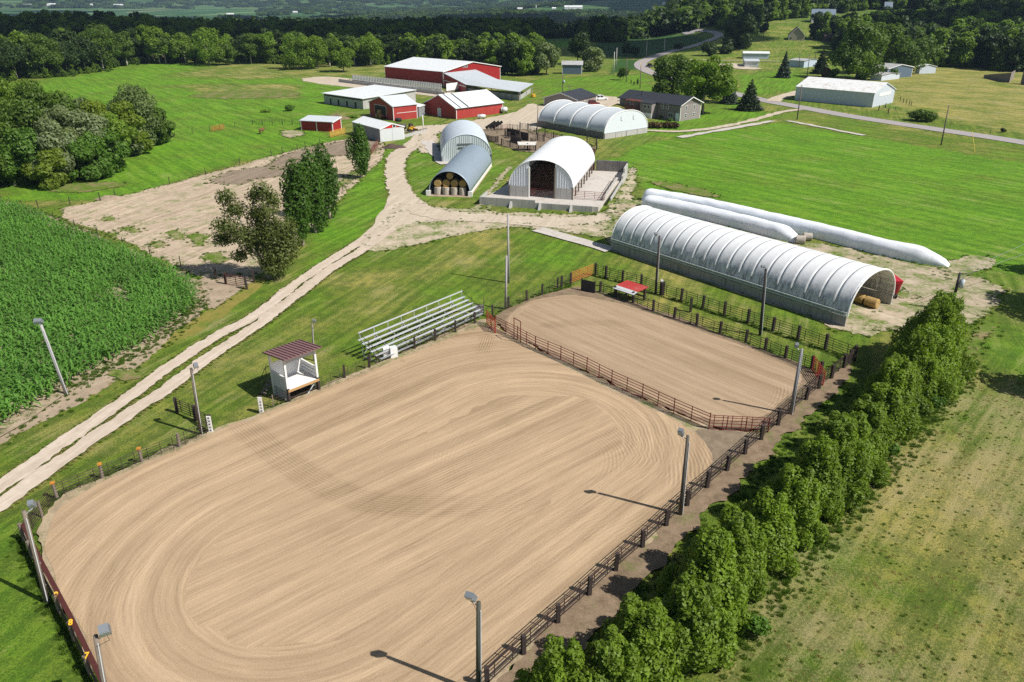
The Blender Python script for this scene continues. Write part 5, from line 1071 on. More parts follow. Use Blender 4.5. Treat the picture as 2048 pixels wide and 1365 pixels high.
for i, (a, b, h0) in enumerate((((1014, 272), (1040, 277), 2.0), ((1021, 284), (1043, 290), 1.7), ((1041, 280), (1057, 283), 2.1))):
    root = empty('solid_panel', G(*a), ('dark solid panel wall at the back of the cattle pens', 'dark solid panel wall in the middle of the cattle pens', 'brown solid panel wall right of the middle of the cattle pens')[i], 'panel'); q = G(*b)-Vector(root.location)
    for k in range(4): mb = MB(); mb.beam(q*(k/4)+Vector((0, 0, h0/2)), q*((k+.97)/4)+Vector((0, 0, h0/2)), .15, h0); mb.build('plank', M('dark_brown_planks', (.055, .042, .036), .8, .35), root)
root = empty('pen_shelter', G(1037, 303), 'low pale-roofed shelter at the near corner of the cattle pens', 'shelter'); q = G(1071, 303)-Vector(root.location)
mb = MB(); mb.slab([(0, 0, 1.5), (q.x, q.y, 1.5), (q.x+.3, q.y+2.2, 1.9), (-.3, 2.2, 1.9)], .1); mb.build('roof', M('pale_tin', (.60, .57, .53), .6, .15), root)
for k in range(4): a = q*(k/3); mb = MB(); mb.box(a.x-.1, a.x+.1, a.y, a.y+.2, 0, 1.5); mb.build('post', TIE, root)

# ================================================================== POLES
def light_pole(label, base, top, lamp=(-.5, .1), wood=None, lean=None, r=.14, lamp_z=.25, box=(.55, .22, .42), yaw=0., conduit=True, group='light poles around the arenas'):
    B = G(*base); h = hgt(B, top[1]); x, y = PX((B.x, B.y, h)); off = (top[0]-x)/ppm(B)/1.03; off = max(-.9, min(.9, off))
    root = empty('light_pole', B, label, 'light pole', group); t = Vector((off, 0, h)); wd = wood or WOOD
    mb = MB(); mb.tube((0, 0, -.3), t, r*1.15, 10, r*.85); mb.build('pole', wd, root, True)
    l = t+Vector((lamp[0], lamp[1], lamp_z)); mb = MB(); mb.path([t+Vector((0, 0, -.35)), t+Vector((lamp[0]*.5, lamp[1]*.5, -.15)), l+Vector((0, 0, -box[2]/2))], .028, 5); mb.build('bracket', STEEL, root)
    mb = MB(); bx, by, bz = box; mb.hexa([(-bx/2, -by/2, -bz/2), (bx/2, -by/2, -bz/2), (bx/2, by/2, -bz/2), (-bx/2, by/2, -bz/2), (-bx/2*.8, -by/2, bz/2), (bx/2*.8, -by/2, bz/2), (bx/2*.8, by/2, bz/2), (-bx/2*.8, by/2, bz/2)])
    me = mb.mesh('lamp_housing', M('lamp_grey_metal', (.16, .18, .20), .5, .1)); o = inst('lamp_housing', me, root, l, (math.radians(35)*math.cos(yaw), 0, yaw))
    mb = MB(); mb.box(-bx*.42, bx*.42, -by/2-.012, -by/2, -bz*.38, bz*.38); mb.build('lens', M('lamp_glass', (.45, .5, .55), .15, .05), o)
    mb = MB(); mb.path([l+Vector((.05, 0, -bz/2)), l+Vector((.2, -.1, -.55)), t+Vector((-.05, -.12, -.6))], .013, 4); mb.build('cable', DARK, root)
    if conduit: mb = MB(); a = Vector((r*1.05, -r*.8, .1)); mb.tube(a, t*.93+Vector((r*.8, -r*.7, 0)), .03, 5); mb.build('conduit', M('pale_conduit', (.6, .62, .64), .5), root)
    return root
light_pole('light pole with a pale lamp standing at the edge of the corn', (134, 790), (82, 650), (-.35, .25), M('silver_weathered_pole', (.34, .33, .33), .8, .25, 2), r=.15, box=(.8, .35, .45), yaw=.3)
light_pole('light pole with two grey lamps beside the maroon planked fence', (94, 1206), (47, 1022), (.35, .3), None, box=(.4, .3, .6), yaw=.4)
light_pole('light pole with a grey box lamp at the bottom left corner of the big arena', (222, 1452), (190, 1272), (.42, .12), None, box=(.55, .42, .62), yaw=.5)
light_pole('light pole with a dark lamp overhanging the sand near the bottom of the hedge', (957, 1392), (957, 1205), (-.42, .15), M('mossy_dark_pole', (.07, .075, .06), .85, .35, 3), box=(.55, .3, .6), yaw=-.4)
light_pole('light pole with a blue-black lamp halfway along the hedge fence', (1360, 1033), (1376, 872), (-.5, .1), M('dark_weathered_pole', (.11, .10, .085), .85, .3, 3), box=(.42, .25, .65), yaw=-.5)
light_pole('grey light pole at the hedge corner of the small arena', (1580, 832), (1604, 698), (-.42, .2), M('grey_weathered_pole', (.24, .24, .24), .85, .25, 3), box=(.35, .3, .45), yaw=-.3)
light_pole('black light pole between the alley and the long hoop building', (1520, 671), (1532, 538), (-.3, .1), M('black_pole', (.035, .034, .033), .8, .3, 3), box=(.5, .25, .2))
light_pole('dark light pole with a pale cover at the middle of the alley fence', (1311, 588), (1319, 472), (-.45, 0), M('brown_black_pole', (.06, .048, .042), .8, .3, 3), box=(.4, .3, .3))
light_pole('mottled light pole at the arena entrance with twin lamps on top', (403, 870), (382, 737), (.42, .05), M('mottled_pole', (.13, .105, .08), .85, .5, 5, stain=(.30, .27, .2), stain_amt=.8), box=(.4, .35, .35), yaw=.5)
light_pole('thin light pole standing behind the announcer booth', (628, 722), (624, 646), (.25, 0), None, r=.09, box=(.35, .2, .3))
light_pole('white yard light pole in front of the red barns', (847, 262), (845, 229), (.35, 0), WHITE, r=.13, box=(.7, .4, .3), conduit=False, group=None)
p = G(1316, 590); mb = MB(); mb.box(-.16, .16, -.1, .1, 0, 2.0); tag(mb.build('white_board', WHITE, None, loc=p+Vector((.35, 0, 0))), 'narrow white board standing against the dark alley light pole', 'board')
def util_pole(label, base, top, arm=False, trans=False, r=.16, mat=None, group='utility poles'):
    B = G(*base); h = hgt(B, top[1]); x, y = PX((B.x, B.y, B.z+h)); off = max(-1, min(1, (top[0]-x)/ppm(B))); root = empty('utility_pole', B, label, 'utility pole', group); t = Vector((off, 0, h))
    mb = MB(); mb.tube((0, 0, -.3), t, r*1.15, 9, r*.75); mb.build('pole', mat or M('pole_wood', (.15, .125, .11), .85, .3, 3), root, True)
    if arm: mb = MB(); mb.beam(t+Vector((-1.1, 0, -.4)), t+Vector((1.1, 0, -.4)), .12, .14); mb.build('crossarm', WOOD, root); 
    if trans:
        mb = MB(); mb.tube(t*.62+Vector((.45, -.1, 0)), t*.62+Vector((.45, -.1, 1.0)), .28, 12); mb.build('transformer', M('transformer_grey', (.42, .46, .50), .5), root, True)
        mb = MB(); mb.tube(t*.62+Vector((.45, -.1, 1.0)), t*.62+Vector((.45, -.1, 1.35)), .06, 6); mb.build('bushing', STEEL, root)
    return root, B+t
for args in (('tall grey pole with a bracket in the lawn left of the small arena', (1017, 566), (1016, 428)), ('shorter pole standing just in front of the tall grey pole', (1011, 619), (1013, 512)), ):
    util_pole(*args, r=.15, mat=M('silver_weathered_pole', (.34, .33, .33)) if 'tall' in args[0] else None, group=None)
_, TP = util_pole('dark utility pole with a grey transformer above the end of the hedge', (1902, 622), (1920, 546), False, True, .18, M('black_pole', (.035, .034, .033)))
_, RP = util_pole('utility pole on the grass beside the road at right', (1882, 291), (1898, 211), False)
_, RP2 = util_pole('utility pole between the concrete strip and the white machine barn', (1594, 240), (1604, 170), False)
util_pole('utility pole with a transformer behind the grey garage', (1126, 203), (1125, 145), False, True)
util_pole('short pole with twin lamps in front of the grey garage', (1139, 206), (1139, 171), True)
util_pole('thin pole at the corner of the four-bay hoop building', (1074, 262), (1076, 210), False, False, .11)
util_pole('pole on the lawn behind the ranch house', (1280, 178), (1282, 131)); util_pole('pole beside the young trees on the lawn', (1252, 165), (1254, 117))
for i, (b, t, lb) in enumerate((((1227, 152), (1229, 104), 'left pole of the pair by the dark crop field'), ((1232, 137), (1234, 96), 'right pole of the pair by the dark crop field'), ((1293, 115), (1294, 83), 'pole in the dark crop field before the road bend'), ((1328, 106), (1330, 77), 'pole on the crop field edge by the straight road'), ((1317, 65), (1318, 48), 'pole beside the far branch road'), ((1369, 62), (1370, 44), 'pole where the two roads meet'), ((1398, 60), (1399, 40), 'pole at the far end of the road'))): util_pole(lb, b, t, False, False, .2, M('pale_pole', (.45, .43, .40), .8))
util_pole('dark pole right of the blue spruce', (1614, 152), (1620, 107)); util_pole('pole in front of the pale blue storage shed', (1599, 136), (1600, 103)); util_pole('pole beyond the blue spruce on the slope', (1631, 130), (1632, 103))
mb = MB(); mb.tube(TP, TP+Vector((60, 45, 1)), .02, 4); mb.tube(TP-Vector((0, 0, .5)), TP+Vector((60, 38, .5)), .02, 4); tag(mb.build('power_line', STEEL), 'pair of thin wires running off from the transformer pole', 'power line')
b = G(1950, 305); mb = MB(); mb.tube((0, 0, 0), tuple(G(1938, 288)-b+Vector((0, 0, 3.2))), .05, 5); tag(mb.build('guy_wire', M('yellow_guard', (.7, .5, .08)), None, loc=b), 'yellow guy wire guard leaning in the grass by the road', 'guy wire')

# ================================================================== BLEACHERS
FL, FR = G(757, 727), G(960, 635); RL = G(722, 707); u = (FR-FL); u.z = 0; L = u.length; u.normalize(); w = Vector((-u.y, u.x, 0)); Dp = abs((RL-FL).dot(w))
T = lambda x, y, z: (u.x*x+w.x*y, u.y*x+w.y*y, z)
root = empty('bleachers', FL, 'five-row aluminium bleachers facing the big arena', 'bleachers')
ALU = M('bright_aluminium', (.46, .47, .49), .45, .12, 2); D5 = 2.9
rows = [(i*D5/4.6, .95+i*.25) for i in range(5)]
for y, z in rows:
    mb = MB(T); mb.box(-.35, L+.1, y-.14, y+.14, z, z+.07); mb.build('seat', ALU, root)
    mb = MB(T); mb.box(-.1, L-.1, y-.62, y-.36, z-.30, z-.26); mb.build('footboard', ALU if y > 2 else STEEL, root)
yb, zb = rows[-1]
n = 9
for i in range(n):
    x = .1+(L-.2)*i/(n-1); fr = MB(T)
    fr.beam((x, -.3, .35), (x, yb+.2, zb-.05), .06, .08)
    for y, z in rows: fr.beam((x, y, 0 if y in (rows[0][0], rows[-1][0], rows[2][0]) else z-.5), (x, y, z), .055, .055); fr.beam((x, y-.5, z-.30), (x, y+.1, z-.30), .05, .05)
    fr.beam((x, -.2, .05), (x, yb, .05), .06, .05); f = fr.build('support_frame', STEEL, root)
    mb = MB(T); mb.beam((x, yb+.2, zb-.3), (x, yb+.25, zb+.75), .06, .06); mb.build('guard_post', ALU, root)
    if i < n-1 and i % 2 == 0:
        x2 = x+(L-.2)/(n-1); mb = MB(T); mb.beam((x, -.05, .1), (x2, -.05, .7), .04, .04); mb.beam((x, yb, .1), (x2, yb, zb-.2), .04, .04); mb.build('cross_brace', ALU, root)
mb = MB(T); mb.box(-.1, L, yb+.2, yb+.28, zb+.66, zb+.78); mb.build('guard_rail', ALU, root)
for x in (0, L):
    mb = MB(T); mb.tube((x, yb+.24, zb+.7), (x, -.1, 1.35), .03, 5); mb.tube((x, yb*.5, zb*.5), (x, yb*.5, zb*.5+1.3), .03, 5); mb.tube((x, -.1, .2), (x, -.1, 1.35), .03, 5); mb.build('end_rail', PIPE_D, root)
root = empty('steps', Vector(FL)+Vector(T(L+.6, 1.5, 0)), 'short dark stair with a rail at the right end of the bleachers', 'stair')
for i in range(3): mb = MB(); mb.box(0, 1.2, -.3*i, .3-.3*i, 0, .9-.28*i); mb.build('step', CONC_D, root)
mb = MB(); mb.path([(1.2, .3, .9), (1.2, .3, 1.9), (1.2, -.8, 1.1), (1.2, -.8, 0)], .03, 5); mb.build('handrail', PIPE_D, root)
p = G(768, 720); root = empty('storage_tote', p, 'white plastic tank in a cage under the left end of the bleachers', 'tank')
for x in (0, .75): mb = MB(); mb.hexa([(x, 0, .1), (x+.68, .3, .1), (x+.4, .95, .1), (x-.25, .65, .1), (x, 0, 1.25), (x+.68, .3, 1.25), (x+.4, .95, 1.25), (x-.25, .65, 1.25)]); mb.build('tank', M('white_plastic', (.72, .73, .72), .5, .05), root)
mb = MB()
for z in (.3, .7, 1.1): mb.tube((0, -.03, z), (1.43, .6, z), .015, 4)
for x in (0, .36, .7, 1.05, 1.43): mb.tube((x, -.03+x*.44, .1), (x, -.03+x*.44, 1.25), .015, 4)
mb.build('cage', STEEL, root)

# ================================================================== ANNOUNCER BOOTH
Bf = G(579, 806); A = G(638, 782); C = G(549, 788); u = A-Bf; u.z = 0; L = u.length; u.normalize(); w = Vector((-u.y, u.x, 0)); D = max(1.8, abs((C-Bf).dot(w)))
T = lambda x, y, z: (u.x*x+w.x*y, u.y*x+w.y*y, z)
root = empty('announcer_booth', Bf, 'white announcer booth on lattice legs with a red-brown ribbed roof', 'announcer booth')
zf, zr = 1.35, 4.35; CH = M('chalk_white_board', (.74, .74, .72), .65, .06, 2); PW = M('pale_grey_board', (.50, .53, .54), .7, .06, 2)
mb = MB(T); mb.box(0, L, -.15, D, zf-.1, zf); mb.build('floor', CH, root)
mb = MB(T); mb.box(-.05, L+.05, -.22, -.15, zf-.2, zf+.03); mb.build('floor_edge', M('raw_timber', (.42, .26, .12), .8, .2, 3), root)
for x in (0, L):
    for y in (0, D): mb = MB(T); mb.box(x-.09, x+.09, y-.09, y+.09, zf*.0, zr+.35*(y == 0)-.1); mb.build('post', CH, root)
    mb = MB(T); mb.box(x-.11, x+.11, -.16, .06, 0, zf+.15); mb.build('dark_post', TIE, root)
mb = MB(T); mb.box(-.06, .0, .05, D, zf-.25, zf+1.15); mb.build('side_wall', PW, root)
mb = MB(T); mb.box(L, L+.06, .05, D, zf-.1, zf+1.15); mb.build('side_wall', CH, root)
for z in (zf+.4, zf+.75): mb = MB(T); mb.box(L-.05, L, .1, D-.1, z, z+.06); mb.build('wall_rail', PW, root)
mb = MB(T); mb.box(0, L, D, D+.06, zf-.1, zf+1.9); mb.build('back_wall', CH, root)
mb = MB(T); mb.box(0, L, .0, .08, zr-.35, zr+.2); mb.build('fascia', PW, root)
mb = MB(T); mb.box(-.08, .06, -.05, D*1.02, zf+1.15, zf+1.25); mb.build('sill_rail', CH, root); mb = MB(T); mb.box(L-.06, L+.1, -.05, D, zf+1.15, zf+1.25); mb.build('sill_rail', CH, root)
RB = M('faded_maroon_roof', (.22, .12, .12), .55, .12, 2)
mb = MB(T); mb.slab([(-.35, -.75, zr+.42), (L+.4, -.75, zr+.42), (L+.4, D+.6, zr-.05), (-.35, D+.6, zr-.05)], .06); ro = mb.build('roof', RB, root)
for i in range(11): x = -.3+(L+.65)*i/10; mb = MB(T); mb.beam((x, -.78, zr+.47), (x, D+.6, zr+.0), .07, .07); mb.build('roof_rib', RB, ro)
LT = M('lattice_grey', (.42, .43, .43), .8, .15)
for x in (-.03, L+.03):
    mb = MB(T); s = .17; n = int((D+zf)/s)
    for i in range(n+1):
        c = -zf+i*s*1.0
        for sg in (1, -1):
            y0, z0, y1, z1 = (c, 0, c+zf, zf)
            a, b = max(0, y0), min(D, y1)
            if b-a < .05: continue
            za, zb = a-y0, b-y0
            if sg > 0: mb.beam((x, a, za), (x, b, zb), .015, .04)
            else: mb.beam((x+.015, D-a, za), (x+.015, D-b, zb), .015, .04)
    k = mb.build('lattice', LT, root); k['kind'] = 'stuff'
for k in range(5): mb = MB(T); mb.beam((0, .3+.35*k, .25+.0*k), (L, .3+.35*k, .25), .08, .12); mb.build('skid', TIE, root)
for k in range(2): mb = MB(T); mb.beam((L*.6, 0, .1), (L, .1, zf-.1), .05, .08) if k == 0 else mb.beam((0, -.02, .45), (L, -.02, .45), .04, .04); mb.build('brace', PW if k == 0 else PIPE_D, root)
mb = MB(T); mb.path([(-1.1, D+.9, 0), (-.1, D+.9, zf+.2), (-.1, D+.9, zf+1.2), (-1.1, D+.9, 1.0), (-1.1, D+.9, 0)], .035, 5); mb.path([(-.1, D+.9, zf+1.2), (1.0, D+.9, zf+1.2), (1.0, D+.9, 0)], .035, 5); mb.build('stair_rail', PIPE_D, root)
for i in range(4): mb = MB(T); mb.box(-1.0+i*.28, -.7+i*.28, D+.1, D+.9, .25+.3*i, .3+.3*i); mb.build('stair_tread', WOOD, root)

# ================================================================== SMALL THINGS
B = G(1231, 597); A = G(1266, 609); u = A-B; u.z = 0; L = u.length; u.normalize(); w = Vector((-u.y, u.x, 0)); T = lambda x, y, z: (u.x*x+w.x*y, u.y*x+w.y*y, z)
root = empty('shade_shelter', B, 'small shelter with a faded red and white metal roof over the alley fence', 'shelter')
mb = MB(T); mb.slab([(-.25, .3, 1.62), (L+.3, .3, 1.62), (L+.5, 2.3, 1.82), (-.05, 2.3, 1.82)], .05); r1 = mb.build('roof', M('red_metal_roof', (.40, .045, .04), .55, .10, 2, stain=(.5, .2, .17), stain_amt=.4), root)
for i in range(7): x = -.2+(L+.45)*i/6; mb = MB(T); mb.beam((x, .3, 1.66), (x+.2, 2.3, 1.86), .04, .04); mb.build('roof_rib', MATS['red_metal_roof'], r1)
mb = MB(T); mb.slab([(-.3, -.35, 1.40), (L+.25, -.35, 1.40), (L+.3, .31, 1.63), (-.25, .31, 1.63)], .05); mb.build('roof_flap', M('dull_white_tin', (.55, .57, .58), .5, .1), root)
for x, y in ((0, 0), (L, 0), (.1, 2.1), (L+.1, 2.1)): mb = MB(T); mb.box(x-.12, x+.12, y-.12, y+.12, -.1, 1.42+.14*y); mb.build('post', TIE, root)
for z in (.5, 1.0): mb = MB(T); mb.beam((0, 2.1, z), (L, 2.1, z), .06, .16); mb.build('board', TIE, root)
p = G(1281, 1096); root = empty('downspout_pipe', p, 'white bent drain pipe against a post by the hedge', 'pipe'); mb = MB(); mb.path([(0, 0, 1.0), (0, 0, .12), (.75, -.35, .07)], .06, 8); mb.build('pipe', WHITE, root, True)
mb = MB(); mb.path([(.2, 0, .1), (.6, .2, .03), (.9, .3, .02)], .012, 4); mb.build('cord', STEEL, root)
# silage bags
def bag(label, P, wd, ht, taper0, taper1, seed):
    Lw = smooth_line([tuple(G(*p)[:2]) for p in P], .7); n = len(Lw); d = np.gradient(Lw, axis=0); d /= np.linalg.norm(d, axis=1)[:, None]; V = []; m = 18
    lens = np.r_[0, np.cumsum(np.linalg.norm(np.diff(Lw, axis=0), axis=1))]; tot = lens[-1]
    for i in range(n):
        s0 = np.clip(lens[i]/taper0, 0, 1); s1 = np.clip((tot-lens[i])/taper1, 0, 1); hs = math.sin(s0*math.pi/2)**.6*(s1**.55); ws = (.35+.65*math.sin(s0*math.pi/2)**.5)*(.55+.45*s1)
        for k in range(m+1):
            t = math.pi*k/m; q = mnoise.noise(Vector((lens[i]*.5, k*.4, seed)))*.10+mnoise.noise(Vector((lens[i]*1.7, k*.9, seed+5)))*.05
            r = 1+q*(.5 if 0 < k < m else 0); x = -math.cos(t)*wd/2*ws*r*(1+.08*math.sin(t)); z = max(.01, math.sin(t)**.8*ht*hs*r)
            V.append((Lw[i, 0]-d[i, 1]*x, Lw[i, 1]+d[i, 0]*x, z))
    k = np.arange(n-1)[:, None]*(m+1)+np.arange(m)[None]; F = np.stack([k, k+1, k+m+2, k+m+1], -1).reshape(-1, 4)
    o = empty('silage_bag', (Lw[0, 0], Lw[0, 1], 0), label, 'silage bag', 'silage bags'); V = np.array(V)-[Lw[0, 0], Lw[0, 1], 0]
    inst('plastic_cover', npmesh('plastic_cover', V, F, fabric_mat('silage_plastic', (.80, .83, .88), (.45, .50, .50), 0, 2.4, .55) if 'silage_plastic' not in bpy.data.materials else bpy.data.materials['silage_plastic'], True), o)
    return o
bag('shorter silage bag nearer the long hoop building', [(1284, 411), (1380, 430), (1480, 454), (1560, 475), (1600, 486)], 2.9, 2.1, 1.2, 3.0, 1)
bag('longer silage bag tapering off along the green field', [(1285, 398), (1400, 418), (1560, 455), (1640, 474), (1760, 505), (1850, 524), (1900, 533)], 2.9, 2.1, 1.2, 4.0, 9)
bale(G(1600, 488), .68, 1.35, -.35, False, HAYW, 'larger weathered round bale at the end of the shorter silage bag', 'bales by the silage bags'); bale(G(1614, 481), .62, 1.3, -.2, False, HAYW, 'weathered round bale leaning behind the larger one by the silage bags', 'bales by the silage bags')
bale(G(652, 431), .7, 1.3, .4, False, M('pinkish_straw', (.48, .36, .28)), 'round bale glimpsed between the clipped trees')
# red feed wagon behind the hoop building
B = G(1778, 606); root = empty('feed_wagon', B+Vector((.75, 2.2, 0)), 'bright red feed wagon parked behind the mouth of the long hoop building', 'wagon'); RW = M('red_wagon_paint', (.46, .018, .035), .45, .12); root.scale = (.66, .66, .78)
mb = MB(); mb.hexa([(-.9, -1.8, 1.0), (.9, -1.8, 1.0), (.9, 1.8, 1.0), (-.9, 1.8, 1.0), (-1.3, -2.1, 3.1), (1.3, -2.1, 3.1), (1.3, 2.1, 3.1), (-1.3, 2.1, 3.1)]); mb.build('hopper', RW, root)
mb = MB(); mb.box(-1.35, 1.35, -2.15, 2.15, 3.1, 3.3); mb.build('rim', RW, root)
for i in range(4): mb = MB(); z = 1.3+i*.45; mb.box(-.95+.0*i, .95, -2.0-.07*i, -1.9-.07*i, z, z+.16); mb.build('ladder_rung', PIPE_R, root)
mb = MB(); mb.box(-.7, .7, -1.9, 1.9, .7, 1.0); mb.tube((0, -1.8, .8), (0, -3.2, .6), .06, 6); mb.build('chassis', DARK, root)
for sx in (-1, 1):
    for sy in (-1, 1): mb = MB(); mb.tube((sx*1.0-.15, sy*1.1, .5), (sx*1.0+.15, sy*1.1, .5), .5, 14); wh = mb.build('wheel', TIRE, root); mb = MB(); mb.tube((sx*1.0-.16, sy*1.1, .5), (sx*1.0+.16, sy*1.1, .5), .24, 10); mb.build('rim', WHITE, wh)
# tanks
def tank(label, P, l, r, ang, mat, legs=True):
    root = empty('fuel_tank', P, label, 'tank', None, ang); mb = MB(); z = r+.45
    for a, b, r0, r1 in ((-l/2, -l/2+.25, r*.55, r), (-l/2+.25, l/2-.25, r, r), (l/2-.25, l/2, r, r*.55)): mb.tube((a, 0, z), (b, 0, z), r0, 14, r1)
    mb.build('tank', mat, root, True)
    for x in (-l*.3, l*.3): mb = MB(); mb.box(x-.1, x+.1, -r*.6, r*.6, 0, .55); mb.build('leg', DARK, root)
    mb = MB(); mb.tube((0, 0, z+r), (0, 0, z+r+.2), .15, 8); mb.build('cap', STEEL, root)
tank('silver propane tank on the lawn before the long red barn', G(963, 239), 2.6, .5, .25, M('silver_tank', (.6, .62, .64), .4, .05)); tank('silver and red fuel tank at the right end of the long red barn', G(1008, 227), 2.2, .75, .2, M('silver_tank', (.6, .62, .64)))
# tyres by the hay barn, water trough, skid loader, machine, green wagon heap
for i, (px, lb) in enumerate((((797, 243), 'black water tank against the red hay barn wall'),)):
    root = empty('water_tank', G(*px), lb, 'tank'); mb = MB(); mb.tube((0, 0, 0), (0, 0, .9), 1.0, 16, .95); mb.build('tank', TIRE, root, True); mb = MB(); mb.tube((0, 0, .88), (0, 0, .96), .8, 16); mb.build('lid', DARK, root)
root = empty('disc_harrow', G(776, 238), 'row of red implement gang wheels in the hay barn doorway', 'implement')
for i in range(6): mb = MB(); mb.tube((i*.75-2, -.8-.12*i, .42), (i*.75-1.85, -.8-.12*i, .42), .42, 10); mb.build('disc', PIPE_R, root)
mb = MB(); mb.beam((-2, -.8, .9), (2, -1.5, .9), .12, .12); mb.build('frame', PIPE_RED, root)
root = empty('skid_loader', G(822, 263), 'small yellow and black skid loader near the concrete bunk', 'loader', rz=.6); Y_ = M('machine_yellow', (.65, .36, .03), .5)
mb = MB(); mb.box(-.7, .9, -.55, .55, .4, 1.2); mb.build('body', Y_, root); mb = MB(); mb.hexa([(-.5, -.5, 1.2), (.6, -.5, 1.2), (.6, .5, 1.2), (-.5, .5, 1.2), (-.4, -.45, 2.1), (.4, -.45, 2.1), (.4, .45, 2.1), (-.4, .45, 2.1)]); mb.build('cab', DARK, root)
for sx in (-.5, .6):
    for sy in (-.65, .65): mb = MB(); mb.tube((sx, sy-.13, .4), (sx, sy+.13, .4), .4, 12); mb.build('wheel', TIRE, root)
mb = MB(); mb.beam((-.4, .62, 1.5), (1.5, .62, .6), .12, .18); mb.beam((-.4, -.62, 1.5), (1.5, -.62, .6), .12, .18); mb.build('lift_arm', Y_, root); mb = MB(); mb.prism([(1.4, .1), (2.1, .05), (1.5, .75)], -.85, .85, 'y'); mb.build('bucket', DARK, root)
root = empty('culvert_tank', G(812, 258), 'long dark tank lying on the pad beside the skid loader', 'tank', rz=-.2); mb = MB(); mb.tube((-3.4, 0, .7), (0, 0, .7), .68, 14); mb.build('barrel', M('dark_tank', (.06, .055, .055), .6), root, True)
for x in (-2.8, -.6): mb = MB(); mb.box(x-.15, x+.15, -.6, .6, 0, .2); mb.build('cradle', WOOD, root)
root = empty('mineral_feeder', G(1066, 195), 'small yellow feeder by the low cattle shed', 'feeder'); mb = MB(); mb.tube((0, 0, .2), (0, 0, 1.1), .9, 10); mb.build('tub', Y_, root); mb = MB(); mb.tube((0, 0, 0), (0, 0, .22), .6, 10); mb.build('base', DARK, root)
# vehicles
def car(label, P, ang, L, W, H, paint, kind='suv'):
    root = empty('parked_car' if 'parked' in label else 'moving_car', P, label, 'car', None, ang); hb = H*.56; gl = M('car_glass', (.03, .035, .04), .12, .05)
    prof = [(-L/2, .35), (L/2, .35), (L/2+.02, hb*.75), (L/2-.25, hb*.92), (L*.22, hb), (-L/2+.1, hb), (-L/2, hb*.8)]
    mb = MB(); mb.prism(prof, -W/2, W/2, 'y'); body = mb.build('body', paint, root)
    cab = [(-L*.46, hb), (L*.22, hb), (L*.08, H), (-L*.38, H)] if kind == 'suv' else [(-L*.1, hb), (L*.22, hb), (L*.1, H), (-L*.05, H)]
    k = .12; mb = MB(); (a, b, c, d) = cab; mb.hexa([(a[0], -W/2+.04, hb), (b[0], -W/2+.04, hb), (b[0], W/2-.04, hb), (a[0], W/2-.04, hb), (d[0], -W/2+k, H), (c[0], -W/2+k, H), (c[0], W/2-k, H), (d[0], W/2-k, H)]); mb.build('cabin', paint, root)
    for sy in (-1, 1):
        mb = MB(); y0, y1 = sy*(W/2-.03), sy*(W/2-k+.015)
        for t0, t1 in ((.08, .47), (.53, .92)):
            f = lambda t, top: (a[0]+(b[0]-a[0])*t if not top else d[0]+(c[0]-d[0])*t); mb.face((f(t0, 0), y0, hb+.08), (f(t1, 0), y0, hb+.08), (f(t1, 1), y1, H-.1), (f(t0, 1), y1, H-.1))
        mb.build('side_window', gl, root)
    mb = MB(); mb.face((b[0]+.01, -W/2+.15, hb+.05), (b[0]+.01, W/2-.15, hb+.05), (c[0]+.02, W/2-.2, H-.08), (c[0]+.02, -W/2+.2, H-.08)); mb.build('windscreen', gl, root)
    mb = MB(); mb.face((a[0]-.01, -W/2+.15, hb+.08), (a[0]-.01, W/2-.15, hb+.08), (d[0]-.02, W/2-.2, H-.1), (d[0]-.02, -W/2+.2, H-.1)); mb.build('rear_window', gl, root)
    for sx in (-.31, .32):
        for sy in (-1, 1): mb = MB(); mb.tube((sx*L, sy*W/2-.2*sy, .36), (sx*L, sy*W/2+.02*sy, .36), .36, 14); wv = mb.build('wheel', TIRE, root); mb = MB(); mb.tube((sx*L, sy*W/2, .36), (sx*L, sy*W/2+.03*sy, .36), .2, 10); mb.build('rim', STEEL, wv)
    for sy in (-1, 1):
        mb = MB(); mb.box(L/2-.05, L/2+.03, sy*W*.36-.18, sy*W*.36+.18, hb*.62, hb*.80); mb.build('headlight', GLASS if paint is WHITE else WHITE, root); mb = MB(); mb.box(-L/2-.02, -L/2+.05, sy*W*.40-.12, sy*W*.40+.12, hb*.55, hb*.9); mb.build('tail_light', PIPE_RED, root)
    for x, y, w2 in ((L/2, 0, W), (-L/2, 0, W)): mb = MB(); mb.box(x-.08, x+.08, -W/2, W/2, .32, .55); mb.build('bumper', STEEL, root)
    return root
car('white four-wheel-drive parked on the gravel behind the garage', G(1201, 201), .35, 5.0, 1.95, 1.85, M('white_car_paint', (.78, .79, .80), .25, .03)); car('dark red parked vehicle between the garage and the hoop building', G(1186, 211), .5, 4.2, 1.9, 1.75, M('dark_red_paint', (.14, .02, .02), .3, .1))
car('dark pickup travelling on the bend of the road', G(1299, 135), 1.0, 5.2, 2.1, 1.9, M('dark_car_paint', (.03, .025, .03), .3, .1), 'truck')
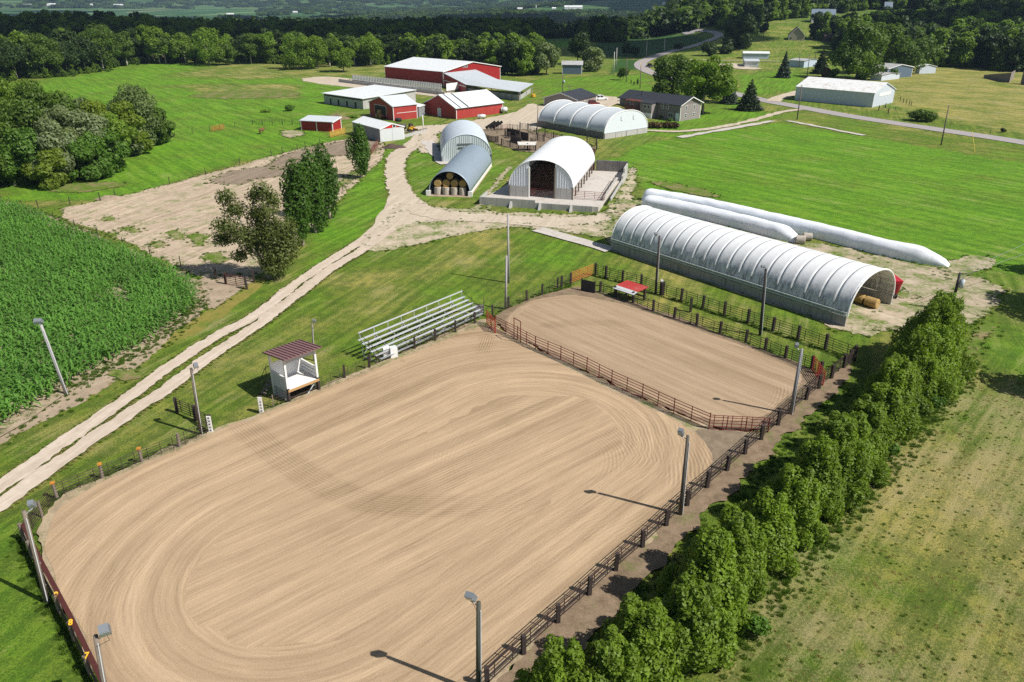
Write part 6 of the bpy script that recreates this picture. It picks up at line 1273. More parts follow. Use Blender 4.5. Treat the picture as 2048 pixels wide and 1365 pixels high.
# brown cow in the near pasture
def cow(P, ang):
    root = empty('cow', P, 'brown cow standing in the near pasture left of the red shed', 'cow', None, ang)
    J = [(-.75, 0, 1.15, .30), (-.3, 0, 1.10, .40), (.3, 0, 1.08, .40), (.7, 0, 1.18, .30), (1.05, 0, 1.35, .19), (1.28, 0, 1.38, .16), (1.58, 0, 1.15, .09)]
    V = [j[:3] for j in J]; R = [j[3] for j in J]; Ed = [(i, i+1) for i in range(6)]
    for bx, at, off in ((-.72, 0, .2), (.68, 3, .2)):
        for sy in (-1, 1):
            k = len(V); hind = bx < 0
            V += [(bx, sy*off, .80), (bx-(.1 if hind else -.02), sy*off, .45), (bx, sy*off, .06)]; R += [.15 if hind else .11, .07, .065]; Ed += [(at, k), (k, k+1), (k+1, k+2)]
    k = len(V); V += [(-1.02, 0, 1.1), (-1.08, 0, .55)]; R += [.05, .04]; Ed += [(0, k), (k, k+1)]
    for sy in (-1, 1): k = len(V); V.append((1.22, sy*.27, 1.50)); R.append(.04); Ed.append((5, k))
    me = bpy.data.meshes.new('body'); me.from_pydata(V, Ed, []); o = inst('body', me, root); sk = o.modifiers.new('skin', 'SKIN'); me.skin_vertices  # noqa
    for i, r in enumerate(R): me.skin_vertices[0].data[i].radius = (r, r)
    me.skin_vertices[0].data[1].use_root = True; sub = o.modifiers.new('sub', 'SUBSURF'); sub.levels = 1; sub.render_levels = 1
    me.materials.append(M('brown_hide', (.16, .07, .03), .8, .35, 2)); return root
cow(G(524, 268), math.radians(70))
# black tarp pile and flower ring in the pasture
p = G(672, 238); o = empty('mound', p, 'dark soil mound with weeds behind the red three-sided shed', 'mound')
def mound(parent, L, W, H, mat, seed):
    V = []; n = 20; m = 8
    for j in range(m+1):
        for i in range(n): t = 2*math.pi*i/n; rr = j/m; h = H*(1-rr**2)*(.7+.6*mnoise.noise(Vector((math.cos(t)*rr*2, math.sin(t)*rr*2, seed)))); V.append((math.cos(t)*rr*L/2, math.sin(t)*rr*W/2, max(-.05, h)))
    F = [(j*n+i, j*n+(i+1) % n, (j+1)*n+(i+1) % n, (j+1)*n+i) for j in range(m) for i in range(n)]; return inst('soil', npmesh('soil', V, F, mat, True), parent)
mound(o, 9, 4, 1.6, m_mulch, 3)
o = empty('mound', G(788, 296), 'dark manure heap at the foot of the white-roofed grey shed', 'mound'); mound(o, 7, 3.5, 1.2, M('dark_manure', (.09, .06, .05), .95, .4, 1.5, .05), 8)
o = empty('mound', G(222, 398), 'small mound of bare soil by the paddock fence', 'mound'); mound(o, 6, 3, .8, m_soil, 5)
# ================================================================== VEGETATION
def leaf_cloud(C, R, n, size, seed, out=.75, flat=.0, up=.25, aspect=1.6):
    """n leaf-clump faces spread through the shells of ellipsoids: centres C (k,3), radii R (k,3)"""
    g = np.random.default_rng(seed); C = np.asarray(C, float); R = np.asarray(R, float); w = (R[:, 0]*R[:, 1]+R[:, 1]*R[:, 2]+R[:, 0]*R[:, 2]); k = g.choice(len(C), n, p=w/w.sum())
    d = g.normal(size=(n, 3)); d /= np.linalg.norm(d, axis=1)[:, None]; r = 1-(1-out)*g.random(n)**1.5; r = np.where(g.random(n) < .22, r*g.uniform(.55, 1.0, n), r*g.uniform(.96, 1.12, n))
    P = C[k]+d*R[k]*r[:, None]
    nr = d/R[k]; nr /= np.linalg.norm(nr, axis=1)[:, None]; nr = nr+g.normal(size=(n, 3))*.55+np.array([0, 0, up]); nr /= np.linalg.norm(nr, axis=1)[:, None]
    t = np.cross(nr, g.normal(size=(n, 3))); t /= np.linalg.norm(t, axis=1)[:, None]; b = np.cross(nr, t); s = size*g.uniform(.55, 1.3, n)[:, None]
    t = t*s*aspect*.5; b = b*s*.5
    V = np.stack([P-t*.9, P+b*.9+nr*s*.12, P+t, P-b*.9+nr*s*.12], 1).reshape(-1, 3); F = np.arange(4*n).reshape(n, 4)
    return V, F
def lobes(kind, g, w, h, z0):
    """centres and radii of the leafy masses that make up a crown of width w between z0 and h"""
    C, R = [], []; H = h-z0
    if kind == 'round':
        for i in range(16):
            t = g.uniform(0, 2*math.pi); q = g.uniform(.0, 1); z = z0+H*(.25+.62*q); rr = w/2*math.sqrt(max(0, 1-((z-z0-H*.45)/(H*.62))**2))*g.uniform(.45, .72); C.append((rr*math.cos(t), rr*math.sin(t), z)); s = w*g.uniform(.17, .27); R.append((s, s, s*.8))
        C.append((0, 0, z0+H*.55)); R.append((w*.30, w*.30, H*.36))
    elif kind == 'hedge':
        for i in range(58): q = g.random()**.85; z = z0+H*(.05+.84*q); rad = w/2*(1-.72*q**1.4)*g.uniform(.30, .93); t = g.uniform(0, 2*math.pi); s = w*g.uniform(.065, .125)*(1-.3*q); C.append((rad*math.cos(t), rad*math.sin(t), z)); R.append((s, s, s*g.uniform(1.5, 2.6)))
        for i in range(5): t = g.uniform(0, 6.28); C.append((w*.13*math.cos(t), w*.13*math.sin(t), z0+H*g.uniform(.82, .95))); R.append((w*.055, w*.055, H*.09))
        C.append((0, 0, z0+H*.36)); R.append((w*.33, w*.33, H*.36)); C.append((0, 0, z0+H*.72)); R.append((w*.13, w*.13, H*.22))
    elif kind == 'wild':
        for i in range(26):
            t = g.uniform(0, 6.28); q = g.random(); z = z0+H*(.06+.88*q); rr = w/2*(.35+.65*math.sin(math.pi*min(1, .22+.72*q)))*g.uniform(.35, .92); s = w*g.uniform(.10, .20); C.append((rr*math.cos(t), rr*math.sin(t), z)); R.append((s, s, s*g.uniform(.65, 1.0)))
        C.append((0, 0, z0+H*.5)); R.append((w*.24, w*.24, H*.34))
    elif kind == 'column':
        for i in range(16):
            q = i/15; z = z0+H*(.06+.88*q); rad = w/2*math.sin(math.pi*(.16+.80*q))**.8*g.uniform(.25, .6); t = g.uniform(0, 2*math.pi); s = w*g.uniform(.17, .26); C.append((rad*math.cos(t), rad*math.sin(t), z)); R.append((s*.85, s*.85, s*1.9))
        C.append((0, 0, z0+H*.45)); R.append((w*.26, w*.26, H*.42))
    elif kind == 'cone':
        L_ = 11
        for j in range(L_):
            q = j/(L_-1); m = max(3, int(9*(1-q))+2)
            for i in range(m):
                t = 2*math.pi*i/m+j*.7+g.uniform(-.2, .2); rad = w/2*(1-q*.96)*g.uniform(.58, .78); C.append((rad*math.cos(t), rad*math.sin(t), z0+H*(.02+.95*q)-.10*rad)); sx = (w*.16*(1.15-q)+.12)*g.uniform(.75, 1.3); R.append((sx, sx, H*.04+.08))
        C.append((0, 0, z0+H*.35)); R.append((w*.22, w*.22, H*.40))
    elif kind == 'ragged':
        for i in range(15):
            t = g.uniform(0, 2*math.pi); q = g.random(); z = z0+H*(.1+.85*q); rad = w/2*g.uniform(.45, 1.0)*(1-.3*q); s = w*g.uniform(.07, .15); C.append((rad*math.cos(t), rad*math.sin(t), z)); R.append((s*1.2, s*1.2, s*.9))
    elif kind == 'bush':
        for i in range(9): t = g.uniform(0, 2*math.pi); rad = w/2*g.uniform(.2, .65); s = w*g.uniform(.16, .28); C.append((rad*math.cos(t), rad*math.sin(t), z0+H*g.uniform(.3, .72))); R.append((s, s, s*H/w*1.2))
        C.append((0, 0, z0+H*.42)); R.append((w*.33, w*.33, H*.42))
    return np.array(C), np.array(R)
BARK = M('grey_bark', (.26, .22, .18), .9, .35, 3, .03); BARKD = M('dark_bark', (.07, .058, .05), .9, .35, 3, .03); BARKP = M('pale_bark', (.42, .38, .32), .9, .25, 3, .03)
LEAF = {k: leaf_mat('leaf_'+k, c, v, t) for k, c, v, t in (
 ('hedge', (.165, .265, .032), .65, .4), ('maple', (.145, .245, .030), .35, .4), ('oak', (.095, .170, .028), .45, .35), ('bright', (.15, .255, .03), .35, .4), ('willow', (.13, .19, .08), .35, .35), ('silver', (.19, .25, .135), .4, .35),
 ('spruce', (.035, .060, .030), .4, .15), ('blue', (.060, .090, .082), .4, .15), ('pear', (.070, .155, .022), .4, .35), ('cotton', (.135, .175, .060), .5, .35), ('shrub', (.10, .205, .032), .4, .35), ('russet', (.14, .10, .05), .5, .3), ('forest', (.038, .074, .016), .45, .25), ('yellow', (.16, .235, .03), .4, .4))}  # forest leaves: darker copy, with cloud shade put into the colour
_cr = {}
def crown_mesh(kind, leaf, w, h, z0, n, size, seed, out=.75, up=.25):
    key = (kind, leaf, w, h, z0, n, size, seed)
    if key not in _cr:
        g = np.random.default_rng(seed); C, R = lobes(kind, g, w, h, z0); V, F = leaf_cloud(C, R, n, size, seed+1, out, up=up); V[:, 2] = np.maximum(V[:, 2], .05)
        _cr[key] = (npmesh('crown', V, F, LEAF[leaf]), C)
    return _cr[key]
def trunk_mesh(C, h, r, bark, z0, seed, forks=5, lean=0):
    g = np.random.default_rng(seed); mb = MB(); top = Vector((lean, 0, max(z0*1.05, h*.45))); mid = Vector((g.uniform(-.1, .1)+lean*.4, g.uniform(-.1, .1), z0*.6)); mb.tube((0, 0, -.3), mid, r*1.25, 8, r*.95); mb.tube(mid, top, r*.95, 8, r*.6)
    for i in g.permutation(len(C))[:forks]:
        c = Vector(C[i]); q = mid.lerp(top, g.uniform(.5, 1)); m = q.lerp(c, .55)+Vector((g.uniform(-.2, .2), g.uniform(-.2, .2), .2)); mb.tube(q, m, r*.5, 6, r*.32); mb.tube(m, c, r*.32, 5, r*.1)
    return mb.mesh('trunk', bark, True)
def tree(label, base, w, h, kind='round', leaf='oak', z0=None, n=1400, size=.6, seed=1, bark=None, rt=None, group=None, cat='tree', name='tree', rz=None, out=.75, forks=5, world=None, up=.25, lean=0):
    B = world if world is not None else G(*base); z0 = h*.16 if z0 is None else z0
    cm, C = crown_mesh(kind, leaf, round(w, 1), round(h, 1), round(z0, 1), n, size, seed, out, up); root = empty(name, B, label, cat, group, random.uniform(0, 6.28) if rz is None else rz)
    inst('crown', cm, root)
    if kind != 'bush' or bark:
        key = ('tr', kind, leaf, round(w, 1), round(h, 1), round(z0, 1), seed, bark and bark.name)
        if key not in _cr: _cr[key] = trunk_mesh(C, h, rt or max(.10, h*.022), bark or BARKD, z0, seed, forks, lean)
        inst('trunk', _cr[key], root)
    else:
        key = ('st', round(w, 1), round(h, 1), seed)
        if key not in _cr:
            mb = MB(); g = np.random.default_rng(seed)
            for c in C[:5]: mb.tube((c[0]*.15, c[1]*.15, -.1), tuple(c), .05, 4, .02)
            _cr[key] = mb.mesh('stem', BARKD)
        inst('stem', _cr[key], root)
    return root
def PT(label, px, py, top, wpx, kind='round', leaf='oak', **k):
    """tree by base pixel, pixel row of its top and width in pixels"""
    B = G(px, py); return tree(label, None, wpx/ppm(B), hgt(B, top), kind, leaf, world=B, **k)
# hedge row along the arenas (four crown shapes shared by fifteen trees)
HB_ = smooth_line([tuple(G(*p)[:2]) for p in ((1130, 1520), (1255, 1395), (1402, 1240), (1532, 1105), (1648, 988), (1736, 888), (1806, 806), (1868, 722))], .1); LH = np.r_[0, np.cumsum(np.hypot(*np.diff(HB_, axis=0).T))]
ORD = ['nearest', 'second', 'third', 'fourth', 'fifth', 'sixth', 'seventh', 'eighth', 'ninth', 'tenth', 'eleventh', 'twelfth', 'thirteenth', 'fourteenth', 'fifteenth', 'sixteenth', 'third last', 'second last', 'farthest and tallest']
gh = np.random.default_rng(77)
for i in range(19):
    t = i/18; big = i >= 16; s = i % 6; h = (6.0 if not big else 6.9)*gh.uniform(.86, 1.12); w = (6.0 if not big else 7.4); j = int(np.searchsorted(LH, LH[-1]*t*.999)); q = HB_[j]+gh.normal(0, .45, 2)
    o = tree((ORD[i]+' dense green tree of the hedge row beside the arenas, counted from the bottom edge') if not big else ORD[i]+' dense tree at the pole end of the hedge row beside the arenas', None, w, 7.0, 'hedge', 'hedge', .1, 24000, .17, 40+s, group='hedge row beside the arenas', name='hedge_tree', up=.25, world=Vector((q[0], q[1], 0)))
    k = gh.uniform(.92, 1.10); o.scale = (k, k, h/7.0)
for i, (px, py, w) in enumerate(((1655, 1000, 2.2), (1850, 800, 2.4), (1500, 1255, 1.8), (1765, 900, 2.0), (1560, 1000, 1.6))):
    tree('low leafy sucker shrub at the hedge foot, '+('fourth', 'farthest', 'nearest', 'second farthest', 'third')[i]+' from the bottom edge' if i not in (1, 2) else ('farthest' if i == 1 else 'nearest')+' low leafy sucker shrub at the foot of the hedge row', (px+14*(i < 4), py+10), w, 1.2, 'bush', 'shrub', .05, 900, .16, 60, group='suckers under the hedge row', cat='shrub', name='shrub')
# off the right edge: the trees whose shade lies across the grass
tree('big shade tree just beyond the right edge above the gravel', (2235, 640), 11, 12, 'round', 'maple', 2.5, 3500, .55, 80, name='shade_tree'); tree('smaller shade tree just beyond the right edge', (2180, 560), 8, 9, 'round', 'maple', 2, 2500, .5, 81, name='shade_tree'); tree('shade tree beyond the right edge level with the hedge end', (2215, 805), 7, 9.0, 'round', 'maple', 2, 2500, .5, 82, name='shade_tree')
# clipped pear-like trees along the drive
for i, (px, py, top, w) in enumerate(((606, 492, 336, 82), (632, 466, 320, 76), (661, 438, 312, 80), (722, 357, 266, 54))):
    PT(('nearest', 'second', 'third', 'lone farther')[i]+' upright dark green tree of the row along the driveway', px, py, top, w, 'column', 'pear', z0=2.2, n=5200, size=.32, seed=20+i, bark=BARK, group='upright trees along the driveway', forks=8, out=.7)
B = G(540, 556)
C = np.array([(-5.6, .5, 4.4), (-4.6, -.6, 6.0), (-3.6, .6, 7.6), (-4.3, 0, 9.0), (-2.2, -1, 5.2), (-1, .8, 7.0), (.4, 0, 5.4), (1.6, .6, 4.2), (.9, -.8, 7.6), (.5, .4, 9.6), (1.4, .8, 8.6), (2.6, 0, 5.6), (2.4, -.6, 2.8), (.6, 0, 2.6), (-3.6, 0, 2.6), (-1.8, .4, 3.6), (3.2, .4, 3.8), (-1.0, 1, 9.0), (1.2, -1.2, 1.6)])*np.array([1.0, 1.0, 1.22])
R = np.array([(1.2, 1.1, .7), (1.3, 1.2, .9), (1.1, 1, .9), (.9, .9, .8), (1.3, 1.3, 1), (1.0, 1, 1), (1.6, 1.5, 1.3), (1.6, 1.5, 1.3), (1.2, 1.1, 1), (.9, .9, .9), (.9, .9, .9), (1.3, 1.2, 1.1), (1.4, 1.3, 1.1), (1.5, 1.4, 1.2), (.8, .8, .6), (1.2, 1.1, 1), (1.1, 1.1, 1), (.7, .7, .7), (1.3, 1.2, .8)])
V, F = leaf_cloud(C, R*1.5, 20000, .23, 77, .15); root = empty('cottonwood_tree', B, 'ragged leaning cottonwood with bare pale limbs at the end of the driveway row', 'tree'); inst('crown', npmesh('crown', V, F, LEAF['cotton']), root)
mb = MB()
for c, m in ((3, 2), (0, 4), (9, 8), (17, 5), (12, 13), (11, 6), (1, 15), (7, 6), (10, 8), (16, 13)):
    a, q, p = Vector((0, 0, -.3)), Vector(C[m])*.55, Vector(C[c]); mb.tube(a, q*.5, .34, 7, .24); mb.tube(q*.5, q, .24, 7, .17); mb.tube(q, Vector(C[m]), .15, 6, .10); mb.tube(Vector(C[m]), p, .10, 5, .03)
mb.build('trunk', BARKP, root, True)
# copse on the left edge
COP = [(-40, 330, 200, 120, 'maple'), (30, 318, 158, 110, 'maple'), (60, 352, 200, 110, 'oak'), (110, 330, 162, 110, 'oak'), (150, 345, 205, 90, 'silver'), (-10, 372, 240, 110, 'oak'), (70, 366, 262, 90, 'shrub'), (130, 362, 250, 90, 'silver'), (185, 345, 225, 90, 'silver'), (165, 318, 195, 80, 'willow'), (205, 320, 200, 80, 'yellow'), (235, 325, 225, 80, 'maple'), (215, 345, 262, 80, 'shrub'), (275, 296, 176, 96, 'willow'), (262, 312, 210, 70, 'yellow'), (318, 286, 222, 56, 'oak'), (300, 292, 235, 60, 'oak'), (180, 358, 280, 80, 'shrub'), (30, 372, 290, 80, 'shrub'), (110, 372, 300, 70, 'yellow'), (245, 312, 240, 70, 'silver')]
nm = {'maple': 'mid-green broad tree', 'oak': 'dark green tree', 'silver': 'pale silvery-green tree', 'shrub': 'low bushy green tree', 'willow': 'grey-green fluttering tree', 'yellow': 'yellow-green small tree'}
wh = ['at the left frame edge of the left copse', 'crowning the back of the left copse near the frame edge', 'in the near middle of the left copse', 'crowning the middle back of the left copse', 'in the middle of the left copse under the tallest crowns', 'on the near left corner of the left copse', 'on the near edge of the left copse', 'on the near slope of the left copse', 'right of the centre of the left copse', 'at the back of the left copse right of its crown', 'at the back of the left copse in the gap', 'behind the near bushes right of the left copse centre', 'at the near foot of the left copse', 'standing tallest at the right end of the left copse', 'below the tall right-end tree of the left copse', 'at the far right tip of the left copse', 'just inside the right tip of the left copse', 'at the near foot of the copse by the grass', 'lowest at the near left foot of the copse', 'brightest at the near foot of the left copse', 'in front of the tall right-end tree of the left copse']
for i, (px, py, top, w, lf) in enumerate(COP): PT(nm[lf]+' '+wh[i], px, py, top, w*1.22, 'wild', lf, z0=.5, n=9000, size=.46, seed=100+i % 7, group='trees of the left copse', name='copse_tree', bark=BARKP if i % 3 == 0 else BARKD)
# big maple pair by the house, spruces and other garden trees
PT('great spreading maple beside the taupe house', 1405, 228, 112, 104, 'wild', 'maple', z0=4.2, n=9000, size=.62, seed=130, bark=BARK, name='maple_tree', forks=9); PT('second great maple overlapping on the roadside of the house', 1342, 206, 114, 92, 'wild', 'oak', z0=2.6, n=8000, size=.62, seed=131, bark=BARK, name='maple_tree', forks=9)
PT('smaller maple crown behind the great maple', 1440, 205, 138, 52, 'wild', 'maple', z0=3, n=3500, size=.6, seed=133, bark=BARK, name='maple_tree')
PT('dark pointed spruce alone on the lawn by the road', 1497, 221, 160, 50, 'cone', 'spruce', z0=.3, n=5200, size=.42, seed=140, name='spruce_tree', up=-.2); PT('blue spruce on the lawn before the pale sheds', 1566, 156, 104, 29, 'cone', 'blue', z0=.3, n=3000, size=.55, seed=141, name='spruce_tree', up=-.2)
PT('dark spruce partly hidden behind the great maple', 1458, 208, 155, 34, 'cone', 'blue', z0=.3, n=3000, size=.5, seed=142, name='spruce_tree', up=-.2); PT('dark spruce beside the big trees behind the white machine barn', 1640, 148, 96, 34, 'cone', 'spruce', z0=.3, n=2600, size=.6, seed=143, name='spruce_tree', up=-.2)
PT('small round tree on the lawn behind the house', 1246, 161, 136, 22, 'round', 'oak', n=1500, size=.5, seed=145, name='young_tree'); PT('sapling right of the small round lawn tree', 1275, 171, 160, 6, 'column', 'oak', z0=.8, n=300, size=.35, seed=146, name='young_tree')
for px, py, q in ((1262, 168, 'left'), (1268, 170, 'right')): PT(q+' one of two tiny saplings on the lawn behind the house', px, py, py-7, 3, 'column', 'oak', z0=.3, n=120, size=.3, seed=147, group='lawn saplings', name='young_tree')
PT('isolated round bush by the road below the dry pasture', 1846, 243, 219, 52, 'bush', 'oak', z0=.05, n=2600, size=.42, seed=150, cat='shrub', name='shrub'); PT('small dark bush farther right along the road fence', 2005, 265, 256, 11, 'bush', 'spruce', z0=.05, n=400, size=.3, seed=151, cat='shrub', name='shrub')
PT('large dark tree behind the white machine barn, left of the group', 1712, 158, 48, 100, 'wild', 'oak', z0=3, n=6500, size=.85, seed=160, name='oak_tree'); PT('large dark tree behind the white machine barn, right of the group', 1755, 148, 50, 90, 'wild', 'oak', z0=3, n=6000, size=.85, seed=161, name='oak_tree'); PT('brighter tree in front of the large dark pair behind the machine barn', 1715, 160, 105, 56, 'round', 'maple', z0=1, n=3500, size=.7, seed=162, name='oak_tree'); PT('dark tree above the navy blue shed', 1812, 148, 80, 62, 'round', 'oak', z0=1.5, n=3500, size=.75, seed=163, name='oak_tree'); PT('dark round tree between the navy shed and the sagging white shed', 1842, 142, 72, 46, 'round', 'oak', z0=1, n=3200, size=.75, seed=164, name='oak_tree')
for i, (px, py, w, lf, lb) in enumerate(((1650, 157, 20, 'russet', 'russet shrub behind the roof of the machine barn'), (1664, 157, 20, 'shrub', 'green shrub next to the russet one behind the machine barn'), (1722, 160, 24, 'shrub', 'pale green shrub right of the bright tree behind the machine barn'), (1785, 158, 16, 'shrub', 'shrub at the corner of the navy blue shed'))): PT(lb, px, py, py-21, w, 'bush', lf, z0=.05, n=1200, size=.5, seed=170+i, cat='shrub', name='shrub')
for i in range(7): PT(('first', 'second', 'third', 'middle', 'fifth', 'sixth', 'last')[i]+' clump from the hoop building in the dark russet shrub bed', 1290+i*10, 256+i*.2, 243+(i % 2), 17, 'bush', 'russet', z0=.05, n=900, size=.32, seed=180+i % 3, cat='shrub', group='russet shrub bed', name='shrub')
for px, py, w, lb in ((1385, 236, 9, 'round bush at the gable wall of the house'), (1325, 238, 14, 'spiky bush below the house bay'), (1340, 243, 10, 'low bush at the walk-out corner of the house'), (578, 222, 24, 'round green bush in the pasture behind the red sheds')): PT(lb, px, py, py-w*.55, w, 'bush', 'shrub', z0=.05, n=700, size=.35, seed=190, cat='shrub', name='shrub')
for px, py, w, lb in ((533, 225, 20, 'flat green weed patch inside a stone ring in the pasture'), (705, 236, 22, 'weedy green heap left of the red hay barn')): PT(lb, px, py, py-5, w, 'bush', 'bright', z0=.02, n=700, size=.4, seed=191, cat='shrub', name='shrub')
# pale trees round the old shed
PT('pale silvery tree left of the old blue-grey shed', 1093, 150, 90, 58, 'wild', 'silver', z0=2.5, n=4200, size=.75, seed=200, bark=BARK, name='pale_tree'); PT('pale silvery tree overhanging the right of the old shed', 1186, 143, 96, 56, 'wild', 'silver', z0=1.5, n=4200, size=.75, seed=201, bark=BARK, name='pale_tree'); PT('dark tall tree behind the old blue-grey shed', 1155, 130, 62, 46, 'round', 'forest', z0=2, n=3200, size=.8, seed=202, name='oak_tree'); PT('dark bush in the crop field by the paired poles', 1252, 112, 86, 18, 'round', 'forest', z0=.5, n=1000, size=.8, seed=203, name='oak_tree'); PT('second dark bush in the crop field by the paired poles', 1270, 113, 94, 20, 'round', 'forest', z0=.5, n=1000, size=.8, seed=204, name='oak_tree')
PT('great dark tree at the bend of the road', 1478, 98, 28, 76, 'wild', 'forest', z0=1.5, n=5200, size=1.2, seed=205, name='oak_tree'); PT('dark bush below the great dark tree at the road bend', 1418, 112, 88, 34, 'round', 'forest', z0=.5, n=1600, size=.9, seed=206, name='oak_tree'); PT('lone dark tree right of the great tree on the slope', 1526, 74, 44, 17, 'round', 'forest', z0=1.5, n=900, size=.9, seed=207, name='oak_tree'); PT('second dark bush on the slope under the road', 1450, 108, 94, 30, 'round', 'forest', z0=.3, n=1200, size=.9, seed=208, name='oak_tree'); PT('dark bush on the verge of the straight road', 1356, 99, 89, 20, 'round', 'forest', z0=.3, n=700, size=.8, seed=209, name='oak_tree')
# tree line along the back of the left pasture: trunks that can be told apart
TL = [(92, 155, 78, 70, 'oak', 1), (172, 146, 74, 54, 'forest', 1), (208, 142, 54, 66, 'oak', 1), (222, 131, 58, 52, 'oak', 1), (255, 132, 60, 50, 'oak', 1), (268, 127, 62, 46, 'forest', 1), (300, 126, 50, 42, 'bright', 1), (320, 128, 52, 52, 'bright', 1), (332, 128, 70, 30, 'oak', 1), (372, 128, 66, 50, 'maple', 0), (419, 131, 60, 76, 'bright', 0), (456, 130, 86, 40, 'oak', 0), (503, 128, 66, 44, 'oak', 1), (538, 127, 68, 50, 'maple', 1), (598, 139, 70, 64, 'bright', 0), (637, 137, 78, 44, 'maple', 0), (660, 134, 84, 40, 'oak', 1), (687, 144, 80, 42, 'bright', 0), (710, 132, 80, 40, 'oak', 1), (742, 132, 71, 62, 'maple', 1), (790, 122, 78, 46, 'forest', 1), (968, 120, 92, 40, 'bright', 1), (35, 158, 84, 80, 'forest', 1), (0, 164, 88, 80, 'forest', 1), (136, 150, 80, 60, 'forest', 0)]
kn = {'oak': 'dark olive tree with pale forked trunks', 'forest': 'dark shaded tree', 'bright': 'bright green sunlit tree', 'maple': 'mid-green leafy tree'}
lm = ['left end under the copse', 'left of the forked pale trunks', 'with the widest fork, left tree line', 'leaning, left of the brush pile', 'with paired trunks left of the brush pile', 'behind the paired trunks in the left tree line', 'left of the brush pile', 'taller and nearest the brush pile', 'over the fallen brush pile', 'right of the fallen brush pile', 'low and spreading over the pasture', 'darkest standing free at the pasture edge', 'right of the free dark tree', 'at the middle of the tree line', 'roundest standing out on the pasture', 'second standing out on the pasture', 'pale trunked behind the pasture trees', 'slender standing nearest the feed lot', 'behind the slender pasture tree', 'widest left of the big red barn', 'just left of the big red barn roof', 'behind the right end of the big red barn', 'second from the left frame edge in the tree line', 'at the left frame edge in the tree line', 'third along the left tree line']
for i, (px, py, top, w, lf, tall) in enumerate(TL): PT(kn[lf]+', '+lm[i], px, py, top+(i*7 % 5)*3-6, w*1.12, 'wild', lf, z0=(5 if tall else 1.5), n=6500, size=.62, seed=220+i % 9, bark=BARKP, rt=.30, group='tree line behind the pasture', name='field_tree', forks=7, out=.6)
root = empty('brush_pile', G(352, 124), 'heap of bare brown fallen branches at the edge of the tree line', 'brush pile'); mb = MB(); g = np.random.default_rng(5)
for i in range(160): a = Vector((g.normal()*4, g.normal()*1.6, g.random()*1.5)); d = Vector((g.normal(), g.normal()*.6, abs(g.normal())*.9)).normalized()*g.uniform(1.5, 4.5); mb.tube(a, a+d, .09, 3, .03, False)
mb.build('branches', M('bare_branch', (.30, .22, .17), .9, .3, 2), root, fix=False)

# ---- woods seen as one mass: crown shapes scattered over the slopes
def gn_scatter(name, pts, scales, protos, seed=0, mat=None):
    """one object: points that each carry a copy of one of the source crowns (real instances)"""
    out = []
    me = bpy.data.meshes.new(name); P = np.asarray(pts, np.float32); me.vertices.add(len(P)); me.vertices.foreach_set('co', P.ravel())
    for nm, v in (('size', scales), ('pick', np.random.default_rng(seed).integers(0, len(protos), len(P)).astype(float)), ('turn', np.random.default_rng(seed+1).uniform(0, 6.28, len(P)))):
        at = me.attributes.new(nm, 'FLOAT', 'POINT'); at.data.foreach_set('value', np.asarray(v, np.float32))
    o = inst(name, me); tree_ = bpy.data.node_groups.new(name, 'GeometryNodeTree'); tree_.interface.new_socket('Geometry', in_out='INPUT', socket_type='NodeSocketGeometry'); tree_.interface.new_socket('Geometry', in_out='OUTPUT', socket_type='NodeSocketGeometry')
    nn = tree_.nodes; ln = tree_.links; gi = nn.new('NodeGroupInput'); go = nn.new('NodeGroupOutput'); mp = nn.new('GeometryNodeMeshToPoints'); ln.new(gi.outputs[0], mp.inputs[0]); jg = nn.new('GeometryNodeJoinGeometry')
    def named(n): a = nn.new('GeometryNodeInputNamedAttribute'); a.data_type = 'FLOAT'; a.inputs[0].default_value = n; return a.outputs[0]
    cx = nn.new('ShaderNodeCombineXYZ'); ln.new(named('turn'), cx.inputs[2])
    for k, pr in enumerate(protos):
        oi = nn.new('GeometryNodeObjectInfo'); oi.inputs[0].default_value = pr; oi.inputs[1].default_value = True; cmp = nn.new('FunctionNodeCompare'); cmp.operation = 'EQUAL'; cmp.data_type = 'FLOAT'; ln.new(named('pick'), cmp.inputs[0]); cmp.inputs[1].default_value = k
        ip = nn.new('GeometryNodeInstanceOnPoints'); ln.new(mp.outputs[0], ip.inputs[0]); ln.new(cmp.outputs[0], ip.inputs[1]); ln.new(oi.outputs['Geometry'], ip.inputs[2]); ln.new(cx.outputs[0], ip.inputs[5]); ln.new(named('size'), ip.inputs[6]); ln.new(ip.outputs[0], jg.inputs[0])
    ln.new(jg.outputs[0], go.inputs[0]); md = o.modifiers.new('scatter', 'NODES'); md.node_group = tree_; return o
def child_crown(label_part):
    for o in COL.objects:
        if 'label' in o and label_part in o['label']: return [c for c in o.children if c.name.startswith('crown')][0]
# source crowns: real trees standing at the front of the woods
PRO = []
for i, (lf, s) in enumerate((('forest', 301), ('forest', 302), ('oak', 303), ('maple', 304))):
    o = tree(('first', 'second', 'third', 'last')[i]+' from left of four dark trees right behind the large red barn', (1010+i*14, 149+i), 11, 14, 'wild', lf, 1.0, 2200, .95, s, group='front trees of the barn woods', name='forest_tree', out=.6); PRO.append(o.children[0])
def scatter_poly(P, sp, jit=.45, seed=0, holes=(), keep=1.0, ysplit=None):
    W = np.array([tuple(G(*p)[:2]) for p in P]); g = np.random.default_rng(seed); gx = np.arange(W[:, 0].min(), W[:, 0].max(), sp); gy = np.arange(W[:, 1].min(), W[:, 1].max(), sp*.87); X_, Y_ = np.meshgrid(gx, gy); X_[1::2] += sp/2; X_ = X_+g.uniform(-jit, jit, X_.shape)*sp; Y_ = Y_+g.uniform(-jit, jit, X_.shape)*sp
    k = inside(W, X_, Y_) & (g.random(X_.shape) < keep)
    for h in holes: k &= ~inside(np.array([tuple(G(*p)[:2]) for p in h]), X_, Y_)
    return np.c_[X_[k], Y_[k]]
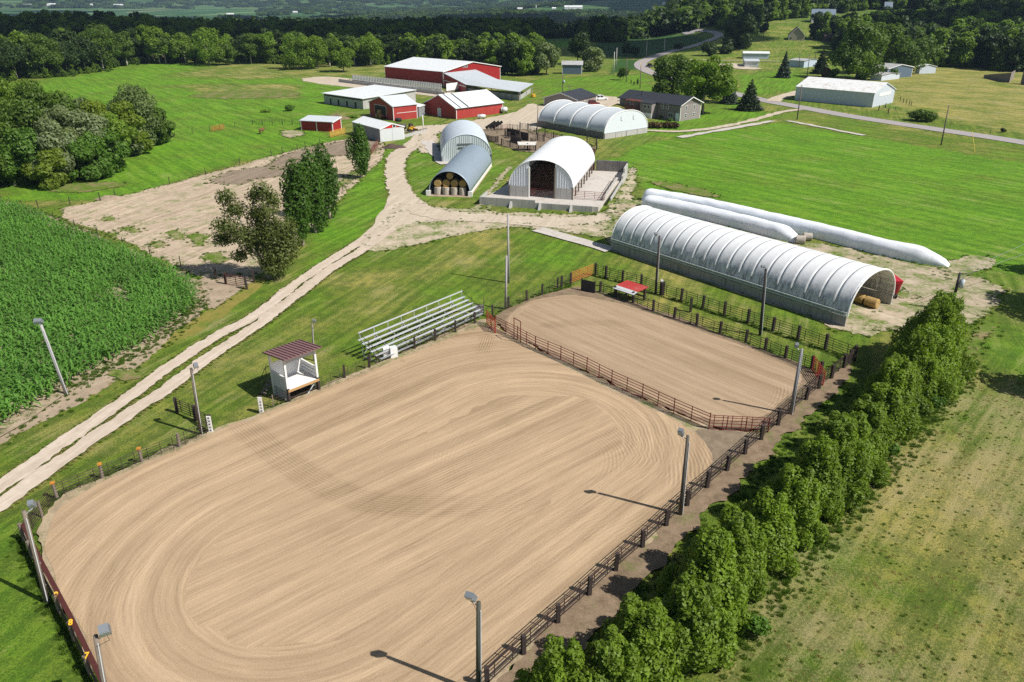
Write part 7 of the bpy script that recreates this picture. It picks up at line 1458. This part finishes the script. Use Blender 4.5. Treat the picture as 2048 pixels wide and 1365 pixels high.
def woods(name, polys, sp, smin, smax, protos, seed, holes=(), keep=1.0):
    A = np.concatenate([scatter_poly(P, sp, .45, seed+i, holes, keep) for i, P in enumerate(polys)]); g = np.random.default_rng(seed)
    o = gn_scatter(name, np.c_[A, hz(A[:, 0], A[:, 1])-.4], g.uniform(smin, smax, len(A))*np.where(g.random(len(A)) < .1, 1.2, 1), protos, seed); return tag(o, kind='stuff'), len(A)
woods('barn_woods', [[(300, 122), (330, 121), (480, 122), (620, 128), (760, 127), (1010, 143), (1075, 143), (1085, 110), (1170, 100), (1180, 58), (600, 54), (320, 56), (300, 118)]], 7.5, .62, 1.0, PRO, 1, [[(1076, 118), (1168, 108), (1168, 54), (1078, 54)]])
woods('left_woods', [[(-200, 175), (0, 160), (95, 150), (190, 136), (300, 112), (330, 60), (-200, 60)]], 9, .95, 1.35, PRO, 21)
woods('slope_woods', [[(1178, 84), (1240, 86), (1292, 70), (1300, 60), (1180, 56)], [(1292, 60), (1400, 54), (1438, 54), (1440, 40), (1290, 46)], [(1058, 152), (1070, 150), (1075, 130), (1060, 130)]], 7.0, .7, 1.15, PRO, 5)
HOLES = [[(1520, 76), (1612, 76), (1720, 73), (1800, 62), (1845, 50), (1842, 20), (1752, 20), (1640, 32), (1520, 46)], [(1500, 97), (1626, 97), (1626, 75), (1530, 70)], [(1628, 98), (1672, 98), (1672, 83), (1628, 83)]]
woods('hill_woods', [[(1440, 60), (1500, 66), (1560, 66), (1600, 74), (1660, 92), (1720, 130), (1830, 132), (1900, 136), (1960, 142), (2300, 150), (2300, -12), (1400, -12), (1400, 40)]], 8.0, .75, 1.3, PRO, 9, HOLES)
EDGE = [(0, 166), (95, 156), (172, 147), (222, 134), (300, 127), (372, 127), (480, 126), (598, 131), (700, 132), (780, 130)]
Lw = smooth_line([tuple(G(*p)[:2]) for p in EDGE], 1.0); g = np.random.default_rng(12); i = g.integers(0, len(Lw), 330); A = Lw[i]+np.c_[g.normal(0, 3, 330), np.abs(g.normal(0, 5, 330))+1]
tag(gn_scatter('undergrowth', np.c_[A, np.full(len(A), -.3)], g.uniform(.12, .36, len(A)), PRO[2:], 13), kind='stuff')
# valley and far ridges: clumps of canopy
def clump_mesh(seed, leaf):
    g = np.random.default_rng(seed); n = 26; C = np.c_[g.normal(0, 15, n), g.normal(0, 9, n), g.uniform(4, 8, n)]; R = np.c_[g.uniform(5, 8, n), g.uniform(5, 8, n), g.uniform(5, 8.5, n)]; V, F = leaf_cloud(C, R, 900, 3.4, seed, .8); V[:, 2] = np.maximum(V[:, 2], 0); return npmesh('grove', V, F, LEAF[leaf])
GRO = []
for i, lf in enumerate(('forest', 'oak', 'forest')):
    b = G(700+90*i, 33-i); o = inst('grove', clump_mesh(400+i, lf), None, b); tag(o, ('left', 'middle', 'right')[i]+' dark grove of the three in the middle of the valley fields', 'grove', 'valley groves'); GRO.append(o)
g = np.random.default_rng(31); n = 60000; yy = np.exp(g.uniform(np.log(720), np.log(8600), n)); xx = g.uniform(-.78, .40, n)*yy
def fbm(x, y, s, o=0): return np.array([mnoise.fractal(Vector((a*s, b*s, o)), .6, 2.0, 4) for a, b in zip(x, y)])
nz = fbm(xx, yy*1.8, .0016, 3); near = np.clip((1500-yy)/700, 0, 1); rdg = S((yy-4300)/900)
k = nz > (.11-.16*near-.62*rdg); k &= g.random(n) < .62*np.clip(yy/2500, .35, 1.0)
r = xx/yy; k &= r < .26
A = np.c_[xx[k], yy[k]]; uu, vv = np.array([PX((a, b, float(hz(a, b)))) for a, b in A]).T
clear = inside(np.array([(-100, 36), (320, 44), (520, 34), (520, 24), (300, 18), (-100, 18)]), uu, vv) | inside(np.array([(1070, 90), (1180, 80), (1180, 60), (1075, 62)]), uu, vv) | inside(np.array([(1040, 30), (1180, 26), (1180, 19), (1040, 19)]), uu, vv) | inside(np.array([(780, 56), (900, 56), (900, 40), (780, 38)]), uu, vv) | inside(np.array([(1200, 120), (1300, 130), (1440, 75), (1440, 62), (1290, 66), (1200, 90)]), uu, vv)
A = A[~clear]
tag(gn_scatter('valley_woods', np.c_[A, hz(A[:, 0], A[:, 1])-.5], g.uniform(.6, 1.25, len(A)), GRO, 7), kind='stuff'); print('valley clumps', len(A))

# ---- corn: rows of plants, each with arching leaves
def corn_plants():
    poly = [tuple(G(*p)[:2]) for p in ((-200, 385), (0, 412), (45, 424), (130, 462), (240, 505), (330, 545), (383, 572), (394, 592), (388, 615), (360, 640), (290, 690), (140, 772), (0, 862), (-200, 985))]
    d = G(300, 560)-G(60, 460); ang = math.atan2(d.y, d.x); ca, sa = math.cos(ang), math.sin(ang); W = np.array(poly); U = W@np.array([[ca, -sa], [sa, ca]]); g = np.random.default_rng(3)
    us = np.arange(U[:, 0].min(), U[:, 0].max(), .46); vs_ = np.arange(U[:, 1].min(), U[:, 1].max(), 1.0); a, b = np.meshgrid(us, vs_); a = a+g.uniform(-.12, .12, a.shape); b = b+g.normal(0, .05, a.shape); X_ = a*ca-b*sa; Y_ = a*sa+b*ca
    k = inside(W, X_, Y_)
    for hole in ([(208, 572), (250, 580), (262, 608), (243, 612)], [(300, 604), (316, 606), (314, 616), (302, 616)], [(185, 600), (205, 605), (200, 615)]): k &= ~(inside(np.array([tuple(G(*p)[:2]) for p in hole]), X_, Y_) & (g.random(X_.shape) < .85))
    thin = np.array([mnoise.noise(Vector((a_*.22, b_*.22, 4)))+.5*mnoise.noise(Vector((a_*.9, b_*.9, 2))) for a_, b_ in zip(X_[k], Y_[k])]); t2 = thin > -.62
    return X_[k][t2], Y_[k][t2]
cxs, cys = corn_plants(); n = len(cxs); print('corn', n); g = np.random.default_rng(4); Vs = []; nl = 7
hh = g.uniform(1.35, 2.15, n)*np.clip(1+.10*np.sin(cxs*.13+1)*np.cos(cys*.11), .7, 1.2); ph = g.uniform(0, 6.28, n)
for i in range(nl):
    q = i/(nl-1); z0 = hh*(.25+.62*q); az = ph+math.pi*i+g.normal(0, .35, n); Lf = g.uniform(.8, 1.2, n)*(1-.35*q); wd = .10; dx, dy = np.cos(az), np.sin(az); px_, py_ = -dy*wd, dx*wd; rise = .30+.30*q
    prof = ((0, 0, .55), (.38, rise*.75, 1.0), (.75, rise*.65, .85), (1.05, rise*.05-.1, .12))
    rows_ = []
    for s, up, w_ in prof: rows_ += [np.stack([cxs+dx*Lf*s-px_*w_, cys+dy*Lf*s-py_*w_, z0+up*Lf], 1), np.stack([cxs+dx*Lf*s+px_*w_, cys+dy*Lf*s+py_*w_, z0+up*Lf], 1)]
    Vs.append(np.stack(rows_, 1))
V = np.stack(Vs, 1).reshape(-1, 3); base = np.arange(n*nl)[:, None]*8; F = np.concatenate([base+np.array([[2*s, 2*s+1, 2*s+3, 2*s+2]]) for s in range(3)], 0)
tag(inst('corn', npmesh('corn', V, F, leaf_mat('corn_leaf', (.13, .30, .070), .45, .40), True)), 'tall green corn crop filling the left of the picture', 'corn', kind='stuff')
# ---- tufts: grass and weeds along fences, hedge foot and the dry lawn
def tuft_mesh(name, col_mat, n, hgt_, spread, seed):
    g = np.random.default_rng(seed); V = []; a = g.uniform(0, 6.28, n); r = g.random(n)**.6*spread; l = g.uniform(.5, 1.1, n)*hgt_; t = g.uniform(.2, .9, n)*l*.7; d = g.uniform(0, 6.28, n); w = .022
    b = np.stack([r*np.cos(a), r*np.sin(a), np.zeros(n)], 1); tip = b+np.stack([t*np.cos(d), t*np.sin(d), l], 1); s = np.stack([-np.sin(d)*w, np.cos(d)*w, np.zeros(n)], 1); V = np.stack([b-s, b+s, tip], 1).reshape(-1, 3); return npmesh(name, V, np.arange(3*n).reshape(n, 3), col_mat)
TG = leaf_mat('tuft_green', (.10, .18, .018), .4, .3); TD = leaf_mat('tuft_straw', (.36, .30, .14), .35, .2, (1.1, 1, .8)); TW = leaf_mat('tuft_weed', (.09, .17, .02), .4, .3)
T_OBJ = []
for nm_, m_, n_, h_, sp_, b_, lb_ in (('grass_tuft', TG, 40, .13, .16, (1600, 1290), 'green grass tuft on the dry lawn right of the hedge'), ('straw_tuft', TD, 40, .10, .18, (1620, 1300), 'straw-coloured tuft on the dry lawn right of the hedge'), ('weed_tuft', TW, 60, .30, .24, (1560, 1230), 'taller weed tuft at the foot of the hedge')):
    o = inst(nm_, tuft_mesh(nm_, m_, n_, h_, sp_, 9), None, G(*b_)); T_OBJ.append(tag(o, lb_, 'grass tuft'))
def area(P, n, seed):
    W = np.array([tuple(G(*p)[:2]) for p in P]); g = np.random.default_rng(seed); A = np.c_[g.uniform(W[:, 0].min(), W[:, 0].max(), n), g.uniform(W[:, 1].min(), W[:, 1].max(), n)]; return A[inside(W, A[:, 0], A[:, 1])]
A = area([(1400, 1460), (1440, 1330), (1560, 1180), (1720, 1010), (1840, 880), (1960, 740), (2080, 740), (2400, 1000), (2400, 1460)], 3000, 1); nz = fbm(A[:, 0], A[:, 1], .10, 1); g = np.random.default_rng(2)
kk = (nz+g.normal(0, .45, len(A))) > .12
tag(gn_scatter('dry_lawn_tufts', np.c_[A[kk], np.zeros(kk.sum())], g.uniform(.4, .9, kk.sum()), T_OBJ[:1], 3), kind='stuff'); tag(gn_scatter('straw_tufts', np.c_[A[~kk], np.zeros((~kk).sum())], g.uniform(.4, .9, (~kk).sum()), T_OBJ[1:2], 4), kind='stuff')
def line_pts(P, n, sd, seed, world=False):
    Lw = smooth_line([tuple(G(*p)[:2]) for p in P], .5); g = np.random.default_rng(seed); i = g.integers(0, len(Lw)-1, n); return Lw[i]+g.normal(0, sd, (n, 2))
A = np.concatenate([line_pts([(1440, 1330), (1560, 1180), (1720, 1000), (1850, 850), (1950, 720)], 1100, .7, 1), line_pts([(1120, 1350), (1250, 1215), (1400, 1080), (1540, 930), (1700, 775)], 420, .6, 2), line_pts(TOP, 700, .35, 3), line_pts([(530, 828), (640, 785), (740, 743), (950, 655), (985, 640)], 900, .4, 4), line_pts([(985, 640), (1050, 607), (1141, 570)], 500, .4, 5), line_pts(INNER, 260, .3, 6), line_pts(OUTER, 220, .25, 7), line_pts([(40, 1080), (120, 1230), (215, 1420)], 500, .35, 8), line_pts([(395, 600), (360, 645), (290, 695), (140, 778), (0, 868)], 700, .6, 9), line_pts([(88, 428), (240, 500), (380, 570)], 500, .6, 10)])
g = np.random.default_rng(6); tag(gn_scatter('fence_weeds', np.c_[A, np.zeros(len(A))], g.uniform(.35, 1.05, len(A)), [T_OBJ[0], T_OBJ[2]], 5), kind='stuff')
TRK = [[(0, 975), (100, 905), (210, 830), (330, 742), (430, 676), (512, 632), (587, 573), (662, 522), (724, 482)], [(0, 1012), (100, 940), (210, 862), (330, 782), (430, 708), (512, 654), (587, 597), (662, 539), (724, 502)]]
def offset_pts(P, off, n, sd, seed):
    Lw = smooth_line([tuple(G(*p)[:2]) for p in P], .5); d = np.gradient(Lw, axis=0); d /= np.linalg.norm(d, axis=1)[:, None]; nr = np.stack([-d[:, 1], d[:, 0]], 1); g = np.random.default_rng(seed); i = g.integers(0, len(Lw), n); return Lw[i]+nr[i]*(off+g.normal(0, sd, n))[:, None]
A = np.concatenate([offset_pts(TRK[k], s*.85, 2200, .16, 10*k+int(s)+3) for k in (0, 1) for s in (-1, 1)]+[offset_pts([(880, 432), (818, 405), (796, 372), (790, 335), (800, 310), (830, 288)], s*2.2, 700, .35, 60+s) for s in (-1, 1)]); g = np.random.default_rng(16)
tag(gn_scatter('track_side_grass', np.c_[A, np.zeros(len(A))], g.uniform(.4, 1.1, len(A)), [T_OBJ[0], T_OBJ[1]], 15), kind='stuff')

# weeds creeping over the edges of the gravel and dirt
A = []
for nm_, W_ in EDGES:
    if nm_ in ('arena_fringe', 'small_arena_fringe', 'fence_line_mulch', 'grey_grit', 'weedy_strip'): continue
    Q = np.array(W_); g = np.random.default_rng(len(Q)); Q = Q[(Q[:, 1] < 230) & (Q[:, 1] > 20)]; Q = np.repeat(Q, 2, 0); A.append(Q+g.normal(0, .45, Q.shape))
A = np.concatenate(A); B_ = area([(1245, 405), (1300, 415), (1590, 486), (1880, 545), (2000, 600), (1950, 650), (1760, 664), (1690, 660), (1780, 600), (1740, 545), (1290, 425)], 5000, 5); nz = fbm(B_[:, 0], B_[:, 1], .16, 4); A = np.concatenate([A, B_[nz > .10]]); g = np.random.default_rng(61)
tag(gn_scatter('gravel_weeds', np.c_[A, np.zeros(len(A))], g.uniform(.4, 1.15, len(A)), [T_OBJ[0], T_OBJ[2], T_OBJ[1]], 17), kind='stuff')
